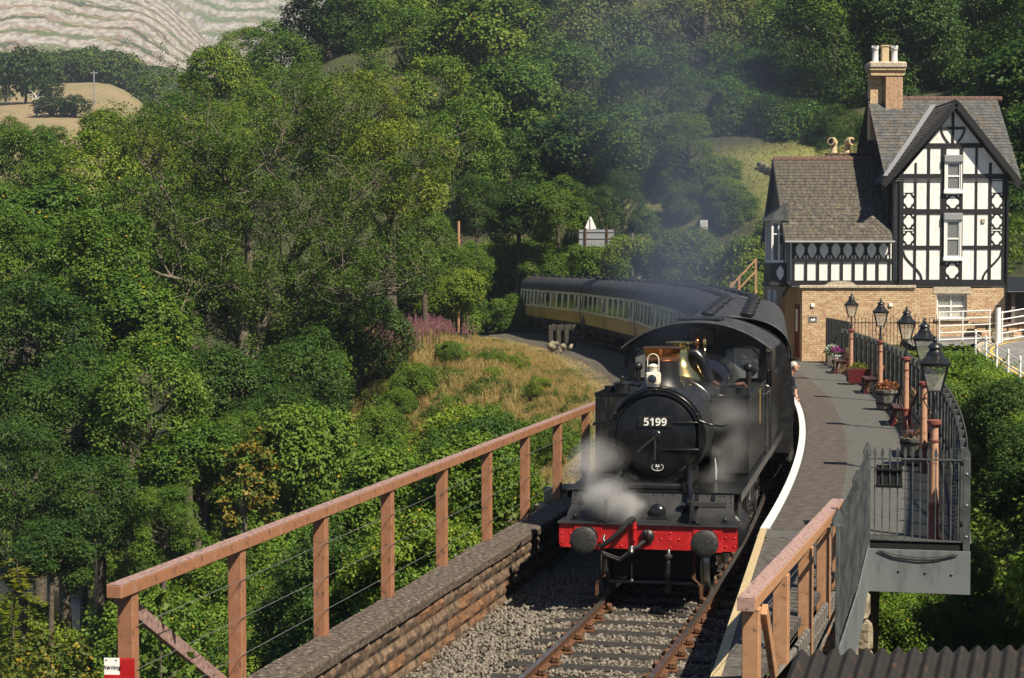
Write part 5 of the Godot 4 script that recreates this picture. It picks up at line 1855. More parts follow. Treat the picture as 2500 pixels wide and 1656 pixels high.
func build_coach(idx: int, s0: float, label: String, upper: Material, lower: Material) -> void:
	var ln := 19.7
	var a := trk(s0, 0.0, 0.0)
	var b := trk(s0 + ln, 0.0, 0.0)
	var dir := (b - a).normalized()
	var o := thing("railway_coach", label, "coach", "coaches of the train", Transform3D(Basis(Vector3.UP, atan2(-dir.x, -dir.z)), a))
	# local: z = 0 at the near end, -ln at the far end
	var pr := coach_profile(0)
	for half in 2:
		var mb := MB.new()
		for sd in [-1.0, 1.0]:
			var rows := []
			for z in [0.0, -ln]:
				var r := PackedVector3Array()
				for i in (range(0, 3) if half == 0 else range(2, 6)):
					r.append(V(sd * pr[i].x, pr[i].y + (0.02 if half and i == 2 else 0.0), z))
				rows.append(r)
			mb.grid(rows, sd * 1.0 if true else 1.0)
		if half == 0:
			part(o, "lower_body", mb, lower)
		else:
			part(o, "upper_body", mb, upper)
	# ends
	var ep := PackedVector2Array()
	for p in pr: ep.append(Vector2(p.x - 0.004, p.y))
	for i in 13:
		var t := lerpf(0.12, PI - 0.12, i / 12.0)
		ep.append(Vector2(cos(t) * 1.29, 2.95 + sin(t) * 0.80))
	for i in range(5, -1, -1): ep.append(Vector2(-pr[i].x + 0.004, pr[i].y))
	for z in [0.0, -ln]:
		var mb := MB.new()
		mb.prism(ep, z - 0.02, z + 0.02)
		var en := part(o, "end_panel", mb, M.matt_black)
		mb = MB.new()
		var q := 1.0 if z == 0.0 else -1.0
		mb.bx(-0.55, 0.55, 1.15, 3.25, z + q * 0.02, z + q * 0.2, 0.06)
		mb.bx(-0.42, 0.42, 1.0, 1.2, z + q * 0.02, z + q * 0.2, 0.03)
		for sd in [-1.0, 1.0]:
			mb.cyl(V(sd * 0.87, 1.03, z), V(sd * 0.87, 1.03, z + q * 0.24), 0.12, 12)
			mb.tube([V(sd * 1.0, 1.3, z + q * 0.05), V(sd * 1.0, 2.6, z + q * 0.05)], 0.02, 6)
		part(en, "gangway", mb, M.soot)
	# roof
	var rows := []
	for z in [0.03, -ln * 0.5, -ln - 0.03]:
		var r := PackedVector3Array()
		for i in 25:
			var t := lerpf(0.0, PI, i / 24.0)
			var c := cos(t)
			r.append(V(signf(c) * pow(absf(c), 0.72) * 1.335, 2.915 + pow(sin(t), 0.8) * 0.88, z))
		rows.append(r)
	var mb := MB.new()
	mb.grid(rows, 1.0)
	var roof := part(o, "roof", mb, M.roof_grey)
	mb = MB.new()
	for sd in [-1.0, 1.0]:
		mb.tube([V(sd * 1.335, 2.92, 0.03), V(sd * 1.335, 2.92, -ln - 0.03)], 0.018, 6)
	for z in [0.03, -ln - 0.03]:
		var pth := []
		for i in 25: pth.append(V(rows[0][i].x, rows[0][i].y + 0.005, z))
		mb.tube(pth, 0.022, 6)
	part(roof, "gutter", mb, M.matt_black)
	mb = MB.new()
	mb.lathe([Vector2(0.10, 0.0), Vector2(0.10, 0.06), Vector2(0.15, 0.08), Vector2(0.16, 0.13), Vector2(0.12, 0.18), Vector2(0.001, 0.2)], Transform3D(), 14)
	var vent := mb.done()
	var vn := 9
	for k in vn:
		var z := -1.2 - k * (ln - 2.4) / (vn - 1)
		for sd in [-1.0, 1.0]:
			inst(roof, "ventilator", vent, M.matt_black, at(sd * 0.42 + 0.05 * sin(k * 3.0), 3.735, z + 0.3 * sd))
	mb = MB.new()
	for z in [-0.25, -ln + 0.25]:
		mb.tube([V(-1.25, 3.2, z), V(-0.7, 3.62, z), V(0.0, 3.83, z), V(0.4, 3.78, z - 0.3)], 0.022, 6)
		mb.bx(-1.32, -1.22, 3.02, 3.06, z - 0.5, z + 0.1)
	part(roof, "roof_conduit", mb, M.matt_black)
	# windows, doors: both sides
	for sd in [-1.0, 1.0]:
		var yaw: float = 0.0
		var wins := []
		var doors := [0.9, 10.0, 18.8]
		for k in 4: wins.append(2.35 + k * 1.86)
		for k in 4: wins.append(11.85 + k * 1.86)
		if idx == 4:
			doors = [0.9, 11.3, 12.6, 15.2, 18.8]
			wins = [2.35, 4.21, 6.07, 7.93, 9.79, 13.9, 16.5, 17.6]
		for z in wins:
			var ww := 1.22 if not (idx == 4 and z > 13.0) else 0.62
			mb = MB.new()
			var t := Transform3D(Basis(Vector3.BACK, sd * 0.075), V(sd * 1.362, 2.32, -z))
			mb.box(t, Vector3(0.016, 0.98, ww + 0.12), 0.004)
			var wf := part(o, "window_frame", mb, upper if idx > 1 else M.matt_black)
			mb = MB.new()
			mb.box(t.translated_local(V(sd * 0.008, -0.13, 0)), Vector3(0.012, 0.66, ww), 0.002)
			part(wf, "pane", mb, M.glass_dark)
			mb = MB.new()
			mb.box(t.translated_local(V(sd * 0.012, 0.33, 0)), Vector3(0.018, 0.25, ww * 0.92), 0.03)
			part(wf, "top_light", mb, M.glass_dark)
			mb = MB.new()
			for q in [-0.5, 0.0, 0.5]:
				mb.box(t.translated_local(V(sd * 0.02, 0.33, q * ww * 0.9)), Vector3(0.01, 0.26, 0.025))
			for q in [-0.5, 0.5]:
				mb.box(t.translated_local(V(sd * 0.016, 0.33 + q * 0.25, 0)), Vector3(0.012, 0.02, ww * 0.92))
			part(wf, "glazing_bar", mb, M.lead)
		for z in doors:
			mb = MB.new()
			var t := Transform3D(Basis(Vector3.BACK, sd * 0.075), V(sd * 1.362, 2.36, -z))
			mb.box(t, Vector3(0.014, 0.86, 0.5), 0.004)
			var dw := part(o, "door_window", mb, upper if idx > 1 else M.matt_black)
			mb = MB.new()
			mb.box(t.translated_local(V(sd * 0.007, 0, 0)), Vector3(0.012, 0.74, 0.38), 0.02)
			part(dw, "pane", mb, M.soot)
			mb = MB.new()
			for q in [-0.38, 0.38]:
				mb.box(Transform3D(Basis(Vector3.BACK, 0.0), V(sd * 1.378, 1.62, -z + q)), Vector3(0.016, 1.2, 0.022))
				mb.box(t.translated_local(V(sd * 0.0, 0.0, q)), Vector3(0.014, 1.1, 0.022))
			for y in [1.15, 1.65, 2.75]:
				mb.box(at(sd * 1.385, y, -z + 0.38), Vector3(0.03, 0.06, 0.12), 0.008)
			mb.tube([V(sd * 1.41, 1.9, -z - 0.5), V(sd * 1.41, 2.5, -z - 0.5)], 0.014, 6)
			part(o, "door_shuts", mb, M.soot)
	# line between the colours, underframe, bogies
	mb = MB.new()
	mb.bx(-1.3, 1.3, 0.86, 1.03, -ln + 0.1, -0.1)
	mb.bx(-0.9, 0.9, 0.45, 0.9, -ln * 0.62, -ln * 0.38)
	mb.bx(-1.2, -0.9, 0.4, 0.86, -8.4, -7.2, 0.03)
	mb.bx(-1.2, -0.9, 0.45, 0.86, -12.8, -11.0, 0.03)
	mb.bx(0.9, 1.2, 0.4, 0.86, -9.4, -7.4, 0.03)
	for sd in [-1.0, 1.0]:
		mb.bx(sd * 1.3, sd * 1.42, 0.78, 0.82, -ln + 0.4, -0.4)
		mb.tube([V(sd * 1.15, 0.86, -5.0), V(sd * 1.15, 0.4, -8.0), V(sd * 1.15, 0.4, -11.8), V(sd * 1.15, 0.86, -14.8)], 0.04, 6)
	part(o, "underframe", mb, M.under)
	for bz in [-2.9, -ln + 2.9]:
		mb = MB.new()
		for sd in [-1.0, 1.0]:
			mb.bx(sd * 1.0 - 0.06, sd * 1.0 + 0.06, 0.45, 0.72, bz - 1.7, bz + 1.7, 0.03)
			for q in [-1.28, 1.28]:
				mb.bx(sd * 1.0 - 0.12, sd * 1.0 + 0.16, 0.3, 0.62, bz + q - 0.18, bz + q + 0.18, 0.04)
				mb.tube([V(sd * 1.1, 0.7, bz + q - 0.55), V(sd * 1.1, 0.55, bz + q), V(sd * 1.1, 0.7, bz + q + 0.55)], 0.045, 6)
		mb.bx(-1.0, 1.0, 0.5, 0.8, bz - 0.25, bz + 0.25)
		var bg := part(o, "bogie", mb, M.under)
		mb = MB.new()
		for q in [-1.28, 1.28]:
			for sd in [-1.0, 1.0]:
				mb.lathe([Vector2(0.001, 0.06), Vector2(0.40, 0.06), Vector2(0.455, 0.06), Vector2(0.455, -0.04), Vector2(0.48, -0.06), Vector2(0.001, -0.06)], Transform3D(Basis(Vector3.FORWARD, PI / 2 * sd), V(sd * 0.75, 0.457, bz + q)), 24, 0.9)
			mb.cyl(V(-0.75, 0.457, bz + q), V(0.75, 0.457, bz + q), 0.07, 8)
		part(bg, "wheels", mb, M.under)

func build_train() -> void:
	var labels := ["maroon coach coupled directly behind the locomotive bunker", "coach with ventilated grey roof, second behind the locomotive", "smoke-veiled cream and mustard coach in the middle of the train", "cream over mustard coach with four windows each side of a centre door, next to last", "cream over mustard coach at the tail of the train with soot-stained end"]
	for i in 5:
		build_coach(i, 4.95 + 12.15 + i * 20.15, labels[i], M.maroon if i == 0 else M.cream, M.maroon if i == 0 else M.mustard)


# ---------------------------------------------------------------- station house
# elevation drawing of the front: 150 units to the metre, x from the drawing's edge, y down
func ex(u: float) -> float:
	return 9.641 + u * 0.006669

func ey(v: float) -> float:
	return 14.052 - v * 0.006669

func erect(mb: MB, u0: float, u1: float, v0: float, v1: float, z0: float, z1: float, bev := 0.0) -> void:
	mb.bx(ex(u0), ex(u1), ey(v1), ey(v0), z0, z1, bev)

func ebar(mb: MB, u0: float, v0: float, u1: float, v1: float, w: float, z0: float, z1: float) -> void:
	var a := V(ex(u0), ey(v0), (z0 + z1) * 0.5)
	var b := V(ex(u1), ey(v1), (z0 + z1) * 0.5)
	var d := (b - a).normalized()
	var n := V(-d.y, d.x, 0)
	mb.box(Transform3D(Basis(d, n, V(0, 0, 1)), (a + b) * 0.5), Vector3(a.distance_to(b), w, absf(z1 - z0)))

func quatrefoil(cx: float, cy: float, rx: float, ry: float) -> PackedVector2Array:
	var o := PackedVector2Array()
	for k in 48:
		var a := TAU * k / 48
		var lobe := 0.72 + 0.28 * pow(absf(cos(2.0 * a)), 0.8)
		o.append(Vector2(cx + cos(a) * rx * lobe, cy + sin(a) * ry * lobe))
	return o

func lozenge(cx: float, cy: float, rx: float, ry: float) -> PackedVector2Array:
	var o := PackedVector2Array()
	for q in [[0, 1], [0.28, 0.80], [0.62, 0.55], [0.98, 0.28], [1, 0], [0.98, -0.22], [0.70, -0.5], [0.42, -0.72], [0.22, -0.9], [0, -1], [-0.22, -0.9], [-0.42, -0.72], [-0.70, -0.5], [-0.98, -0.22], [-1, 0], [-0.98, 0.28], [-0.62, 0.55], [-0.28, 0.80]]:
		o.append(Vector2(cx + q[0] * rx, cy + q[1] * ry))
	return o

# slates over a sloping plane: o bottom corner, du along the eaves, dv up the slope
func slate_rows(o: Vector3, du: Vector3, dv: Vector3, w: float, rowh: float, keep: Callable, sd: int) -> Array:
	var g := RandomNumberGenerator.new()
	g.seed = sd
	var lu := du.length()
	var lv := dv.length()
	var u := du / lu
	var vv := dv / lv
	var n := u.cross(vv).normalized()
	if n.y < 0.0: n = -n
	var list := []
	var r := 0
	while r * rowh < lv - rowh * 0.3:
		var x := -w * 0.5 * (r % 2)
		while x < lu:
			var x0 := maxf(x, 0.0)
			var x1 := minf(x + w, lu)
			if x1 - x0 > 0.03:
				var c := o + u * ((x0 + x1) * 0.5) + vv * (r * rowh + rowh * 0.62) + n * (0.022 + g.randf() * 0.006)
				if keep.call(c):
					var tilt := Basis(u, vv, u.cross(vv)) * Basis(Vector3.RIGHT, -0.075 * signf(u.cross(vv).y)) * Basis(Vector3.BACK, g.randf_range(-0.012, 0.012))
					list.append([Transform3D(tilt.scaled_local(V((x1 - x0) - 0.006, rowh * 1.5, 0.011)), c), g.randi() % 3])
			x += w
		r += 1
	return list

func sash(parent: Node, T: Transform3D, x0: float, x1: float, y0: float, y1: float, z: float, inner: Material, bars: int) -> void:
	var mb := MB.new()
	var f := 0.055
	mb.bx(x0, x0 + f, y0, y1, z - 0.05, z + 0.03)
	mb.bx(x1 - f, x1, y0, y1, z - 0.05, z + 0.03)
	mb.bx(x0 + f, x1 - f, y1 - f, y1, z - 0.05, z + 0.03)
	mb.bx(x0 + f, x1 - f, y0, y0 + f, z - 0.05, z + 0.03)
	mb.bx(x0 + f, x1 - f, (y0 + y1) * 0.5 - 0.03, (y0 + y1) * 0.5 + 0.03, z - 0.045, z + 0.02)
	for k in bars:
		var x := lerpf(x0, x1, (k + 1.0) / (bars + 1.0))
		mb.bx(x - 0.022, x + 0.022, y0 + f, y1 - f, z - 0.04, z + 0.015)
	var w := part(parent, "window", mb, M.white, T)
	mb = MB.new()
	mb.bx(x0 + f, x1 - f, y0 + f, y1 - f, z - 0.02, z - 0.017)
	part(w, "pane", mb, M.pane)
	mb = MB.new()
	var rows := []
	for i in 2:
		var r := PackedVector3Array()
		for k in 25:
			r.append(V(lerpf(x0 + f, x1 - f, k / 24.0), y0 + f if i == 0 else y1 - f, z - 0.10 + 0.018 * sin(k * 1.6)))
		rows.append(r)
	mb.grid(rows, -1.0)
	part(w, "curtain", mb, inner)

func build_station() -> void:
	var org := V(15.5, 0.95, -76.0)
	var h := thing("station_house", "black and white half-timbered station house with brick ground floor and slate roofs", "house", "", Transform3D(Basis(), org))
	var T := Transform3D(Basis(), V(-15.5, -0.95, 0))
	var mb := MB.new()
	# ground floor: bricks on a core
	var y0 := 0.95
	var y1 := 3.86
	mb.bx(11.60, 16.95, y0 - 0.4, y1, -3.0, 0.02)
	mb.bx(18.15, 19.66, y0 - 0.4, y1, -3.0, 0.02)
	mb.bx(16.95, 18.15, y0 - 0.4, 2.66, -3.0, 0.02)
	mb.bx(16.95, 18.15, 3.64, y1, -3.0, 0.02)
	mb.bx(16.95, 18.15, 2.66, 3.64, -3.0, -0.3)
	mb.bx(11.25, 11.6, y0 - 0.4, y1, -9.0, -2.0)
	mb.bx(11.6, 19.6, y0 - 0.4, y1, -8.9, -3.0)
	var gw := part(h, "ground_floor_wall", mb, M.brick_joint, T)
	rng.seed = 77
	var br := [MB.new(), MB.new(), MB.new()]
	var row := 0
	var y := y0
	while y < y1 - 0.04:
		var x := 11.58 - (0.115 if row % 2 else 0.0)
		while x < 19.68:
			var xa := maxf(x, 11.58)
			var xb := minf(x + 0.226, 19.68)
			var mid := (xa + xb) * 0.5
			if xb - xa > 0.04 and not (mid > 16.85 and mid < 18.25 and y > 2.5):
				br[rng.randi() % 3].bx(xa, xb, y, y + 0.074, 0.0, 0.03 + rng.randf() * 0.006)
			x += 0.236
		var z := -0.01 - (0.115 if row % 2 else 0.0)
		while z > -2.0:
			br[rng.randi() % 3].bx(11.572 - rng.randf() * 0.005, 11.61, y, y + 0.074, z - 0.226, z)
			z -= 0.236
		z = -2.02
		while z > -9.0:
			br[rng.randi() % 3].bx(11.222 - rng.randf() * 0.005, 11.26, y, y + 0.074, z - 0.226, z)
			z -= 0.236
		y += 0.0832
		row += 1
	for k in 3:
		part(gw, "bricks", br[k], [M.brick, M.brick_b, M.brick_c][k]).set_meta("kind", "stuff")
	# stone lintel, sill, coping with its curved hump
	mb = MB.new()
	mb.bx(16.80, 18.30, 3.64, 3.95, 0.0, 0.05, 0.008)
	mb.bx(16.86, 18.26, 2.56, 2.66, -0.1, 0.12, 0.01)
	part(gw, "window_stone", mb, M.sill_stone)
	mb = MB.new()
	mb.bx(11.45, 16.1, 3.86, 3.98, -0.5, 0.12, 0.02)
	var hump := PackedVector2Array()
	hump.append(Vector2(12.35, 3.98))
	for i in 13:
		var t := i / 12.0
		hump.append(Vector2(lerpf(12.5, 13.7, t), 3.99 + 0.16 * sqrt(maxf(0.0, 1.0 - pow(2.0 * t - 1.0, 2)))))
	hump.append(Vector2(13.85, 3.98))
	mb.prism(hump, -0.2, 0.10)
	part(gw, "coping", mb, M.sill_stone)
	sash(h, T, 16.97, 18.13, 2.66, 3.62, -0.14, M.curtain, 1)
	# plinth line of iron fittings
	for q in [[11.99, 3.18], [15.1, 3.2]]:
		mb = MB.new()
		mb.bx(q[0] - 0.07, q[0] + 0.07, q[1] - 0.07, q[1] + 0.07, 0.03, 0.1, 0.01)
		part(gw, "flood_lamp", mb, M.white)
	mb = MB.new()
	mb.bx(11.84, 12.18, 2.5, 2.74, 0.036, 0.055, 0.004)
	var plq := part(h, "wall_plaque", mb, M.soot, T)
	mb = MB.new()
	for q in [[11.85, 12.17, 2.51, 2.52], [11.85, 12.17, 2.72, 2.73], [11.85, 11.86, 2.52, 2.72], [12.16, 12.17, 2.52, 2.72]]:
		mb.bx(q[0], q[1], q[2], q[3], 0.055, 0.058)
	mb.prism(PackedVector2Array([Vector2(11.91, 2.60), Vector2(11.95, 2.66), Vector2(12.0, 2.62), Vector2(12.05, 2.68), Vector2(12.11, 2.62), Vector2(12.09, 2.56), Vector2(11.93, 2.56)]), 0.055, 0.058)
	part(plq, "white_marks", mb, M.white)
	# side wall fittings seen from the platform
	mb = MB.new()
	mb.bx(11.2, 11.235, 1.75, 3.4, -3.1, -2.3, 0.005)
	part(gw, "orange_board", mb, M.orange_board)
	mb = MB.new()
	mb.bx(11.53, 11.575, 1.05, 3.2, -1.7, -0.5, 0.008)
	var rb := part(h, "red_notice_board", mb, M.red_board, T)
	mb = MB.new()
	mb.bx(11.52, 11.532, 2.1, 3.0, -1.35, -0.8)
	part(rb, "paper", mb, M.white)
	mb = MB.new()
	for q in [-5.2, -6.9]:
		mb.bx(11.19, 11.24, 2.1, 3.7, q - 0.5, q + 0.5, 0.01)
	part(gw, "side_window", mb, M.white)
	mb = MB.new()
	mb.bx(11.1, 11.2, 1.3, 1.42, -9.0, -2.1, 0.02)
	part(gw, "plinth_pipe", mb, M.timber)
	# upper wing: plaster and black boards
	mb = MB.new()
	erect(mb, 228, 832, 1240, 1508, -3.6, -0.05)
	part(h, "wing_wall", mb, M.plaster, T)
	mb = MB.new()
	erect(mb, 208, 230, 1240, 1500, -6.8, -0.62)
	part(h, "wing_end_wall", mb, M.plaster, T)
	var wt := MB.new()
	erect(wt, 228, 246, 1245, 1500, -0.06, 0.0)
	for k in 8:
		erect(wt, 306 + k * 71.2, 321 + k * 71.2, 1362, 1482, -0.06, 0.0)
	erect(wt, 228, 832, 1352, 1372, -0.06, 0.012)
	erect(wt, 222, 838, 1482, 1512, -0.06, 0.05)
	for k in 3:
		erect(wt, 190 + k * 14.0, 196 + k * 14.0, 1250, 1490, -0.5, -0.52 + 0.03)
	var w1 := part(h, "wing_timber_frame", wt, M.timber, T)
	mb = MB.new()
	erect(mb, 246, 818, 1245, 1352, -0.06, -0.012)
	part(w1, "patterned_board", mb, M.timber)
	for k in 8:
		mb = MB.new()
		mb.prism(lozenge(ex(277.5 + k * 71.2), ey(1300), 0.172, 0.345), -0.02, -0.004)
		part(w1, "white_lozenge", mb, M.plaster)
		mb = MB.new()
		for q in [-1.0, 1.0]:
			mb.prism(PackedVector2Array([Vector2(ex(277.5 + k * 71.2 + q * 22), ey(1352)), Vector2(ex(277.5 + k * 71.2 + q * 31), ey(1352)), Vector2(ex(277.5 + k * 71.2 + q * 31), ey(1338)), Vector2(ex(277.5 + k * 71.2 + q * 27), ey(1328)), Vector2(ex(277.5 + k * 71.2 + q * 22), ey(1340))]), -0.02, -0.004)
		part(w1, "white_spandrel", mb, M.plaster)
	mb = MB.new()
	for k in 46:
		erect(mb, 232 + k * 13.0, 240 + k * 13.0, 1513, 1520, -0.06, 0.02)
	for k in 50:
		erect(mb, 866 + k * 13.0, 874 + k * 13.0, 1513, 1520, -0.06, 0.02)
	part(w1, "dentil_fringe", mb, M.plaster)
	# wing roof
	var we := V(10.85, 5.74, 0.28)
	var wr := V(10.85, 9.17, -3.35)
	mb = MB.new()
	var w_du := V(4.28, 0, 0)
	var w_dv := wr - we
	mb.quad(we, we + w_du, wr + w_du, wr, V(0, 1, 1))
	mb.quad(we + V(0, -0.09, 0), we + w_du + V(0, -0.09, 0), wr + w_du + V(0, -0.09, 0), wr + V(0, -0.09, 0), V(0, -1, -1))
	mb.quad(wr, wr + w_du, V(15.13, 5.74, -7.0), V(10.85, 5.74, -7.0), V(0, 1, -1))
	mb.quad(we, we + V(0, -0.09, 0), wr + V(0, -0.09, 0), wr, V(-1, 0, 0))
	var wroof := part(h, "wing_roof", mb, M.slate, T)
	mb = MB.new()
	mb.box(Transform3D(), Vector3.ONE, 0.0)
	var unit := mb.done()
	var mats := [M.slate, M.slate, M.slate_b]
	var sl := slate_rows(we, w_du, w_dv, 0.185, 0.188, func(_c): return true, 5)
	var rest := MB.new()
	for i in sl.size():
		if i < 290:
			inst(wroof, "slate", unit, mats[sl[i][1]], sl[i][0])
		else:
			rest.box(sl[i][0], Vector3.ONE)
	part(wroof, "upper_slates", rest, M.slate).set_meta("kind", "stuff")
	for k in 14:
		mb = MB.new()
		mb.lathe([Vector2(0.11, -0.15), Vector2(0.12, -0.14), Vector2(0.11, 0.145), Vector2(0.10, 0.15)], Transform3D(Basis(Vector3.BACK, PI / 2), V(11.0 + k * 0.305, 9.14, -3.35)), 10, 0.5)
		part(wroof, "ridge_tile", mb, M.ridge)
	mb = MB.new()
	mb.tube([V(10.83, 5.70, 0.36), V(15.2, 5.70, 0.36)], 0.05, 8)
	part(wroof, "gutter", mb, M.lead)
	mb = MB.new()
	mb.beam(V(10.84, 5.6, 0.3), V(10.84, 9.05, -3.35), 0.05, 0.22)
	mb.beam(V(10.84, 5.6, -7.0), V(10.84, 9.05, -3.35), 0.05, 0.22)
	mb.prism(PackedVector2Array([Vector2(0.4, 5.6), Vector2(6.9, 5.6), Vector2(3.35, 9.0)]), -0.02, 0.02, Transform3D(Basis(Vector3.UP, PI / 2), V(11.0, 0, 0)))
	part(wroof, "barge_board", mb, M.timber)
	# oriel on the platform side
	mb = MB.new()
	mb.bx(10.42, 11.02, 4.88, 4.98, -2.6, -0.55, 0.01)
	mb.bx(10.42, 11.02, 6.46, 6.56, -2.6, -0.55, 0.01)
	for q in [-0.58, -1.0, -1.55, -2.1, -2.55]:
		mb.bx(10.42, 10.5, 4.98, 6.46, q - 0.03, q + 0.03)
	for q in [10.72, 10.99]:
		mb.bx(q - 0.035, q + 0.035, 4.98, 6.46, -0.62, -0.55)
	mb.bx(10.42, 11.02, 6.0, 6.05, -0.61, -0.56)
	var ori := part(h, "oriel_window", mb, M.white, T)
	mb = MB.new()
	mb.bx(10.5, 10.98, 4.98, 6.46, -0.615, -0.60)
	mb.bx(10.47, 10.48, 4.98, 6.46, -2.5, -0.62)
	part(ori, "pane", mb, M.glass_dark)
	mb = MB.new()
	mb.bx(10.38, 11.04, 4.05, 4.86, -2.6, -0.56)
	mb.bx(10.34, 11.08, 3.92, 4.06, -2.7, -0.46, 0.03)
	part(ori, "oriel_base", mb, M.timber)
	mb = MB.new()
	mb.prism(lozenge(10.78, 4.47, 0.15, 0.30), -0.565, -0.55)
	part(ori, "white_lozenge", mb, M.plaster)
	mb = MB.new()
	mb.prism(PackedVector2Array([Vector2(10.2, 6.55), Vector2(11.1, 6.55), Vector2(11.1, 7.25), Vector2(10.98, 7.25)]), -2.7, -0.42)
	part(ori, "oriel_roof", mb, M.slate_c)
	mb = MB.new()
	mb.tube([V(11.1, 4.0, -0.3), V(10.5, 2.9, -0.3)], 0.05, 6)
	part(ori, "bracket", mb, M.timber)
	# gable block
	mb = MB.new()
	mb.prism(PackedVector2Array([Vector2(ex(872), ey(1508)), Vector2(ex(1508), ey(1508)), Vector2(ex(1508), ey(866)), Vector2(ex(1190), ey(470)), Vector2(ex(872), ey(866))]), -0.3, 0.0)
	mb.bx(15.15, 19.6, 3.9, 8.25, -7.6, -0.3)
	part(h, "gable_wall", mb, M.plaster, T)
	var tf := MB.new()
	for q in [[868, 892, 845, 1515], [955, 970, 872, 1478], [1033, 1049, 690, 1478], [1114, 1146, 690, 1478], [1226, 1246, 690, 1478], [1319, 1333, 690, 1478], [1400, 1418, 780, 1478], [1482, 1511, 845, 1515], [958, 970, 780, 850], [1175, 1191, 480, 690]]:
		erect(tf, q[0], q[1], q[2], q[3], 0.0, 0.028)
	for q in [[1010, 1360, 664, 692], [862, 1516, 846, 874], [868, 1511, 1056, 1086], [868, 1511, 1274, 1296], [868, 1511, 1477, 1513], [1118, 1256, 567, 583]]:
		erect(tf, q[0], q[1], q[2], q[3], 0.0, 0.034)
	erect(tf, 866, 1514, 1488, 1516, 0.0, 0.07)
	for sd in [-1.0, 1.0]:
		var c := 1183.0
		for k in 6:
			var a0 := k / 6.0
			var a1 := (k + 1) / 6.0
			ebar(tf, c + sd * (70 - 46 * pow(a0, 1.8)), 575 + 90 * a0, c + sd * (70 - 46 * pow(a1, 1.8)), 575 + 90 * a1, 0.075, 0.0, 0.028)
		# lower curved braces
		var l0 := 893.0 if sd < 0 else 1481.0
		for k in 8:
			var a0 := k / 8.0
			var a1 := (k + 1) / 8.0
			var f0: float = 112.0 * (0.5 - 0.5 * cos(a0 * PI) * 1.0) * -sd
			var f1: float = 112.0 * (0.5 - 0.5 * cos(a1 * PI) * 1.0) * -sd
			ebar(tf, l0 + f0, 1306 + 172 * a0, l0 + f1, 1306 + 172 * a1, 0.085, 0.0, 0.024)
	var gt := part(h, "gable_timber_frame", tf, M.timber, T)
	# panels with quatrefoils
	for q in [[890, 957, 958, 1057], [890, 957, 1084, 1176], [890, 957, 1186, 1276], [1416, 1484, 958, 1057], [1416, 1484, 1084, 1176], [1416, 1484, 1186, 1276], [1144, 1228, 970, 1058], [1144, 1228, 1370, 1479]]:
		mb = MB.new()
		erect(mb, q[0], q[1], q[2], q[3], 0.0, 0.016)
		var pn := part(h, "quatrefoil_panel", mb, M.timber, T)
		mb = MB.new()
		mb.prism(quatrefoil((ex(q[0]) + ex(q[1])) * 0.5, (ey(q[2]) + ey(q[3])) * 0.5, (ex(q[1]) - ex(q[0])) * 0.44, (ey(q[2]) - ey(q[3])) * 0.41), 0.012, 0.022)
		for sx in [0.1, 0.9]:
			for sy in [0.1, 0.9]:
				var cx := lerpf(ex(q[0]), ex(q[1]), sx)
				var cy := lerpf(ey(q[3]), ey(q[2]), sy)
				mb.bx(cx - 0.025, cx + 0.025, cy - 0.03, cy + 0.03, 0.012, 0.021)
		part(pn, "white_quatrefoil", mb, M.plaster)
	# windows with hood and sill
	for q in [[735, 965], [1080, 1365]]:
		mb = MB.new()
		erect(mb, 1128, 1242, q[0], q[0] + 42, 0.03, 0.20, 0.02)
		part(gt, "window_hood", mb, M.lead)
		mb = MB.new()
		erect(mb, 1128, 1244, q[1] - 22, q[1], 0.03, 0.16, 0.015)
		part(gt, "window_sill", mb, M.white)
		mb = MB.new()
		erect(mb, 1146, 1228, q[0] + 42, q[1] - 22, -0.001, 0.022)
		part(gt, "window_back", mb, M.under)
		sash(h, T, ex(1144), ex(1229), ey(q[1] - 22), ey(q[0] + 42), 0.09, M.curtain if q[0] < 1000 else M.blind, 0)
	for sd in [1140.0, 1232.0]:
		for q in [[777, 945], [1122, 1345]]:
			mb = MB.new()
			erect(mb, sd - 7, sd + 5, q[0], q[1], 0.02, 0.12)
			part(gt, "window_side_trim", mb, M.white)
	mb = MB.new()
	erect(mb, 1358, 1380, 1114, 1138, 0.0, 0.06, 0.01)
	part(gt, "alarm_box", mb, M.sill_stone)
	# roofs of the block
	var apx := V(17.57, 11.28, 0.0)
	var lft := V(14.78, 8.12, 0.0)
	var rgt := V(20.08, 8.16, 0.0)
	mb = MB.new()
	var me := V(14.85, 8.2, 0.05)
	var mr := V(14.85, 11.72, -3.95)
	var mdu := V(5.42, 0, 0)
	mb.quad(me, me + mdu, mr + mdu, mr, V(0, 1, 1))
	mb.quad(mr, mr + mdu, V(20.27, 8.2, -7.9), V(14.85, 8.2, -7.9), V(0, 1, -1))
	mb.quad(me + V(0, -0.08, 0), me + mdu + V(0, -0.08, 0), mr + mdu + V(0, -0.08, 0), mr + V(0, -0.08, 0), V(0, -1, -1))
	var mroof := part(h, "main_roof", mb, M.slate_c, T)
	var keep := func(c: Vector3) -> bool:
		# not where the gable's own roof covers the slope
		var gy := 11.28 - absf(c.x - 17.55) * 1.133
		return gy < c.y + 0.05 and not (c.x > 14.95 and c.x < 16.2 and c.z < -3.4)
	var ms := slate_rows(me, mdu, mr - me, 0.20, 0.20, keep, 6)
	var mm := [MB.new(), MB.new(), MB.new()]
	for q in ms: mm[q[1]].box(q[0], Vector3.ONE)
	for k in 3:
		part(mroof, "slates", mm[k], [M.slate_c, M.slate_c, M.slate_b][k]).set_meta("kind", "stuff")
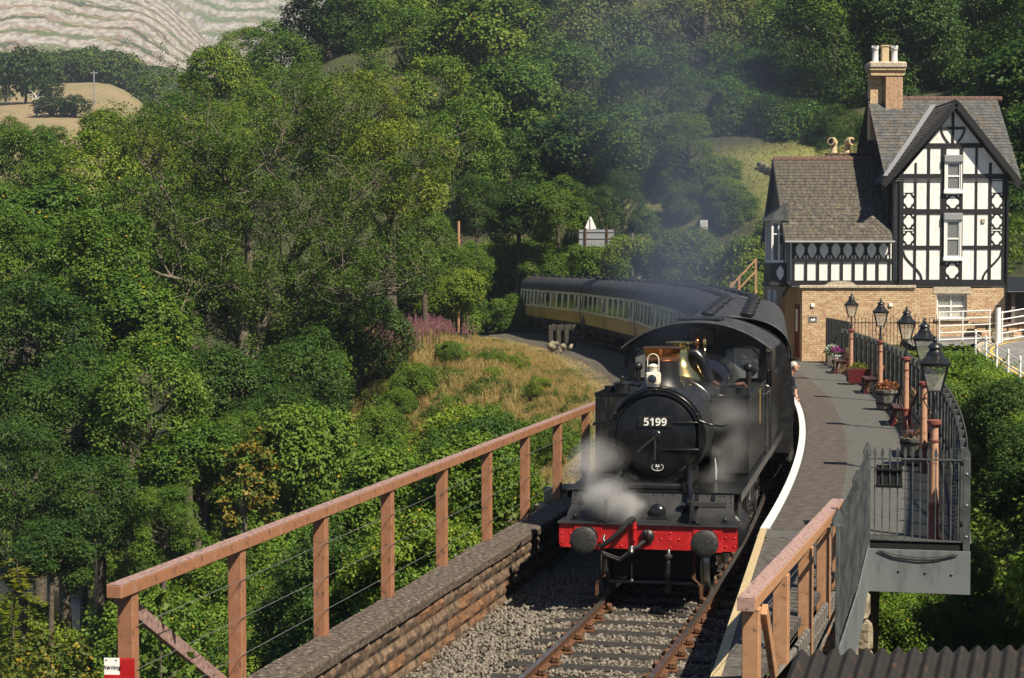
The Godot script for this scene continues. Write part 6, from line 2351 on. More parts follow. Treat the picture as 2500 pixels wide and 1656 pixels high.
	for k in 16:
		mb = MB.new()
		mb.lathe([Vector2(0.11, -0.15), Vector2(0.12, -0.14), Vector2(0.11, 0.145), Vector2(0.10, 0.15)], Transform3D(Basis(Vector3.BACK, PI / 2), V(15.75 + k * 0.305, 11.70, -3.95)), 10, 0.5)
		part(mroof, "ridge_tile", mb, M.ridge)
	mb = MB.new()
	var fz := V(0, 0, 0.42)
	var bz := V(0, 0, -3.4)
	mb.quad(lft + fz, apx + fz, apx + bz, lft + bz, V(-1, 1, 0))
	mb.quad(rgt + fz, apx + fz, apx + bz, rgt + bz, V(1, 1, 0))
	mb.quad(lft + fz + V(0, -0.08, 0), apx + fz + V(0, -0.08, 0), apx + bz + V(0, -0.08, 0), lft + bz + V(0, -0.08, 0), V(1, -1, 0))
	mb.quad(rgt + fz + V(0, -0.08, 0), apx + fz + V(0, -0.08, 0), apx + bz + V(0, -0.08, 0), rgt + bz + V(0, -0.08, 0), V(-1, -1, 0))
	var groof := part(h, "gable_roof", mb, M.slate_c, T)
	var gk := func(c: Vector3) -> bool: return c.y > 8.2 - c.z * 0.88 - 0.1
	var gs := slate_rows(lft + bz, V(0, 0, 3.82), apx - lft, 0.20, 0.19, gk, 8)
	for q in slate_rows(rgt + fz, V(0, 0, -3.82), apx - rgt, 0.20, 0.19, gk, 9): gs.append(q)
	mb = MB.new()
	for q in gs: mb.box(q[0], Vector3.ONE)
	part(groof, "slates", mb, M.slate_b).set_meta("kind", "stuff")
	mb = MB.new()
	mb.beam(V(14.86, 8.32, 0.05), V(17.5, 11.42, -3.4), 0.22, 0.03)
	part(groof, "valley_lead", mb, M.lead)
	for sd in 2:
		var lo := lft if sd == 0 else rgt
		mb = MB.new()
		var d := (apx - lo).normalized()
		var a := lo + V(0, -0.10, 0.42) - d * 0.12
		var b := apx + V(0, -0.10, 0.42)
		mb.box(Transform3D(Basis(d, V(0, 0, 1).cross(d), V(0, 0, 1)), (a + b) * 0.5), Vector3(a.distance_to(b), 0.24, 0.06), 0.006)
		mb.box(Transform3D(Basis(d, V(0, 0, 1).cross(d), V(0, 0, 1)), (a + b) * 0.5 + V(0, -0.13, -0.2)), Vector3(a.distance_to(b), 0.07, 0.34))
		part(groof, "barge_board", mb, M.timber)
	mb = MB.new()
	erect(mb, 1506, 1518, 900, 1900, 0.04, 0.12, 0.01)
	mb.bx(14.95, 15.05, 5.9, 8.1, -0.9, -0.3)
	part(gt, "down_pipe", mb, M.timber)
	mb = MB.new()
	for k in 5:
		erect(mb, 832 + k * 7.6, 836 + k * 7.6, 900, 1490, -0.04, -0.01)
	erect(mb, 826, 872, 900, 1500, -0.4, -0.045)
	part(gt, "corner_strips", mb, M.timber)
	mb = MB.new()
	for q in [837.5, 845.0, 852.5]:
		erect(mb, q, q + 4.5, 900, 1480, -0.044, -0.03)
	part(gt, "corner_plaster", mb, M.plaster)
	# chimney stack
	var chimney := MB.new()
	chimney.bx(15.52, 16.22, 10.4, 12.62, -4.2, -3.4)
	chimney.bx(14.93, 15.42, 10.0, 12.62, -4.3, -3.7)
	chimney.bx(15.4, 15.54, 10.3, 12.62, -4.2, -3.75)
	chimney.bx(14.88, 16.28, 12.62, 12.72, -4.35, -3.35, 0.01)
	chimney.bx(14.92, 16.24, 12.72, 12.84, -4.3, -3.4, 0.01)
	chimney.bx(14.84, 16.32, 12.84, 12.92, -4.4, -3.3, 0.01)
	var ck := part(mroof, "chimney_stack", chimney, M.brick)
	ck.name = "chimney_stack"
	mb = MB.new()
	mb.bx(14.80, 16.36, 12.92, 13.2, -4.45, -3.25, 0.06)
	part(mroof, "chimney_cap", mb, M.sill_stone)
	mb = MB.new()
	for r in 26:
		for k in 4:
			var xx := 15.525 + k * 0.176 - (0.05 if r % 2 else 0.0)
			mb.bx(maxf(xx, 15.52), minf(xx + 0.165, 16.22), 10.42 + r * 0.083, 10.49 + r * 0.083, -3.405, -3.39)
	part(mroof, "chimney_bricks", mb, M.brick_b).set_meta("kind", "stuff")
	mb = MB.new()
	mb.box(Transform3D(Basis(Vector3.RIGHT, 0.72), V(15.85, 10.52, -3.32)), Vector3(0.85, 0.03, 0.5))
	part(mroof, "chimney_flashing", mb, M.lead)
	for q in [[15.15, 0], [15.95, 0], [15.55, 1]]:
		mb = MB.new()
		if q[1] == 0:
			mb.lathe([Vector2(0.15, 0), Vector2(0.15, 0.08), Vector2(0.135, 0.1), Vector2(0.13, 0.5), Vector2(0.15, 0.52), Vector2(0.15, 0.62), Vector2(0.11, 0.62), Vector2(0.1, 0.1)], at(q[0], 13.2, -3.85), 16)
			for k in 6:
				var a := TAU * k / 6
				mb.box(Transform3D(Basis(Vector3.UP, -a), V(q[0] + cos(a) * 0.13, 13.86, -3.85 + sin(a) * 0.13)), Vector3(0.035, 0.1, 0.07))
			part(mroof, "crown_pot", mb, M.pot_white)
		else:
			mb.bx(q[0] - 0.15, q[0] + 0.15, 13.2, 13.86, -4.0, -3.7, 0.02)
			mb.bx(q[0] - 0.18, q[0] + 0.18, 13.86, 13.92, -4.03, -3.67, 0.01)
			part(mroof, "square_pot", mb, M.pot_cream)
	# low stack behind the wing's ridge with two elbow pots
	mb = MB.new()
	mb.bx(13.0, 14.5, 8.6, 9.34, -4.3, -3.6, 0.03)
	mb.bx(13.12, 14.38, 9.34, 9.46, -4.2, -3.7, 0.04)
	part(wroof, "low_stack", mb, M.stone_wall)
	for k in 2:
		var sx := -1.0 if k == 0 else 1.0
		var cx := 13.47 if k == 0 else 14.03
		mb = MB.new()
		mb.lathe([Vector2(0.17, 9.44), Vector2(0.15, 9.5), Vector2(0.13, 9.56), Vector2(0.125, 9.8)], at(cx, 0, -3.95), 16)
		mb.tube([V(cx, 9.75, -3.95), V(cx + sx * 0.01, 9.86, -3.93), V(cx + sx * 0.09, 9.93, -3.83), V(cx + sx * 0.16, 9.94, -3.72)], [0.13, 0.18, 0.19, 0.17], 16)
		var pt := part(h, "elbow_pot", mb, M.pot_cream, T)
		mb = MB.new()
		mb.cyl(V(cx + sx * 0.155, 9.94, -3.725), V(cx + sx * 0.165, 9.941, -3.71), 0.105, 14)
		part(pt, "pot_mouth", mb, M.soot)

	# round road sign in front of the house, whose shadow falls on the bricks
	var rs := thing("round_road_sign", "round road sign on a grey pole beside the station road", "sign", "", Transform3D(Basis(), V(20.75, road_y(20.75, 74.9), -74.9)))
	mb = MB.new()
	mb.cyl(V(0, -0.3, 0), V(0, 3.5, 0), 0.04, 10)
	part(rs, "pole", mb, M.lead)
	mb = MB.new()
	mb.lathe([Vector2(0.001, 0.0), Vector2(0.52, 0.0), Vector2(0.52, 0.01), Vector2(0.001, 0.01)], Transform3D(Basis(Vector3.UP, 0.75) * Basis(Vector3.RIGHT, PI / 2), V(0, 3.05, 0.05)), 28)
	part(rs, "disc", mb, M.white)


# ---------------------------------------------------------------- road, gate, railings by the house
func sheet(pts: Array, lift: float) -> MB:
	var mb := MB.new()
	var poly := PackedVector2Array()
	for p in pts: poly.append(Vector2(p[0], p[1]))
	var idx := Geometry2D.triangulate_polygon(poly)
	for k in range(0, idx.size(), 3):
		var q := []
		for j in 3:
			var p := poly[idx[k + j]]
			q.append(V(p.x, road_y(p.x, p.y) + lift, -p.y))
		mb.tri_flat(q[0], q[1], q[2], Vector3.UP)
	return mb

func line_sheet(pts: Array, w: float, lift: float) -> MB:
	var mb := MB.new()
	for i in pts.size() - 1:
		var a := Vector2(pts[i][0], pts[i][1])
		var b := Vector2(pts[i + 1][0], pts[i + 1][1])
		var n := (b - a).normalized().orthogonal() * w * 0.5
		var q := []
		for p in [a + n, b + n, b - n, a - n]:
			q.append(V(p.x, road_y(p.x, p.y) + lift, -p.y))
		mb.quad(q[0], q[1], q[2], q[3], Vector3.UP)
	return mb

func build_road() -> void:
	var curb := [[17.2, 40.0], [17.35, 55.0], [17.45, 62.0], [17.6, 66.0], [17.65, 70.0], [17.7, 71.9], [17.9, 73.2], [18.2, 73.9], [18.85, 74.6], [20.3, 75.5], [24.0, 77.0], [34.0, 80.0]]
	var pts := curb.duplicate()
	pts.append([44.0, 62.0]); pts.append([40.0, 40.0])
	setting("road", sheet(pts, 0.02), M.road)
	for k in 2:
		var ln := []
		for p in curb:
			ln.append([p[0] + 0.22 + k * 0.22, p[1] - (0.22 + k * 0.2) * (1.0 if p[1] > 73.0 else 0.0)])
		part(get_node("road"), "yellow_line", line_sheet(ln, 0.09, 0.026), M.yellow_paint)
	part(get_node("road"), "white_marking", line_sheet([[20.9, 72.6], [23.0, 73.4]], 0.4, 0.026), M.white_line)
	# pavement in front of the house with a kerb step
	var pv := [[17.55, 73.4], [18.1, 74.1], [18.8, 74.8], [20.3, 75.7], [24.0, 77.2], [24.0, 78.0], [15.6, 75.95], [15.6, 74.0]]
	setting("pavement", sheet(pv, 0.11), M.road)
	var kb := MB.new()
	for i in range(5, curb.size() - 2):
		var a := V(curb[i][0], road_y(curb[i][0], curb[i][1]) + 0.07, -curb[i][1])
		var b := V(curb[i + 1][0], road_y(curb[i + 1][0], curb[i + 1][1]) + 0.07, -curb[i + 1][1])
		kb.beam(a, b, 0.12, 0.12, 0.01)
	part(get_node("pavement"), "kerb", kb, M.sill_stone)
	# white post and rail fence along the road's edge
	var f := thing("white_road_railing", "white painted metal railing along the road edge above the hedge", "railing")
	var prev := Vector3.ZERO
	for i in 12:
		var d := 71.5 - i * 1.65
		var x := 17.42 - 0.02 * i
		var p := V(x, road_y(x, d), -d)
		var mb := MB.new()
		mb.cyl(p + V(0, -0.3, 0), p + V(0, 0.95, 0), 0.045, 8)
		mb.ball(Transform3D(Basis().scaled(Vector3.ONE * 0.05), p + V(0, 0.96, 0)), 8, 5)
		part(f, "post", mb, M.white)
		if i:
			for y in [0.45, 0.85]:
				mb = MB.new()
				mb.cyl(prev + V(0, y, 0), p + V(0, y, 0), 0.02, 6)
				part(f, "rail", mb, M.white_line)
		prev = p
	# five-rail gate and the fence on its other side
	var g := thing("white_gate", "white tubular five-bar gate in front of the brick wall", "gate")
	var gb := V(16.75, 1.75, -74.6)
	var ge := V(18.72, 1.82, -74.35)
	for k in 5:
		var mb := MB.new()
		mb.cyl(gb + V(0, 0.1 + k * 0.27, 0), ge + V(0, 0.12 + k * 0.27, 0), 0.026, 7)
		part(g, "bar", mb, M.white)
	for u in [0.0, 0.45, 0.97]:
		var mb := MB.new()
		var p := gb.lerp(ge, u)
		mb.cyl(p + V(0, 0.06, 0), p + V(0, 1.24, 0), 0.028, 7)
		part(g, "upright", mb, M.white)
	var gp := thing("white_gate_post", "thick white gate post with black cap beside the pavement", "post", "", Transform3D(Basis(), V(18.98, 1.65, -74.3)))
	var mb := MB.new()
	mb.cyl(V(0, -0.2, 0), V(0, 1.5, 0), 0.10, 14)
	part(gp, "shaft", mb, M.white)
	mb = MB.new()
	mb.cyl(V(0, 1.5, 0), V(0, 1.56, 0), 0.115, 14)
	part(gp, "cap", mb, M.soot)
	var wf := thing("white_bar_fence", "white five-bar fence rising from the capped gate post", "fence")
	for k in 5:
		mb = MB.new()
		mb.cyl(V(19.1, 1.85 + k * 0.27, -74.3), V(22.5, 2.35 + k * 0.27, -75.0), 0.026, 7)
		part(wf, "bar", mb, M.white)
	mb = MB.new()
	mb.cyl(V(19.14, 1.7, -74.3), V(19.14, 3.0, -74.3), 0.028, 7)
	mb.cyl(V(22.5, 2.0, -75.0), V(22.5, 3.6, -75.0), 0.05, 7)
	part(wf, "upright", mb, M.white)
	# low wall and lean-to right of the house
	var lw := thing("low_brick_wall", "low pinkish stone and brick wall behind the white fence", "wall", "", Transform3D(Basis(), V(18.6, 1.6, -75.6)))
	rng.seed = 61
	for r in 3:
		for k in 13:
			mb = MB.new()
			mb.box(Transform3D(), Vector3(0.38 + rng.randf() * 0.05, 0.25, 0.3), 0.03)
			part(lw, "stone", mb, M.brick_b if rng.randf() < 0.5 else M.pale_stone, at(k * 0.42 + (r % 2) * 0.2, 0.15 + r * 0.26, 0))
	mb = MB.new()
	mb.bx(-0.3, 5.6, 0.80, 0.90, -0.22, 0.24, 0.02)
	part(lw, "coping", mb, M.ridge)
	var sh := thing("dark_lean_to", "dark timber lean-to against the side of the station house", "shed", "", Transform3D(Basis(), V(20.9, 1.6, -77.5)))
	mb = MB.new()
	mb.bx(-1.1, 2.6, 0.0, 2.2, -2.0, 0.0)
	part(sh, "wall", mb, M.wood_dark)
	mb = MB.new()
	mb.box(Transform3D(Basis(Vector3.RIGHT, 0.2), V(0.8, 2.35, -0.9)), Vector3(4.2, 0.08, 2.8), 0.01)
	part(sh, "roof", mb, M.matt_black)
	for k in 3:
		mb = MB.new()
		mb.bx(-0.6 + k * 0.9, -0.45 + k * 0.9, 0.0, 2.1, 0.0, 0.12)
		part(sh, "post", mb, M.grey_wood)
	# iron railing between the palisade and the house
	var ir := thing("iron_railing", "thin dark iron bar railing in front of the brick wall", "railing")
	for k in 25:
		mb = MB.new()
		var x := 13.35 + k * 0.14
		mb.cyl(V(x, 0.9, -74.9), V(x, 2.72 + (0.12 if k % 6 == 0 else 0.0), -74.9), 0.013, 5)
		part(ir, "bar", mb, M.lamp_black)
	for y in [1.2, 2.5]:
		mb = MB.new()
		mb.bx(13.3, 16.8, y, y + 0.03, -74.92, -74.88)
		part(ir, "rail", mb, M.lamp_black)
	var bg := thing("black_board_gate", "black close-boarded gate beside the brick wall behind the palisade", "gate", "", Transform3D(Basis(Vector3.UP, 0.35), V(12.75, 0.95, -74.6)))
	for k in 9:
		mb = MB.new()
		mb.bx(-0.5 + k * 0.118, -0.39 + k * 0.118, 0.05, 1.78 - 0.02 * k, -0.02, 0.02, 0.006)
		part(bg, "board", mb, M.timber)


# ---------------------------------------------------------------- foliage
class Leaves:
	var v := PackedVector3Array()
	var n := PackedVector3Array()
	var c := PackedColorArray()
	var ix := PackedInt32Array()

	func add(p: Vector3, nrm: Vector3, dirv: Vector3, ln: float, wd: float, col: Color) -> void:
		var side := nrm.cross(dirv).normalized()
		var up := side.cross(nrm).normalized()
		var k := v.size()
		var l := p + up * ln * 0.5 - side * wd - nrm * wd * 0.3
		var r := p + up * ln * 0.5 + side * wd - nrm * wd * 0.3
		v.append(p); v.append(l); v.append(p + up * ln); v.append(r)
		n.append(nrm); n.append((nrm - side * 0.35).normalized()); n.append(nrm); n.append((nrm + side * 0.35).normalized())
		c.append(col); c.append(col); c.append(col); c.append(col)
		ix.append(k); ix.append(k + 2); ix.append(k + 1)
		ix.append(k); ix.append(k + 3); ix.append(k + 2)

	func done() -> ArrayMesh:
		var ar := []
		ar.resize(Mesh.ARRAY_MAX)
		ar[Mesh.ARRAY_VERTEX] = v
		ar[Mesh.ARRAY_NORMAL] = n
		ar[Mesh.ARRAY_COLOR] = c
		ar[Mesh.ARRAY_INDEX] = ix
		var m := ArrayMesh.new()
		m.add_surface_from_arrays(Mesh.PRIMITIVE_TRIANGLES, ar)
		return m

func rdir(g: RandomNumberGenerator) -> Vector3:
	var z := g.randf_range(-1.0, 1.0)
	var a := g.randf() * TAU
	var q := sqrt(1.0 - z * z)
	return Vector3(cos(a) * q, z, sin(a) * q)

# a crown of leaf-sized faces gathered in clumps over boughs; radius 1 wide, hy high
func crown(sd: int, hy: float, lobes: int, leaves: int, leaf: float, ca: Color, cb: Color, lobe_r := 0.34, spread := 0.5, odd := Color(0.20, 0.17, 0.02), odd_share := 0.01) -> ArrayMesh:
	var g := RandomNumberGenerator.new()
	g.seed = sd
	var cs := []
	var rs := []
	var ts := []
	for i in lobes:
		var y := lerpf(-0.75, 1.0, pow((i + 0.5) / lobes, 0.9))
		var a := i * 2.39996 + g.randf_range(-0.5, 0.5)
		var q := sqrt(maxf(0.0, 1.0 - y * y))
		var k := g.randf_range(0.50, 0.84)
		cs.append(Vector3(cos(a) * q * k, y * k * hy, sin(a) * q * k))
		rs.append(lobe_r * g.randf_range(0.65, 1.25))
		ts.append(g.randf())
	var out := Leaves.new()
	var made := 0
	while made < leaves:
		var i := g.randi() % lobes
		if g.randf() > rs[i] / (lobe_r * 1.25):
			continue
		var c: Vector3 = cs[i]
		var lump := c.normalized()
		var d := (rdir(g) + lump * 0.55 + Vector3.UP * 0.35).normalized()
		# twigs: leaves sit in small sprays on the clump
		var r: float = rs[i] * (1.0 - 0.42 * pow(g.randf(), 1.6))
		if g.randf() < 0.10:
			r = rs[i] * g.randf_range(1.0, 1.32)
		# gaps between the sprays
		if sin(d.x * 6.0 + i * 1.7) * sin(d.y * 6.0 + i) * sin(d.z * 6.0 + i * 2.3) > 0.36:
			continue
		r *= 1.0 + 0.16 * sin(d.x * 9.0 + i) * sin(d.y * 8.0 + i * 2.0) * sin(d.z * 9.0)
		var p := c + Vector3(d.x, d.y * 0.78, d.z) * r
		var tone := clampf(ts[i] * 0.7 + g.randf() * 0.5 - 0.1, 0.0, 1.0)
		var col := ca.lerp(cb, tone) * g.randf_range(0.8, 1.2)
		if g.randf() < odd_share:
			col = odd
		var nn := (d * 0.5 + Vector3.UP * 0.55 + rdir(g) * spread).normalized()
		out.add(p, nn, (rdir(g) + d * 0.8 + Vector3.DOWN * 0.5), leaf * g.randf_range(0.65, 1.3), leaf * g.randf_range(0.28, 0.42), col)
		made += 1
	return out.done()

func stem_mesh() -> ArrayMesh:
	# unit stem, foot at 0 and top at 1
	var mb := MB.new()
	mb.tube([V(0, -0.04, 0), V(0.03, 0.25, 0.02), V(-0.03, 0.6, 0.02), V(0.02, 1.0, 0)], [0.13, 0.095, 0.08, 0.05], 8)
	return mb.done()

func bough_mesh(sd: int, hy: float) -> ArrayMesh:
	var g := RandomNumberGenerator.new()
	g.seed = sd
	var mb := MB.new()
	for k in 10:
		var a := k * 2.4
		var y := lerpf(-0.55, 0.1, k / 9.0)
		var e := V(cos(a) * 0.6, (y + 0.45) * 0.75 * hy, sin(a) * 0.6)
		mb.tube([V(0, y, 0), V(0, y, 0).lerp(e, 0.5) + V(0, -0.06, 0) + rdir(g) * 0.05, e], [0.045, 0.03, 0.008], 6)
	return mb.done()

func tree_list() -> Array:
	# x, distance, height of the crown's middle, crown radius, form, tint, 0 hillside / 1 valley
	return [[-22.0,230,33.0,6.21,0,2,0], [-27.6,225,26.9,4.97,1,0,0], [-33.2,215,24.9,4.22,2,1,0], [-17.2,235,32.1,7.49,1,1,0], [-10.4,250,37.2,7.36,0,2,0], [-2.5,205,27.2,6.54,2,1,0], [-11.6,210,25.9,5.67,3,0,0], [2.5,240,34.8,7.06,1,2,0], [9.8,200,26.7,6.38,0,3,0], [19.6,190,26.5,6.99,4,3,0], [4.7,180,20.1,5.30,1,0,0], [-0.5,175,18.5,4.72,2,0,0], [12.5,175,18.9,4.72,3,0,0], [-7.7,185,19.2,4.54,0,1,0], [-4.1,148,12.7,3.81,1,0,0], [5.3,160,13.0,5.10,2,2,0], [10.4,155,13.1,4.18,0,0,0], [13.8,150,13.2,2.76,3,1,0], [3.4,140,8.5,2.40,1,0,0], [-0.1,158,11.4,3.49,0,2,0], [26.9,210,32.0,6.18,2,2,0], [27.1,180,24.5,5.74,1,0,0], [23.6,175,18.9,4.72,3,2,0], [26.7,165,17.3,4.45,0,0,0], [35.0,190,28.2,5.59,2,2,0], [39.5,185,28.0,5.90,0,2,0], [41.3,170,24.6,5.84,1,2,0], [39.4,150,18.6,4.42,3,2,0], [40.2,175,21.2,4.72,2,2,0], [33.0,125,9.8,3.07,0,2,0], [20.8,185,21.7,4.08,1,0,0], [-20.8,190,19.2,4.66,3,0,0], [-23.8,180,17.2,3.97,1,1,0], [-13.8,172,17.8,5.06,4,1,0], [-34.5,200,19.9,2.94,2,0,0], [8.4,145,9.3,2.13,3,2,0], [6.6,142,8.2,1.92,0,2,0], [0.5,142,8.2,2.44,2,2,0], [-2.6,140,8.8,2.06,3,2,0], [-33.3,238,29.2,4.09,3,1,0], [18.7,160,16.2,3.14,1,0,0], [21.3,158,15.2,2.91,0,2,0], [23.9,156,14.9,2.87,2,0,0], [16.7,162,16.7,3.38,3,0,0], [25.7,152,14.3,2.61,1,2,0], [21.1,168,19.4,3.71,2,2,0], [28.4,140,13.6,3.09,1,2,0], [24.6,140,12.0,2.06,3,2,0], [-6.8,108,9.4,3.71,4,1,1], [-26.3,118,8.5,3.76,1,1,1], [-34.4,135,10.5,3.31,0,0,1], [-24.5,128,10.8,3.45,4,1,1], [-32.9,155,15.0,2.28,2,1,1], [-23.6,98,5.7,3.37,2,0,1], [-22.8,88,4.0,2.59,3,0,1], [-18.2,84,4.1,2.88,0,0,1], [-19.9,80,1.2,2.94,1,2,1], [-17.2,76,-0.2,1.68,2,2,1], [-16.5,82,1.8,2.41,2,0,1], [-15.7,92,2.9,2.48,3,0,1], [-13.6,70,-1.0,2.58,1,0,1], [-17.0,72,-1.7,2.47,0,2,1], [-17.1,66,-3.3,2.10,3,2,1], [-11.4,69,-2.5,1.86,2,0,1], [-13.9,64,-3.5,1.88,0,2,1], [-9.2,84,-0.7,2.47,1,2,1], [-7.7,96,0.9,2.35,0,2,1], [-9.4,77,-2.2,1.79,3,2,1], [-12.1,80,-0.5,1.96,2,2,1], [-8.9,100,3.0,2.21,1,2,1], [-10.5,74,-2.4,1.27,0,0,1], [-8.5,80,-3.4,1.47,2,0,1], [-11.4,62,-3.9,1.37,3,0,1], [-14.6,60,-4.4,1.32,2,2,1], [-18.6,112,6.0,3.30,4,0,1], [-20.5,106,6.0,2.86,3,0,1], [-29.0,112,7.0,2.47,2,0,1], [-20.7,130,10.3,3.19,0,1,1], [-5.4,118,6.1,2.03,1,0,1], [-7.2,112,4.8,1.92,3,2,1], [-21.5,82,-1.7,2.21,0,0,1], [-13.8,86,-2.4,1.69,0,2,1], [-12.8,100,0.9,1.96,1,2,1], [-25.4,105,2.9,2.58,3,2,1], [-44.8,170,14.6,2.50,1,0,1], [-42.5,175,14.9,2.15,0,0,1], [-31.9,165,15.1,2.43,1,1,1], [-27.7,160,14.8,2.75,2,1,1], [-24.0,160,14.8,3.14,3,1,1]]

var stem: ArrayMesh

func build_trees() -> void:
	var ga := Color(0.030, 0.066, 0.014)
	var gb := Color(0.075, 0.125, 0.026)
	var forms := [
		[crown(101, 1.15, 17, 19000, 0.054, ga, gb, 0.42), bough_mesh(1, 1.15)],
		[crown(102, 1.25, 24, 19000, 0.050, ga, gb, 0.36), bough_mesh(2, 1.25)],
		[crown(103, 1.0, 14, 17000, 0.070, ga, gb, 0.46), bough_mesh(3, 1.0)],
		[crown(104, 1.4, 21, 21000, 0.042, ga, gb, 0.37), bough_mesh(4, 1.4)],
		[crown(105, 1.05, 44, 19000, 0.040, Color(0.040, 0.070, 0.015), Color(0.075, 0.11, 0.024), 0.25, 0.7), bough_mesh(5, 1.05)],
		[conifer(9), null],
	]
	stem = stem_mesh()
	var tints := [M.leaf, M.leaf_yellow, M.leaf_dark, M.leaf_grey]
	var words := ["mid green", "yellow-green", "dark green", "grey-green smoke-veiled"]
	rng.seed = 200
	var list := tree_list()
	# the rest of the wood, farther up the slope
	for i in 46:
		var d := rng.randf_range(205.0, 300.0)
		var x := rng.randf_range(-0.11, 0.27) * d
		list.append([x, d, hill_y(x, d) + rng.randf_range(5.0, 9.0), rng.randf_range(4.5, 7.0), rng.randi() % 4, [0, 2, 2, 1][rng.randi() % 4], 2])
	for i in 16:
		var d := rng.randf_range(150.0, 200.0)
		var x := rng.randf_range(0.16, 0.30) * d
		list.append([x, d, ground_y(x, d) + rng.randf_range(5.0, 8.0), rng.randf_range(4.0, 6.0), rng.randi() % 4, 2, 2])
	for q in [[30.5, 112, 9.0, 4.5], [33.0, 118, 14.0, 5.0], [29.5, 104, 6.0, 4.0], [35.0, 125, 19.0, 5.0], [27.8, 97, 4.5, 3.2], [31.5, 122, 12.0, 4.5]]:
		list.append([q[0], q[1], q[2], q[3], rng.randi() % 4, 2, 0])
	for t in list:
		var x: float = t[0]
		var d: float = t[1]
		var gy := ground_y(x, d)
		var r: float = t[3]
		var f: Array = forms[t[4]]
		var zone: int = t[6]
		var kind := "conifer" if t[4] == 5 else "feathery ash" if t[4] == 4 else "broadleaf tree"
		var lab := "%s %s %s" % [words[t[5]], kind, ["in the hillside wood above the train", "in the river valley below the line", "high in the wood at the top of the slope"][zone]]
		var o := thing("conifer_tree" if t[4] == 5 else "broadleaf_tree", lab, "tree", ["hillside wood above the train", "trees in the river valley", "wood at the top of the slope"][zone], Transform3D(Basis(), V(x, gy, -d)))
		var yaw := rng.randf() * TAU
		var sy := r * rng.randf_range(0.92, 1.12)
		var hgt: float = t[2] - gy
		inst(o, "crown", f[0], tints[t[5]], Transform3D(Basis(Vector3.UP, yaw).scaled(V(r, sy, r)), V(0, hgt, 0)))
		if f[1] != null:
			inst(o, "boughs", f[1], M.bark, Transform3D(Basis(Vector3.UP, yaw).scaled(V(r, sy, r)), V(0, hgt, 0)))
			inst(o, "trunk", stem, M.bark, Transform3D(Basis(Vector3.UP, yaw).scaled(V(minf(r, 4.0), maxf(hgt, 0.5), minf(r, 4.0))), Vector3.ZERO))
		else:
			var mb := MB.new()
			mb.cyl(V(0, 0, 0), V(0, hgt, 0), 0.3, 8, 0.12)
			part(o, "trunk", mb, M.bark)

func conifer(sd: int) -> ArrayMesh:
	var g := RandomNumberGenerator.new()
	g.seed = sd
	var out := Leaves.new()
	for i in 11000:
		var t := sqrt(g.randf())
		var a := g.randf() * TAU
		var bough := 0.72 + 0.28 * sin(a * 7.0 + floorf(t * 22.0) * 2.4)
		var lim := (0.03 + 0.72 * t) * bough
		var q := lim * pow(g.randf(), 0.45)
		var p := V(cos(a) * q, 1.9 - t * 3.3 - q * 0.3 + 0.05 * g.randf(), sin(a) * q)
		out.add(p, (V(cos(a) * 0.4, 0.8, sin(a) * 0.4) + rdir(g) * 0.5).normalized(), V(cos(a), -0.5, sin(a)), 0.11, 0.02, Color(0.028, 0.052, 0.016) * g.randf_range(0.7, 1.5))
	return out.done()

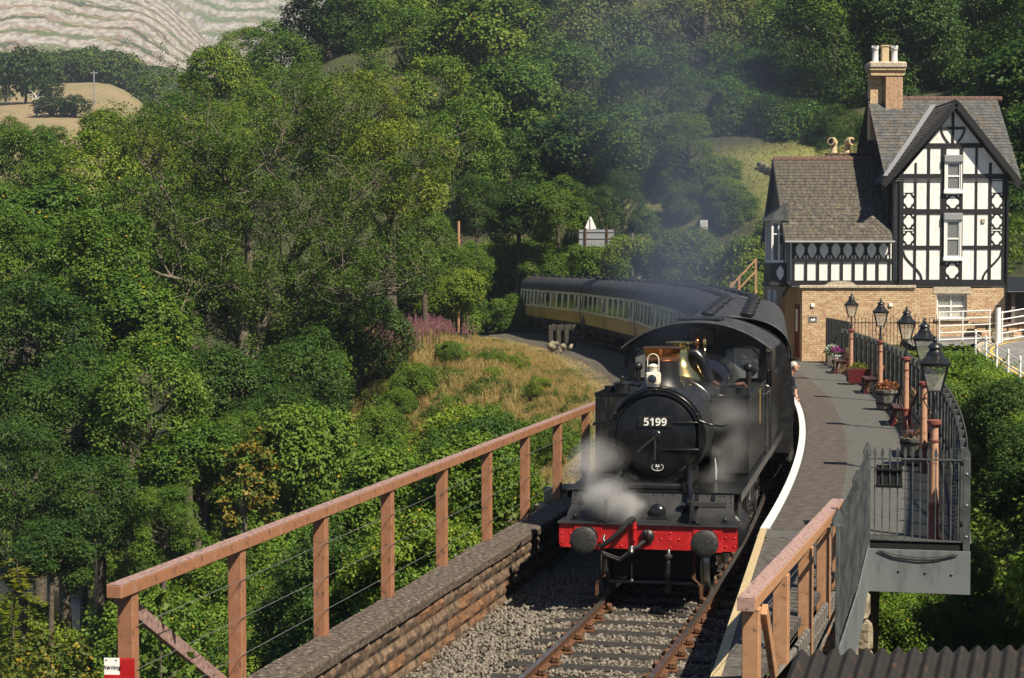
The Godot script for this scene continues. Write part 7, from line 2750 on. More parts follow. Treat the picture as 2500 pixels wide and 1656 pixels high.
# ---------------------------------------------------------------- the old ash with bare limbs
func build_ash() -> void:
	var base := V(-12.9, ground_y(-12.9, 92.0), -92.0)
	var o := thing("old_ash_tree", "tall spreading ash with pale forked trunk and dead twigs below the line", "tree", "", Transform3D(Basis(), base))
	var g := RandomNumberGenerator.new()
	g.seed = 404
	var wood := MB.new()
	var lv := Leaves.new()
	var b := base
	var limbs := [
		[[V(-12.9, base.y, -92), V(-12.9, -4.0, -92), V(-12.95, -1.2, -92), V(-13.0, 2.2, -92)], [0.42, 0.34, 0.30, 0.25]],
		[[V(-13.0, 2.0, -92), V(-13.6, 2.9, -91.4), V(-14.7, 3.8, -90.6), V(-16.5, 4.3, -89.5)], [0.20, 0.17, 0.13, 0.06]],
		[[V(-13.0, 1.8, -92), V(-12.6, 3.4, -92.3), V(-12.8, 5.5, -92.6), V(-12.9, 7.0, -92)], [0.22, 0.19, 0.16, 0.12]],
		[[V(-12.9, 7.0, -92), V(-13.6, 8.6, -91.5), V(-14.5, 9.8, -91), V(-15.4, 11.6, -91)], [0.12, 0.10, 0.07, 0.03]],
		[[V(-12.9, 6.8, -92), V(-12.0, 8.4, -92.5), V(-11.6, 10.2, -93), V(-10.6, 12.2, -93)], [0.12, 0.10, 0.07, 0.03]],
		[[V(-12.85, -1.0, -92), V(-12.2, 1.4, -92.8), V(-11.2, 2.9, -93.2), V(-9.6, 3.8, -93), V(-8.0, 4.8, -92.5)], [0.24, 0.20, 0.17, 0.12, 0.05]],
		[[V(-12.2, 1.4, -92.8), V(-11.2, 4.5, -94), V(-9.4, 6.6, -94), V(-7.0, 7.4, -93.5)], [0.18, 0.14, 0.10, 0.05]],
		[[V(-11.2, 4.5, -94), V(-9.8, 7.8, -94.5), V(-8.8, 10.0, -94), V(-8.4, 12.6, -94)], [0.14, 0.11, 0.08, 0.03]],
		[[V(-9.4, 6.6, -94), V(-6.5, 9.0, -93), V(-4.2, 9.8, -92.5)], [0.10, 0.07, 0.03]],
		[[V(-13.6, 2.9, -91.4), V(-15.6, 5.6, -91), V(-16.4, 8.0, -91), V(-17.6, 9.8, -90.5)], [0.13, 0.10, 0.07, 0.03]],
		[[V(-13.0, 0.8, -92), V(-14.2, 2.2, -93), V(-16.0, 2.8, -93.5), V(-17.8, 2.6, -93)], [0.14, 0.11, 0.08, 0.03]],
		[[V(-9.6, 3.8, -93), V(-7.4, 3.2, -92), V(-5.6, 3.4, -91.5), V(-4.4, 4.4, -91)], [0.10, 0.08, 0.05, 0.02]],
	]
	var starts := []
	for q in limbs:
		var pts := []
		for p in q[0]: pts.append(p - b)
		wood.tube(pts, q[1], 9)
		if q == limbs[0]:
			continue
		for i in range(1, pts.size()):
			var dirv: Vector3 = (pts[i] - pts[i - 1]).normalized()
			for k in 4:
				starts.append([pts[i - 1].lerp(pts[i], (k + 1) / 4.0), dirv, q[1][i] * 0.5 + 0.02])
	for st in starts:
		for k in 2:
			twig(g, wood, lv, st[0], (st[1] * 0.5 + rdir(g) * 0.9 + Vector3.UP * 0.15).normalized(), g.randf_range(1.2, 2.2), minf(st[2], 0.05), 2)
	part(o, "trunk", wood, M.bark_pale)
	inst(o, "crown", lv.done(), M.leaf)

func twig(g: RandomNumberGenerator, wood: MB, lv: Leaves, p: Vector3, d: Vector3, ln: float, r: float, depth: int) -> void:
	var m := p + d * ln * 0.5 + rdir(g) * ln * 0.08
	var e := p + d * ln + Vector3.UP * ln * 0.1 + rdir(g) * ln * 0.12
	wood.tube([p, m, e], [r, r * 0.7, r * 0.35], 4, false)
	if depth == 0:
		if g.randf() < 0.10:
			return
		for i in 46:
			var q := p.lerp(e, g.randf_range(0.2, 1.2)) + rdir(g) * g.randf() * 0.46
			lv.add(q, (Vector3.UP * 0.7 + rdir(g) * 0.7).normalized(), rdir(g) + Vector3.DOWN * 0.3, g.randf_range(0.10, 0.18), g.randf_range(0.026, 0.042), Color(0.032, 0.066, 0.015).lerp(Color(0.064, 0.105, 0.024), g.randf()))
		return
	for k in 3:
		twig(g, wood, lv, m.lerp(e, k / 2.0), (d * 0.6 + rdir(g) * 0.85 + Vector3.UP * 0.1).normalized(), ln * g.randf_range(0.5, 0.75), r * 0.55, depth - 1)


# ---------------------------------------------------------------- bushes, grass, flowers
func grass_mesh(sd: int, n: int, h: float, ca: Color, cb: Color, lean := 0.35) -> ArrayMesh:
	var g := RandomNumberGenerator.new()
	g.seed = sd
	var mb := MB.new()
	for i in n:
		var a := g.randf() * TAU
		var p := V(cos(a), 0, sin(a)) * g.randf() * 0.22
		var l := V(g.randf_range(-1, 1), 0, g.randf_range(-1, 1)) * lean
		var hh := h * g.randf_range(0.55, 1.15)
		var m := p + (l * 0.35 + Vector3.UP) * hh * 0.55
		var e := p + (l + Vector3.UP * 0.92) * hh
		var s := V(cos(a + 1.3), 0, sin(a + 1.3)) * 0.006
		mb.col = ca.lerp(cb, g.randf())
		var nn := (l.normalized() * 0.3 + V(cos(a), 0.7, sin(a))).normalized()
		mb.tri_flat(p - s, p + s, m, nn)
		mb.tri_flat(m - s, m + s, e, nn)
		mb.tri_flat(p + s, m + s, m - s, nn)
		if h > 0.5:
			mb.tri_flat(e - s * 1.5 - (e - m) * 0.3, e + s * 1.5 - (e - m) * 0.3, e + (e - m) * 0.15, nn)
	return mb.done()

func spike_plant(sd: int) -> ArrayMesh:
	var g := RandomNumberGenerator.new()
	g.seed = sd
	var mb := MB.new()
	mb.col = Color(0.12, 0.06, 0.03)
	mb.tube([V(0, 0, 0), V(0.02, 0.7, 0.01), V(0.03, 1.35, 0)], [0.012, 0.01, 0.004], 4, false)
	for i in 26:
		var a := g.randf() * TAU
		var y := g.randf_range(0.1, 0.85)
		mb.col = Color(0.07, 0.11, 0.025) * g.randf_range(0.7, 1.3)
		leaf_quad(mb, V(0.01, y, 0), V(cos(a), 0.25, sin(a)).normalized(), V(-sin(a), 0, cos(a)), 0.17, 0.022)
	for i in 64:
		var a := g.randf() * TAU
		var y := g.randf_range(0.82, 1.38)
		var q := 0.075 * (1.42 - y) / 0.6 + 0.015
		mb.col = Color(0.36, 0.14, 0.22).lerp(Color(0.48, 0.26, 0.31), g.randf())
		leaf_quad(mb, V(cos(a) * q * 0.4, y, sin(a) * q * 0.4), V(cos(a), 0.5, sin(a)).normalized(), V(-sin(a), 0, cos(a)), q * 1.1, 0.024)
	return mb.done()

var bush_forms := []

func bush(x: float, d: float, y: float, r: float, form: int, tint: Material, label: String, group := "", sq := 1.0) -> Node3D:
	var gy := minf(ground_y(x, d), y)
	var o := thing("leafy_bush", label, "bush", group, Transform3D(Basis(), V(x, gy, -d)))
	inst(o, "foliage", bush_forms[form][0], tint, Transform3D(Basis(Vector3.UP, rng.randf() * TAU).scaled(V(r, r * sq, r)), V(0, y - gy, 0)))
	inst(o, "stem", stem, M.bark, Transform3D(Basis(Vector3.UP, rng.randf() * TAU).scaled(V(r * 0.5, maxf(y - gy, 0.3), r * 0.5)), Vector3.ZERO))
	return o

func build_bushes() -> void:
	var ga := Color(0.035, 0.075, 0.015)
	var gb := Color(0.085, 0.135, 0.026)
	bush_forms = [
		[crown(301, 0.85, 24, 15000, 0.062, ga, gb, 0.36, 0.6), bough_mesh(11, 0.9)],
		[crown(302, 0.95, 30, 15000, 0.052, ga, gb, 0.32, 0.6, Color(0.16, 0.12, 0.02), 0.02), bough_mesh(12, 0.9)],
		[crown(303, 0.75, 20, 14000, 0.070, ga, gb, 0.40, 0.5), bough_mesh(13, 0.8)],
	]
	rng.seed = 700
	# hedge on the bank behind the coaches
	var lab := "green hedge bush on the bank between the coaches and the upper road"
	for i in 34:
		var s := rng.randf_range(62.0, 128.0)
		var o := rng.randf_range(6.5, 16.0)
		var p := trk(s, o, 0.0)
		if p.x > 10.3 and -p.z < 92.0:
			continue
		bush(p.x, -p.z, ground_y(p.x, -p.z) + 0.7, rng.randf_range(1.3, 2.2), rng.randi() % 3, [M.leaf, M.leaf_yellow, M.leaf, M.leaf_dark][rng.randi() % 4], lab, "hedge behind the coaches", 1.0)
	for q in [[10.9, 100.0, 4.3, 2.0], [13.2, 98.0, 4.6, 2.2], [9.4, 103.0, 3.4, 1.5], [12.0, 95.0, 3.2, 1.6], [10.2, 96.0, 2.6, 1.3], [8.2, 106.0, 2.8, 1.4], [14.6, 101.0, 5.6, 2.2], [10.0, 112.0, 5.4, 2.0], [7.2, 116.0, 5.2, 1.8]]:
		bush(q[0], q[1], q[2], q[3], 2, M.leaf_yellow, "bright green garden shrub on the slope behind the station house", "shrubs behind the station")
	for i in 26:
		var d := rng.randf_range(125.0, 132.0)
		var x := rng.randf_range(-9.6, -2.6)
		bush(x, d, rng.randf_range(1.4, 4.6), rng.randf_range(1.4, 2.1), rng.randi() % 3, [M.leaf, M.leaf_yellow, M.leaf][rng.randi() % 3], "green thicket beyond the tail of the train under the wood", "thicket beyond the tail")
	# bright hedge in front of the wood, behind the coaches and past the tail
	for i in 30:
		var x := -9.5 + i * 0.68
		var d := 128.0 if x < -3.2 else 147.0 if x < 1.6 else 142.0 if x < 5.4 else 130.0
		var sc := d / 128.0
		bush(x, d + rng.randf_range(-1.5, 1.5), lerpf(3.6, 4.6, rng.randf()), rng.randf_range(1.5, 2.1) * sc, rng.randi() % 3, M.leaf, "sunlit hedge bush along the foot of the wood behind the coaches", "sunlit hedge at the foot of the wood", 1.15)
	bush(-3.55, 131.0, 2.4, 1.7, 0, M.leaf, "hedge bush hiding the foot of the orange-brown pole")
	for i in 16:
		var s2 := rng.randf_range(48.0, 92.0)
		var p2 := trk(s2, rng.randf_range(-15.0, -7.0), 0.0)
		bush(p2.x, -p2.z, ground_y(p2.x, -p2.z) + 0.25, rng.randf_range(0.5, 1.0), rng.randi() % 3, [M.leaf, M.leaf_yellow][rng.randi() % 2], "small green shrub among the long grass of the bank", "small shrubs on the bank")
	for i in 22:
		var d := rng.randf_range(137.0, 152.0)
		var x := rng.randf_range(-6.0, 3.5)
		bush(x, d, ground_y(x, d) + rng.randf_range(0.6, 1.6), rng.randf_range(1.6, 2.4), rng.randi() % 3, [M.leaf, M.leaf_dark][rng.randi() % 2], "shrub at the foot of the hillside wood above the coaches", "shrubs at the foot of the wood")
	for i in 46:
		var d := rng.randf_range(56.0, 100.0)
		var x := rng.randf_range(-0.275, -0.10) * d
		var gy := ground_y(x, d)
		if gy < -12.6 or offs(x, d) > -15.0:
			continue
		var r := rng.randf_range(1.6, 2.8)
		bush(x, d, gy + rng.randf_range(1.0, 4.5), r, rng.randi() % 3, M.leaf, "leafy shrub under the valley trees", "understory of the valley wood", 1.2)
	# hedge right of the platform
	for i in 40:
		var d := rng.randf_range(29.0, 69.0)
		var x0 := trk(d - 22.0, 5.9, 0.0).x
		var x := lerpf(x0 + 0.6, maxf(16.9, x0 + 2.0), rng.randf())
		if d < 42.0: x = x0 + 0.8 + rng.randf() * 4.5
		var top := lerpf(0.0, 2.0, smooth(36.0, 66.0, d)) - maxf(0.0, x - 13.6) * 0.42 + rng.randf_range(-0.4, 0.3)
		var r := rng.randf_range(1.0, 1.7)
		bush(x, d, top - r * 0.55, r, rng.randi() % 3, [M.leaf, M.leaf_dark, M.leaf, M.leaf_yellow][rng.randi() % 4], "tangled hedge bush filling the gap between palisade fence and road", "hedge beside the platform")
	for i in 34:
		var d := rng.randf_range(21.0, 40.0)
		var x := d * rng.randf_range(0.20, 0.32)
		var r := rng.randf_range(0.7, 1.2)
		bush(x, d, rng.randf_range(-4.6, -2.8), r, rng.randi() % 3, M.leaf, "leafy scrub growing in the hollow below the platform deck", "scrub below the deck")
	for i in 16:
		var d := 22.0 + i * 1.35
		bush(d * 0.268 + 1.5 + rng.randf() * 0.8, d, rng.randf_range(0.3, 1.0), rng.randf_range(1.2, 1.6), rng.randi() % 3, M.leaf, "tall hedge bush on the bank beside the hollow below the deck", "hedge along the hollow", 1.1)
	for i in 16:
		var d := rng.randf_range(30.0, 46.0)
		var p := trk(d - 22.3, rng.randf_range(2.9, 5.4), 0.0)
		bush(p.x, d, rng.randf_range(-3.2, -2.0), rng.randf_range(0.9, 1.4), rng.randi() % 3, M.leaf, "scrub growing in the shade under the platform deck", "scrub under the deck")
	# shrubs on the sunny bank left of the line
	for q in [[-4.6, 90.0, -0.9, 1.25], [-5.9, 84.0, -2.6, 1.35], [-3.1, 95.0, 0.3, 0.8], [-7.2, 80.0, -3.9, 1.2], [-8.4, 77.0, -5.2, 1.2], [-4.6, 73.0, -3.4, 0.8], [-6.4, 70.0, -4.6, 0.9], [-5.2, 87.0, -1.6, 0.9], [-6.8, 83.0, -3.2, 0.8]]:
		bush(q[0], q[1], q[2], q[3], 0, M.leaf, "dark green bramble clump on the grassy bank below the line", "brambles on the bank")
	for q in [[-1.0, 60.0, -1.6, 1.5], [0.5, 58.0, -0.9, 1.2], [1.5, 55.0, -0.5, 0.9], [-2.2, 57.0, -2.8, 1.4], [-0.6, 51.0, -2.3, 1.2], [0.9, 48.0, -1.7, 0.9], [-2.0, 48.0, -3.6, 1.4], [0.2, 45.0, -2.4, 1.2]]:
		bush(q[0], q[1], q[2], q[3], 1, M.leaf, "rounded elder bush on the slope beside the parapet's far end", "elder bushes by the parapet")
	# scrub under the bridge railing
	for i in 64:
		var d := rng.randf_range(27.0, 58.0)
		var x := rng.randf_range(-0.135, -0.012) * d
		if offs(x, d) > -4.4:
			continue
		var gy := ground_y(x, d)
		var r := rng.randf_range(0.9, 1.7)
		bush(x, d, gy + rng.randf_range(0.8, 2.3), r, rng.randi() % 3, [M.leaf, M.leaf_dark, M.leaf, M.leaf_yellow][rng.randi() % 4], "leafy shrub on the steep slope below the terracotta railing", "shrubs below the railing", 1.15)
	# riverside bushes
	for q in [[-18.5, 67.0, -10.0, 2.2, 1], [-16.4, 70.0, -10.4, 2.0, 0], [-19.0, 72.0, -9.6, 2.2, 2], [-15.0, 66.0, -10.2, 1.7, 0], [-12.8, 64.0, -10.3, 1.6, 1], [-17.0, 62.0, -9.6, 1.8, 2], [-11.0, 70.0, -9.9, 1.5, 0], [-9.0, 60.0, -9.2, 1.8, 1], [-13.5, 74.0, -10.6, 1.4, 1]]:
		bush(q[0], q[1], q[2], q[3], q[4], M.leaf_yellow, "low olive willow bush at the river's edge", "willows by the river")
	# yellowing shrub by the railing's end and a young ash above it
	var ysh := bush(-5.9, 23.5, -0.35, 0.75, 1, M.leaf_yellow, "shrub with yellowing leaves growing up beside the railing's end", "")
	ysh.get_node("foliage").material_override = M.leaf_autumn
	ysh.get_node("foliage").mesh = crown(331, 1.0, 18, 2600, 0.085, Color(0.06, 0.10, 0.018), Color(0.15, 0.16, 0.025), 0.36, 0.8, Color(0.36, 0.25, 0.025), 0.16)
	var lv := Leaves.new()
	var g := RandomNumberGenerator.new()
	g.seed = 15
	var wood := MB.new()
	wood.tube([V(0, -3.0, 0), V(0.05, 0.5, 0), V(0.12, 1.4, 0)], [0.03, 0.02, 0.006], 5)
	for k in 26:
		var a := k * 2.4 + g.randf() * 0.8
		var st := V(0.05 + 0.04 * k / 26.0, -0.3 + k * 0.065 + g.randf() * 0.05, 0)
		var dr := V(cos(a), 0.35, sin(a)).normalized()
		var ln := 0.60 - 0.012 * k
		wood.tube([st, st + dr * ln * 0.5, st + dr * ln + V(0, -0.26, 0)], 0.004, 4, false)
		for j in 13:
			var u := 0.2 + 0.8 * j / 12.0
			var p := st + dr * ln * u + V(0, -0.26 * u * u, 0)
			for sd in [-1.0, 1.0]:
				lv.add(p, (Vector3.UP + rdir(g) * 0.3).normalized(), dr.cross(Vector3.UP) * sd + dr * 0.5 + V(0, -0.2, 0), 0.15, 0.022, Color(0.050, 0.080, 0.014).lerp(Color(0.115, 0.11, 0.016), clampf(k / 25.0 * 0.8 + g.randf() * 0.2 - 0.2, 0.0, 1.0)))
	var ya := thing("young_ash", "young ash sapling with feathered yellow-green leaves near the railing's end", "sapling", "", Transform3D(Basis(), V(-6.65, -0.35, -25.0)))
	inst(ya, "crown", lv.done(), M.leaf)
	part(ya, "trunk", wood, M.bark)
	# sycamore sprig by the diagonal brace
	lv = Leaves.new()
	wood = MB.new()
	var tips := []
	for k in 9:
		var a := g.randf() * TAU
		var st := V(0.05 * sin(k * 1.0), -0.9 + k * 0.16, 0.0)
		var e := st + V(cos(a) * 0.22, 0.12, sin(a) * 0.16)
		wood.tube([st, e], 0.005, 4, false)
		tips.append(e)
	wood.tube([V(0.1, -4.5, 0), V(0, -1.0, 0), V(0, 0.45, 0)], [0.03, 0.015, 0.006], 5)
	for e in tips:
		for k in 9:
			var nn := (V(0.1, 0.6, 0.4) + rdir(g) * 0.8).normalized()
			var c: Vector3 = e + rdir(g) * 0.16
			var d0 := (rdir(g) + Vector3.DOWN * 0.6).normalized()
			var col := Color(0.030, 0.062, 0.014).lerp(Color(0.065, 0.10, 0.022), g.randf())
			for q in [-0.9, -0.45, 0.0, 0.45, 0.9]:
				lv.add(c, nn, d0.rotated(nn, q), 0.065 if q else 0.08, 0.021, col)
	var sp := thing("sycamore_sprig", "sycamore sprig with lobed leaves reaching past the railing's diagonal brace", "sapling", "", Transform3D(Basis(), wall_pt(2.35, -0.14, 1.30)))
	inst(sp, "crown", lv.done(), M.leaf)
	part(sp, "trunk", wood, M.bark)
	# small tree already turning yellow
	var au := thing("yellowing_maple", "slender maple with yellow and orange leaves on a pale trunk in the valley", "tree", "", Transform3D(Basis(), V(-9.05, ground_y(-9.05, 64.0), -64.0)))
	inst(au, "crown", crown(350, 1.9, 22, 2600, 0.16, Color(0.14, 0.14, 0.02), Color(0.34, 0.21, 0.03), 0.26, 0.7, Color(0.09, 0.13, 0.02), 0.4), M.leaf_autumn, Transform3D(Basis().scaled(V(1.05, 1.15, 1.05)), V(0.25, -2.6 - au.position.y, 0)))
	var mb := MB.new()
	mb.tube([V(0, -0.3, 0), V(0.05, 2.5, 0), V(-0.05, 5.0, 0), V(0.1, 7.5, 0)], [0.24, 0.2, 0.15, 0.05], 9)
	part(au, "trunk", mb, M.bark_pale)


func build_undergrowth() -> void:
	rng.seed = 900
	var gold := [grass_mesh(1, 46, 0.62, Color(0.34, 0.25, 0.09), Color(0.46, 0.34, 0.14)), grass_mesh(2, 46, 0.42, Color(0.26, 0.22, 0.07), Color(0.42, 0.31, 0.12), 0.5)]
	var green := [grass_mesh(3, 30, 0.45, Color(0.07, 0.10, 0.022), Color(0.15, 0.17, 0.04), 0.5)]
	var low := crown(320, 0.6, 9, 240, 0.17, Color(0.035, 0.068, 0.015), Color(0.085, 0.12, 0.025), 0.4, 0.7)
	var lists := [[], [], [], []]
	for i in 24000:
		var s := rng.randf_range(16.0, 118.0)
		var o := rng.randf_range(-19.0, -3.6)
		var p := trk(s, o, 0.0)
		var d := -p.z
		var k := noise.get_noise_2d(p.x * 9.0 + 40.0, d * 9.0) + 0.3 * rng.randf_range(-1.0, 1.0)
		if o > -5.3 and rng.randf() < (1.0 if o > -4.9 else 0.7):
			continue
		p.y = ground_y(p.x, d) - 0.03
		var t := Transform3D(Basis(Vector3.UP, rng.randf() * TAU).scaled(Vector3.ONE * rng.randf_range(0.7, 1.3) * (0.6 if o > -8.0 else 1.0)), p)
		if k < 0.06:
			lists[0 if rng.randf() < 0.6 else 1].append(t)
		elif rng.randf() < 0.7:
			lists[2].append(t)
		else:
			lists[3].append(Transform3D(t.basis * rng.randf_range(0.3, 0.7), p))
	# meadow on the slope behind the station
	for i in 2600:
		var d := rng.randf_range(136.0, 155.0)
		var x := rng.randf_range(2.0, 30.0)
		lists[1 if rng.randf() < 0.55 else 2].append(Transform3D(Basis(Vector3.UP, rng.randf() * TAU).scaled(Vector3.ONE * rng.randf_range(0.3, 0.6)), V(x, ground_y(x, d) - 0.03, -d)))
	# low leafy growth everywhere the ground would lie bare
	for i in 9000:
		var d := rng.randf_range(24.0, 128.0)
		var x := rng.randf_range(-0.27, 0.27) * d
		var o := offs(x, d)
		if o > -13.0 and o < 5.4 and not (d < 44.0 and o < -4.2):
			continue
		if x > 17.2 and d > 50.0 and d < 78.0 or x > 10.8 and d > 72.0 and d < 87.0:
			continue
		var y := ground_y(x, d)
		if y < -11.7:
			continue
		lists[3].append(Transform3D(Basis(Vector3.UP, rng.randf() * TAU).scaled(Vector3.ONE * rng.randf_range(0.4, 1.0)), V(x, y, -d)))
	for i in 2500:
		var d := rng.randf_range(90.0, 145.0)
		var x := rng.randf_range(-0.05, 0.14) * d
		if offs(x, d) < 6.0 or d > 133.0 and x > 3.0:
			continue
		lists[3].append(Transform3D(Basis(Vector3.UP, rng.randf() * TAU).scaled(Vector3.ONE * rng.randf_range(0.5, 1.1)), V(x, ground_y(x, d), -d)))
	var gr := thing("long_grass", "long golden and green summer grass covering the sunny bank", "grass")
	gr.set_meta("kind", "stuff")
	scatter(gr, "golden_grass", gold[0], M.grass, lists[0])
	scatter(gr, "short_golden_grass", gold[1], M.grass, lists[1])
	scatter(gr, "green_grass", green[0], M.grass, lists[2])
	var un := thing("undergrowth", "low leafy undergrowth of nettles and brambles over the slopes", "undergrowth")
	un.set_meta("kind", "stuff")
	scatter(un, "leafy_growth", low, M.leaf, lists[3])
	# rosebay willowherb in flower
	var sp := [spike_plant(1), spike_plant(2)]
	var fl := [[], []]
	for i in 620:
		var d := rng.randf_range(96.0, 125.0)
		var x := -6.0 + 2.6 * (rng.randf() + rng.randf() + rng.randf() - 1.5) + (d - 112.0) * 0.05
		if noise.get_noise_2d(x * 16.0, d * 7.0) < -0.1:
			continue
		fl[i % 2].append(Transform3D(Basis(Vector3.UP, rng.randf() * TAU).scaled(Vector3.ONE * rng.randf_range(0.85, 1.3)), V(x, ground_y(x, d), -d)))
	for i in 60:
		var d := rng.randf_range(80.0, 90.0)
		var x := rng.randf_range(-11.5, -9.0)
		fl[i % 2].append(Transform3D(Basis(Vector3.UP, rng.randf() * TAU).scaled(Vector3.ONE * 0.9), V(x, ground_y(x, d), -d)))
	for i in 22:
		var d := rng.randf_range(37.0, 39.0)
		var x := rng.randf_range(-1.75, -1.2)
		fl[i % 2].append(Transform3D(Basis(Vector3.UP, rng.randf() * TAU).scaled(Vector3.ONE * 0.8), V(x, -2.6, -d)))
	var fw := thing("rosebay_willowherb", "pink flowering willowherb spikes massed on the bank near the train's tail", "flowers")
	fw.set_meta("kind", "stuff")
	for k in 2:
		scatter(fw, "flower_spikes", sp[k], M.grass, fl[k])
	# far wood, one mass
	var fc := crown(360, 0.9, 22, 1700, 0.15, Color(0.032, 0.058, 0.016), Color(0.065, 0.095, 0.024), 0.36, 0.5)
	var fx := []
	for i in 3400:
		var d := rng.randf_range(590.0, 985.0)
		var u := rng.randf_range(-0.31, -0.05)
		var x := u * d
		var r := rng.randf_range(4.5, 7.0)
		fx.append(Transform3D(Basis(Vector3.UP, rng.randf() * TAU).scaled(V(r, r * rng.randf_range(0.9, 1.3), r)), V(x, far_y(x, d) + r * 0.7, -d)))
	for i in 260:
		var d := rng.randf_range(440.0, 580.0)
		var u := rng.randf_range(-0.185, -0.06)
		var x := u * d
		var r := rng.randf_range(3.5, 6.0)
		fx.append(Transform3D(Basis(Vector3.UP, rng.randf() * TAU).scaled(V(r, r, r)), V(x, far_y(x, d) + r * 0.6, -d)))
	var fwood := thing("far_wood", "distant wood reading as one green mass below the limestone hill", "wood")
	fwood.set_meta("kind", "stuff")
	scatter(fwood, "crowns", fc, M.leaf, fx)
	# single trees and thorn bushes on the tan field
	var fb := [[-119.5, 470.0, 7.0, 1.3, "large dark tree standing alone on the tan hillside field"], [-113.0, 468.0, 3.6, 1.2, "small dark tree next to the large one on the tan field"], [-104.0, 433.0, 5.2, 0.55, "low rounded thorn thicket on the tan field"], [-98.5, 431.0, 4.2, 0.8, "round thorn bush beside the low thicket on the tan field"], [-131.5, 490.0, 3.0, 0.7, "dark hedge bush at the edge of the tan field"]]
	for q in fb:
		var y := far_y(q[0], q[1])
		var o := thing("field_tree", q[4], "tree", "", Transform3D(Basis(), V(q[0], y, -q[1])))
		inst(o, "crown", fc, M.leaf_dark, Transform3D(Basis().scaled(V(q[2], q[2] * q[3], q[2])), V(0, q[2] * q[3] * 0.75, 0)))
		var mb := MB.new()
		mb.cyl(Vector3.ZERO, V(0, q[2], 0), 0.4, 7, 0.2)
		part(o, "trunk", mb, M.bark)
	# the bleached dead tree
	var g := RandomNumberGenerator.new()
	g.seed = 70
	var dw := MB.new()
	var dl := Leaves.new()
	dw.tube([V(0, -0.5, 0), V(0.3, 2.5, 0), V(-0.2, 4.6, 0)], [0.3, 0.22, 0.14], 7)
	for k in 10:
		var a := k * 2.4
		var st := V(0, 2.4 + k * 0.24, 0)
		var e := st + V(cos(a) * 1.7, 0.9 + g.randf() * 1.2, sin(a) * 1.7)
		dw.tube([st, st.lerp(e, 0.5) + V(0, 0.3, 0), e], [0.09, 0.06, 0.025], 5)
	var dt := thing("dead_tree", "bleached dead tree with bare limbs on the tan field", "tree", "", Transform3D(Basis(), V(-108.5, far_y(-108.5, 436.0), -436.0)))
	part(dt, "trunk", dw, M.white_line)
	for q in [[-100.5, 460.0], [-126.0, 476.0]]:
		var mb := MB.new()
		mb.cyl(V(0, -0.5, 0), V(0, 8.0, 0), 0.16, 6)
		mb.bx(-0.9, 0.9, 7.4, 7.6, -0.1, 0.1)
		var pl := thing("field_pole", "pale electricity pole with crossbar on the tan field", "pole", "poles on the tan field", Transform3D(Basis(), V(q[0], far_y(q[0], q[1]), -q[1])))
		part(pl, "pole", mb, M.lead)


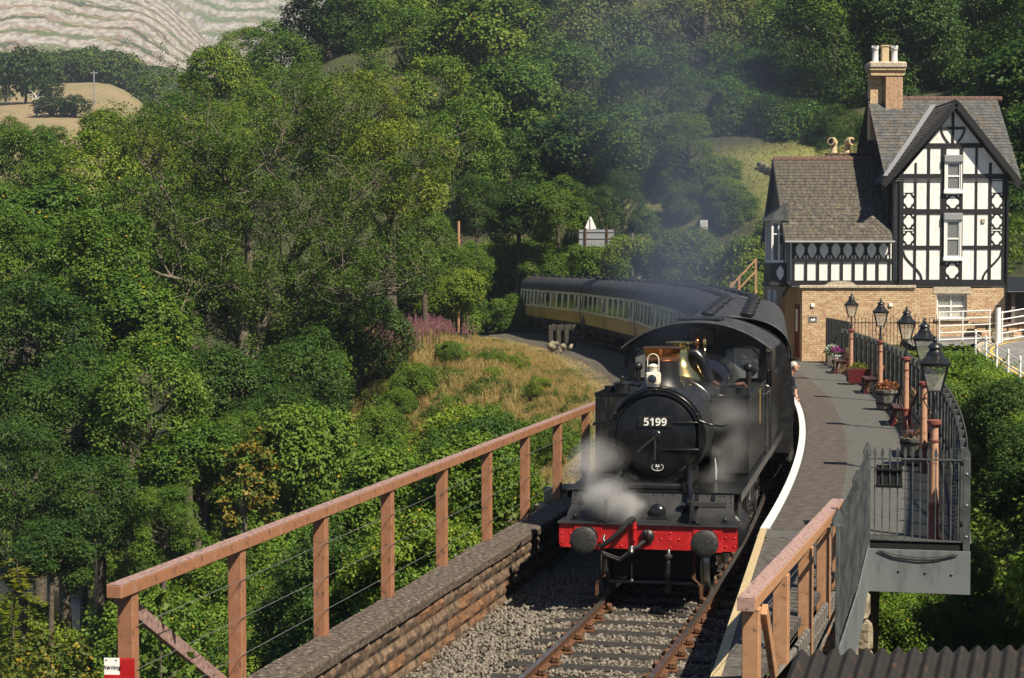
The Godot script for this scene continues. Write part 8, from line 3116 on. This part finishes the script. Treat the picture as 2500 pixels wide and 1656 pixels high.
# ---------------------------------------------------------------- signs, poles, odds and ends
func build_bits() -> void:
	var gy := ground_y(5.8, 131.0)
	var s := thing("road_sign_back", "grey back of a large road sign on rusty posts above the coaches", "sign", "", Transform3D(Basis(), V(5.8, gy, -131.0)))
	var mb := MB.new()
	var by := 5.68 - gy
	mb.bx(-1.2, 1.2, by, by + 1.38, -0.02, 0.02)
	part(s, "panel", mb, M.lead)
	for y in [0.2, 0.75, 1.2]:
		mb = MB.new()
		mb.bx(-1.2, 1.2, by + y, by + y + 0.05, 0.02, 0.07)
		part(s, "stiffener", mb, M.lead)
	for x in [-0.75, 0.75]:
		mb = MB.new()
		mb.bx(x - 0.05, x + 0.05, -0.3, by + 1.5, 0.07, 0.16)
		part(s, "post", mb, M.rust)
	var t := thing("triangular_sign", "white back of a triangular road sign on a pole beside the large sign", "sign", "", Transform3D(Basis(), V(5.42, ground_y(5.42, 131.6), -131.6)))
	by = 7.15 - t.position.y
	mb = MB.new()
	mb.prism(PackedVector2Array([Vector2(-0.40, by), Vector2(-0.34, by - 0.05), Vector2(0.34, by - 0.05), Vector2(0.40, by), Vector2(0.05, by + 0.8), Vector2(-0.05, by + 0.8)]), -0.01, 0.01)
	part(t, "plate", mb, M.white)
	mb = MB.new()
	mb.cyl(V(0, -0.4, 0.05), V(0, by + 0.72, 0.05), 0.045, 8)
	part(t, "pole", mb, M.white_line)
	var b := thing("bus_stop_flag", "white bus stop flag on a white pole above the garden shrubs", "sign", "", Transform3D(Basis(), V(11.2, ground_y(11.2, 113.0), -113.0)))
	by = 6.72 - b.position.y
	mb = MB.new()
	mb.bx(0.0, 0.40, by, by + 0.62, -0.02, 0.02, 0.01)
	part(b, "flag", mb, M.white)
	mb = MB.new()
	mb.cyl(V(-0.03, -0.3, 0), V(-0.03, by + 0.62, 0), 0.05, 8)
	part(b, "pole", mb, M.white)
	for q in [[7.25, 115.0, 6.6, "grey telegraph pole stump standing behind the coaches in the smoke"], [-3.75, 134.0, 7.7, "orange-brown timber pole at the end of the hedge"]]:
		var p := thing("timber_pole", q[3], "pole", "", Transform3D(Basis(), V(q[0], ground_y(q[0], q[1]), -q[1])))
		mb = MB.new()
		mb.cyl(V(0, -0.3, 0), V(0, q[2] - p.position.y, 0), 0.13, 10, 0.10)
		part(p, "shaft", mb, M.grey_wood if q[0] > 0 else M.peach)
	# wall of the upper road
	var w := thing("roadside_wall", "low rubble stone wall along the upper road behind the hedge", "wall")
	rng.seed = 55
	for i in 46:
		var ss := 78.0 + i * 0.95
		for r in 2:
			mb = MB.new()
			mb.box(Transform3D(), Vector3(0.4, 0.36, 0.9), 0.08)
			part(w, "stone", mb, M.pale_stone, trk_t(ss + r * 0.45, 18.6 + rng.randf() * 0.08, ground_y(trk(ss, 18.6, 0).x, -trk(ss, 18.6, 0).z) + 0.14 + r * 0.36))
	# capped posts behind the second coach
	for q in [8.78, 9.30]:
		var p := thing("capped_post", "red and white banded post with pink cap behind the coach roof", "post", "red capped posts", Transform3D(Basis(), V(q, 0.9, -96.0)))
		mb = MB.new()
		mb.lathe([Vector2(0.13, 0.0), Vector2(0.13, 2.55), Vector2(0.15, 2.56), Vector2(0.15, 2.62)], Transform3D(), 12)
		part(p, "shaft", mb, M.lamp_maroon)
		mb = MB.new()
		mb.lathe([Vector2(0.14, 2.5), Vector2(0.14, 2.62), Vector2(0.22, 2.66), Vector2(0.22, 2.74), Vector2(0.06, 2.85), Vector2(0.001, 2.87)], Transform3D(), 12)
		part(p, "cap", mb, M.lamp_pink)
	# hand rail of the path up from the platform
	var h := thing("step_hand_rail", "peach timber hand rail climbing beside the station house", "hand rail")
	for k in 2:
		mb = MB.new()
		mb.beam(V(10.05, 3.3 - k * 0.55, -91.0), V(11.9, 5.0 - k * 0.55, -93.0), 0.045, 0.06)
		part(h, "rail", mb, M.peach)
	for u in [0.0, 0.5, 1.0]:
		mb = MB.new()
		var p := V(10.05, 3.3, -91.0).lerp(V(11.9, 5.0, -93.0), u)
		mb.bx(p.x - 0.05, p.x + 0.05, minf(ground_y(p.x, -p.z) - 0.2, p.y - 1.0), p.y + 0.05, p.z - 0.05, p.z + 0.05)
		part(h, "post", mb, M.peach)
	# timber fence, sleeper box and stones by the train's tail
	var f := thing("board_fence", "grey weathered board fence behind the tail of the train", "fence")
	for i in 44:
		var ss := 112.0 + i * 0.22
		mb = MB.new()
		mb.box(Transform3D(), Vector3(0.03, 1.3, 0.205), 0.005)
		part(f, "board", mb, M.grey_wood, trk_t(ss, 3.2 - (i * 0.10), 0.6 + 0.02 * sin(i * 2.0)))
	var box := thing("sleeper_box", "black box of upright sleepers at the trackside by the train's tail", "box")
	for i in 7:
		mb = MB.new()
		mb.box(Transform3D(), Vector3(0.25, 1.5 + 0.05 * sin(i * 3.0), 0.14), 0.01)
		part(box, "sleeper", mb, M.wood_dark, trk_t(92.6 + 0.35 * (i % 2), -2.55 - i * 0.24, 0.35))
	var pp := thing("pointed_post", "weathered post with pointed top beside the sleeper box", "post", "", trk_t(91.5, -2.2, -0.3))
	mb = MB.new()
	mb.prism(PackedVector2Array([Vector2(-0.13, 0), Vector2(0.13, 0), Vector2(0.13, 1.55), Vector2(0.03, 2.0), Vector2(-0.13, 1.6)]), -0.08, 0.08)
	part(pp, "shaft", mb, M.wood_dark)
	mb = MB.new()
	mb.prism(PackedVector2Array([Vector2(-0.12, 1.3), Vector2(0.10, 1.45), Vector2(0.02, 1.95), Vector2(-0.12, 1.62)]), 0.08, 0.095)
	part(pp, "worn_top", mb, M.grey_wood)
	rng.seed = 44
	var bl := thing("pale_boulder", "pale grey boulder lying in the golden grass", "rock", "", Transform3D(Basis(Vector3.UP, 0.4), V(-3.0, ground_y(-3.0, 104.0) + 0.1, -104.0)))
	mb = MB.new()
	mb.lathe([Vector2(0.001, -0.3), Vector2(0.75, -0.2), Vector2(0.62, 0.1), Vector2(0.35, 0.42), Vector2(0.1, 0.55), Vector2(0.001, 0.56)], Transform3D(Basis().scaled(V(1.1, 1, 0.7)), Vector3.ZERO), 7, 2.0)
	part(bl, "rock", mb, M.white_line)
	var rp := thing("stone_heap", "small heap of broken pale stones beside the sleeper box", "rubble", "", Transform3D(Basis(), trk(90.0, -3.6, -0.4)))
	for k in 12:
		mb = MB.new()
		mb.box(Transform3D(Basis.from_euler(V(rng.randf() * 3, rng.randf() * 3, rng.randf() * 3)), Vector3.ZERO), Vector3(0.4, 0.28, 0.3) * rng.randf_range(0.6, 1.2), 0.07)
		part(rp, "stone", mb, M.pale_stone, at(rng.randf_range(-0.8, 0.8), rng.randf_range(0.0, 0.45), rng.randf_range(-0.5, 0.5)))
	# wing wall at the end of the bridge
	var ww := thing("wing_wall", "pale sunlit masonry wing wall dropping from the far end of the parapet", "wall")
	for r in 16:
		for k in 7:
			if k > 1 + r * 0.45:
				continue
			mb = MB.new()
			mb.box(Transform3D(Basis(Vector3.UP, -0.9), Vector3.ZERO), Vector3(0.56, 0.33, 0.5), 0.04)
			part(ww, "stone", mb, M.pale_stone, Transform3D(Basis(), V(1.35 - k * 0.36 - (r % 2) * 0.18, 0.2 - r * 0.34, -39.2 + k * 0.48)))
	# dark rock at the river
	var rk := thing("river_rock", "flat dark boulder at the river's edge", "rock", "", Transform3D(Basis(), V(-11.6, -12.0, -79.0)))
	mb = MB.new()
	mb.lathe([Vector2(0.001, -0.6), Vector2(1.6, -0.4), Vector2(1.5, 0.2), Vector2(1.0, 0.55), Vector2(0.001, 0.65)], Transform3D(Basis().scaled(V(1.2, 1, 0.8)), Vector3.ZERO), 9, 2.0)
	part(rk, "rock", mb, M.stone_wall)
	# red-hot pokers in the garden
	var fl := thing("orange_flowers", "bright orange flower heads in the garden behind the coaches", "flowers", "", Transform3D(Basis(), V(9.6, ground_y(9.6, 104.0) + 1.2, -104.0)))
	fl.set_meta("kind", "stuff")
	mb = MB.new()
	for k in 60:
		mb.col = Color(0.62, 0.09, 0.03)
		var c: Vector3 = [V(0, 1.3, 0), V(0.45, 1.45, 0.2), V(0.1, 0.9, 0.3), V(-0.35, 1.05, 0.1), V(0.9, 0.95, 0.2)][k % 5]
		leaf_quad(mb, c + rdir(rng) * 0.08, rdir(rng), rdir(rng), 0.16, 0.06)
	part(fl, "flowers", mb, M.leaf_autumn)

func build_passenger() -> void:
	var yaw := 1.2
	var p := thing("person", "passenger with grey hair and dark patterned shirt leaning out of the maroon coach", "person", "", Transform3D(Basis(Vector3.UP, yaw), V(7.05, 1.44, -48.0)))
	# local: z towards where the person looks
	var mb := MB.new()
	mb.tube([V(0, 0.62, -0.02), V(0, 0.70, 0.02), V(0, 0.76, 0.05)], [0.06, 0.055, 0.06], 10)
	mb.ball(Transform3D(Basis().scaled(V(0.078, 0.115, 0.10)), V(0, 0.86, 0.08)), 16, 12)
	mb.ball(Transform3D(Basis().scaled(V(0.055, 0.06, 0.06)), V(0, 0.79, 0.115)), 12, 8)
	mb.ball(Transform3D(Basis().scaled(V(0.016, 0.028, 0.03)), V(0, 0.855, 0.185)), 8, 6)
	for sd in [-1.0, 1.0]:
		mb.ball(Transform3D(Basis().scaled(V(0.012, 0.03, 0.02)), V(sd * 0.082, 0.855, 0.07)), 8, 6)
	# forearm and hand on the window sill
	mb.tube([V(0.2, 0.32, 0.06), V(0.19, 0.18, 0.06), V(0.14, 0.06, 0.12)], [0.05, 0.045, 0.033], 10)
	mb.ball(Transform3D(Basis().scaled(V(0.045, 0.022, 0.05)), V(0.13, 0.02, 0.14)), 10, 6)
	for k in 4:
		mb.tube([V(0.10 + k * 0.02, 0.0, 0.15), V(0.10 + k * 0.02, -0.035, 0.165 + 0.01 * sin(k * 1.2)), V(0.10 + k * 0.02, -0.06, 0.155)], [0.0095, 0.009, 0.007], 6)
	mb.tube([V(0.09, 0.03, 0.14), V(0.07, 0.0, 0.15), V(0.065, -0.025, 0.155)], [0.011, 0.01, 0.008], 6)
	part(p, "body", mb, M.skin)
	mb = MB.new()
	mb.tube([V(0, -0.15, -0.55), V(0, 0.15, -0.42), V(0, 0.42, -0.2), V(0, 0.58, -0.06), V(0, 0.65, -0.01)], [0.17, 0.18, 0.19, 0.14, 0.065], 14)
	for sd in [-1.0, 1.0]:
		mb.tube([V(sd * 0.12, 0.56, -0.02), V(sd * 0.19, 0.5, -0.01), V(sd * 0.21, 0.38, 0.03), V(sd * 0.205, 0.29, 0.08)], [0.08, 0.075, 0.062, 0.058], 10)
	part(p, "shirt", mb, M.shirt)
	mb = MB.new()
	mb.ball(Transform3D(Basis(Vector3.RIGHT, -0.45).scaled_local(V(0.088, 0.10, 0.105)), V(0, 0.89, 0.06)), 16, 10, -0.15)
	part(p, "hair", mb, M.hair)
	mb = MB.new()
	for sd in [-1.0, 1.0]:
		mb.ball(Transform3D(Basis().scaled(V(0.012, 0.008, 0.008)), V(sd * 0.032, 0.872, 0.168)), 8, 5)
	part(p, "eyes", mb, M.soot)

# ---------------------------------------------------------------- steam and smoke
func puffs(called: String, label: String, cat: String, list: Array, col: Color) -> void:
	var o := thing(called, label, cat)
	o.set_meta("kind", "stuff")
	for q in list:
		q.append(Basis.from_euler(V(rng.randf() * 3.0, rng.randf() * 3.0, rng.randf() * 3.0)))
		for k in 4:
			var f := FogVolume.new()
			f.name = "puff"
			f.shape = RenderingServer.FOG_VOLUME_SHAPE_ELLIPSOID
			f.size = q[1] * [2.7, 2.1, 1.5, 0.9][k]
			f.transform = Transform3D(q[3], q[0])
			var m := FogMaterial.new()
			m.density = q[2] * [0.10, 0.18, 0.28, 0.42][k]
			m.albedo = col
			f.material = m
			o.add_child(f, true)

func build_smoke() -> void:
	rng.seed = 1212
	var e := Transform3D(Basis(Vector3.UP, -0.198), V(1.965, 0, -27.47))
	var a := []
	for k in 24:
		var u := k / 23.0
		var c := V(-0.12, 1.38, -0.2).bezier_interpolate(V(-0.4, 1.35, 0.0), V(-1.0, 1.6, -0.4), V(-0.98, 2.15, -1.1), u)
		var r := lerpf(0.12, 0.30, sin(u * PI * 0.75))
		a.append([e * (c + rdir(rng) * r * 0.75), V(r * 1.2, r * 0.8, r * 0.7) * rng.randf_range(0.55, 1.15), lerpf(2.8, 1.2, u) * rng.randf_range(0.4, 1.3)])
	puffs("front_steam", "white steam jet drifting across the engine's front apron", "steam", a, Color(1.0, 1.0, 1.0))
	a = []
	for k in 18:
		var u := rng.randf()
		var c := V(0.80, 1.62, -1.6).lerp(V(1.05, 2.55, -2.6), u) + rdir(rng) * 0.25
		if k > 12:
			c = V(0.72, 2.45, -1.5).lerp(V(0.75, 2.95, -2.6), rng.randf()) + rdir(rng) * 0.15
		var r := rng.randf_range(0.14, 0.34)
		a.append([e * c, V(r * 1.3, r * 0.7, r * 0.6), rng.randf_range(0.25, 0.8) * (0.5 if k > 12 else 1.0)])
	puffs("side_steam", "wisps of steam between the smokebox and the side tank", "steam", a, Color(1.0, 1.0, 1.0))
	a = []
	for k in 26:
		var u := (k + 0.5) / 26.0
		var c: Vector3
		var r: float
		if u < 0.5:
			c = V(2.33, 3.9, -29.3).bezier_interpolate(V(2.6, 4.4, -34.0), V(4.5, 5.2, -48.0), V(6.2, 6.6, -66.0), u * 2.0)
			r = lerpf(0.25, 2.1, u * 2.0)
		else:
			c = V(6.2, 6.6, -66.0).bezier_interpolate(V(7.2, 8.8, -78.0), V(8.0, 13.0, -92.0), V(6.0, 20.5, -112.0), (u - 0.5) * 2.0)
			r = lerpf(2.1, 5.8, (u - 0.5) * 2.0)
		var dn := lerpf(0.16, 0.024, minf(1.0, u * 1.7)) if u < 0.6 else lerpf(0.024, 0.011, (u - 0.6) / 0.4)
		a.append([c + rdir(rng) * r * 0.5, V(r * 1.1, r, r * 1.4) * rng.randf_range(0.7, 1.2), dn * rng.randf_range(0.6, 1.3)])
	puffs("chimney_smoke", "thin blue-grey smoke trailing back over the coaches into the trees", "smoke", a, Color(0.40, 0.45, 0.55))


func _ready() -> void:
	camera_and_light()
	make_materials()
	build_ground()
	build_far()
	build_track()
	build_parapet()
	build_platform()
	build_road()
	build_station()
	build_engine()
	build_train()
	build_platform_fences()
	build_platform_furniture()
	build_trees()
	build_ash()
	build_bushes()
	build_undergrowth()
	build_bits()
	build_passenger()
	build_smoke()
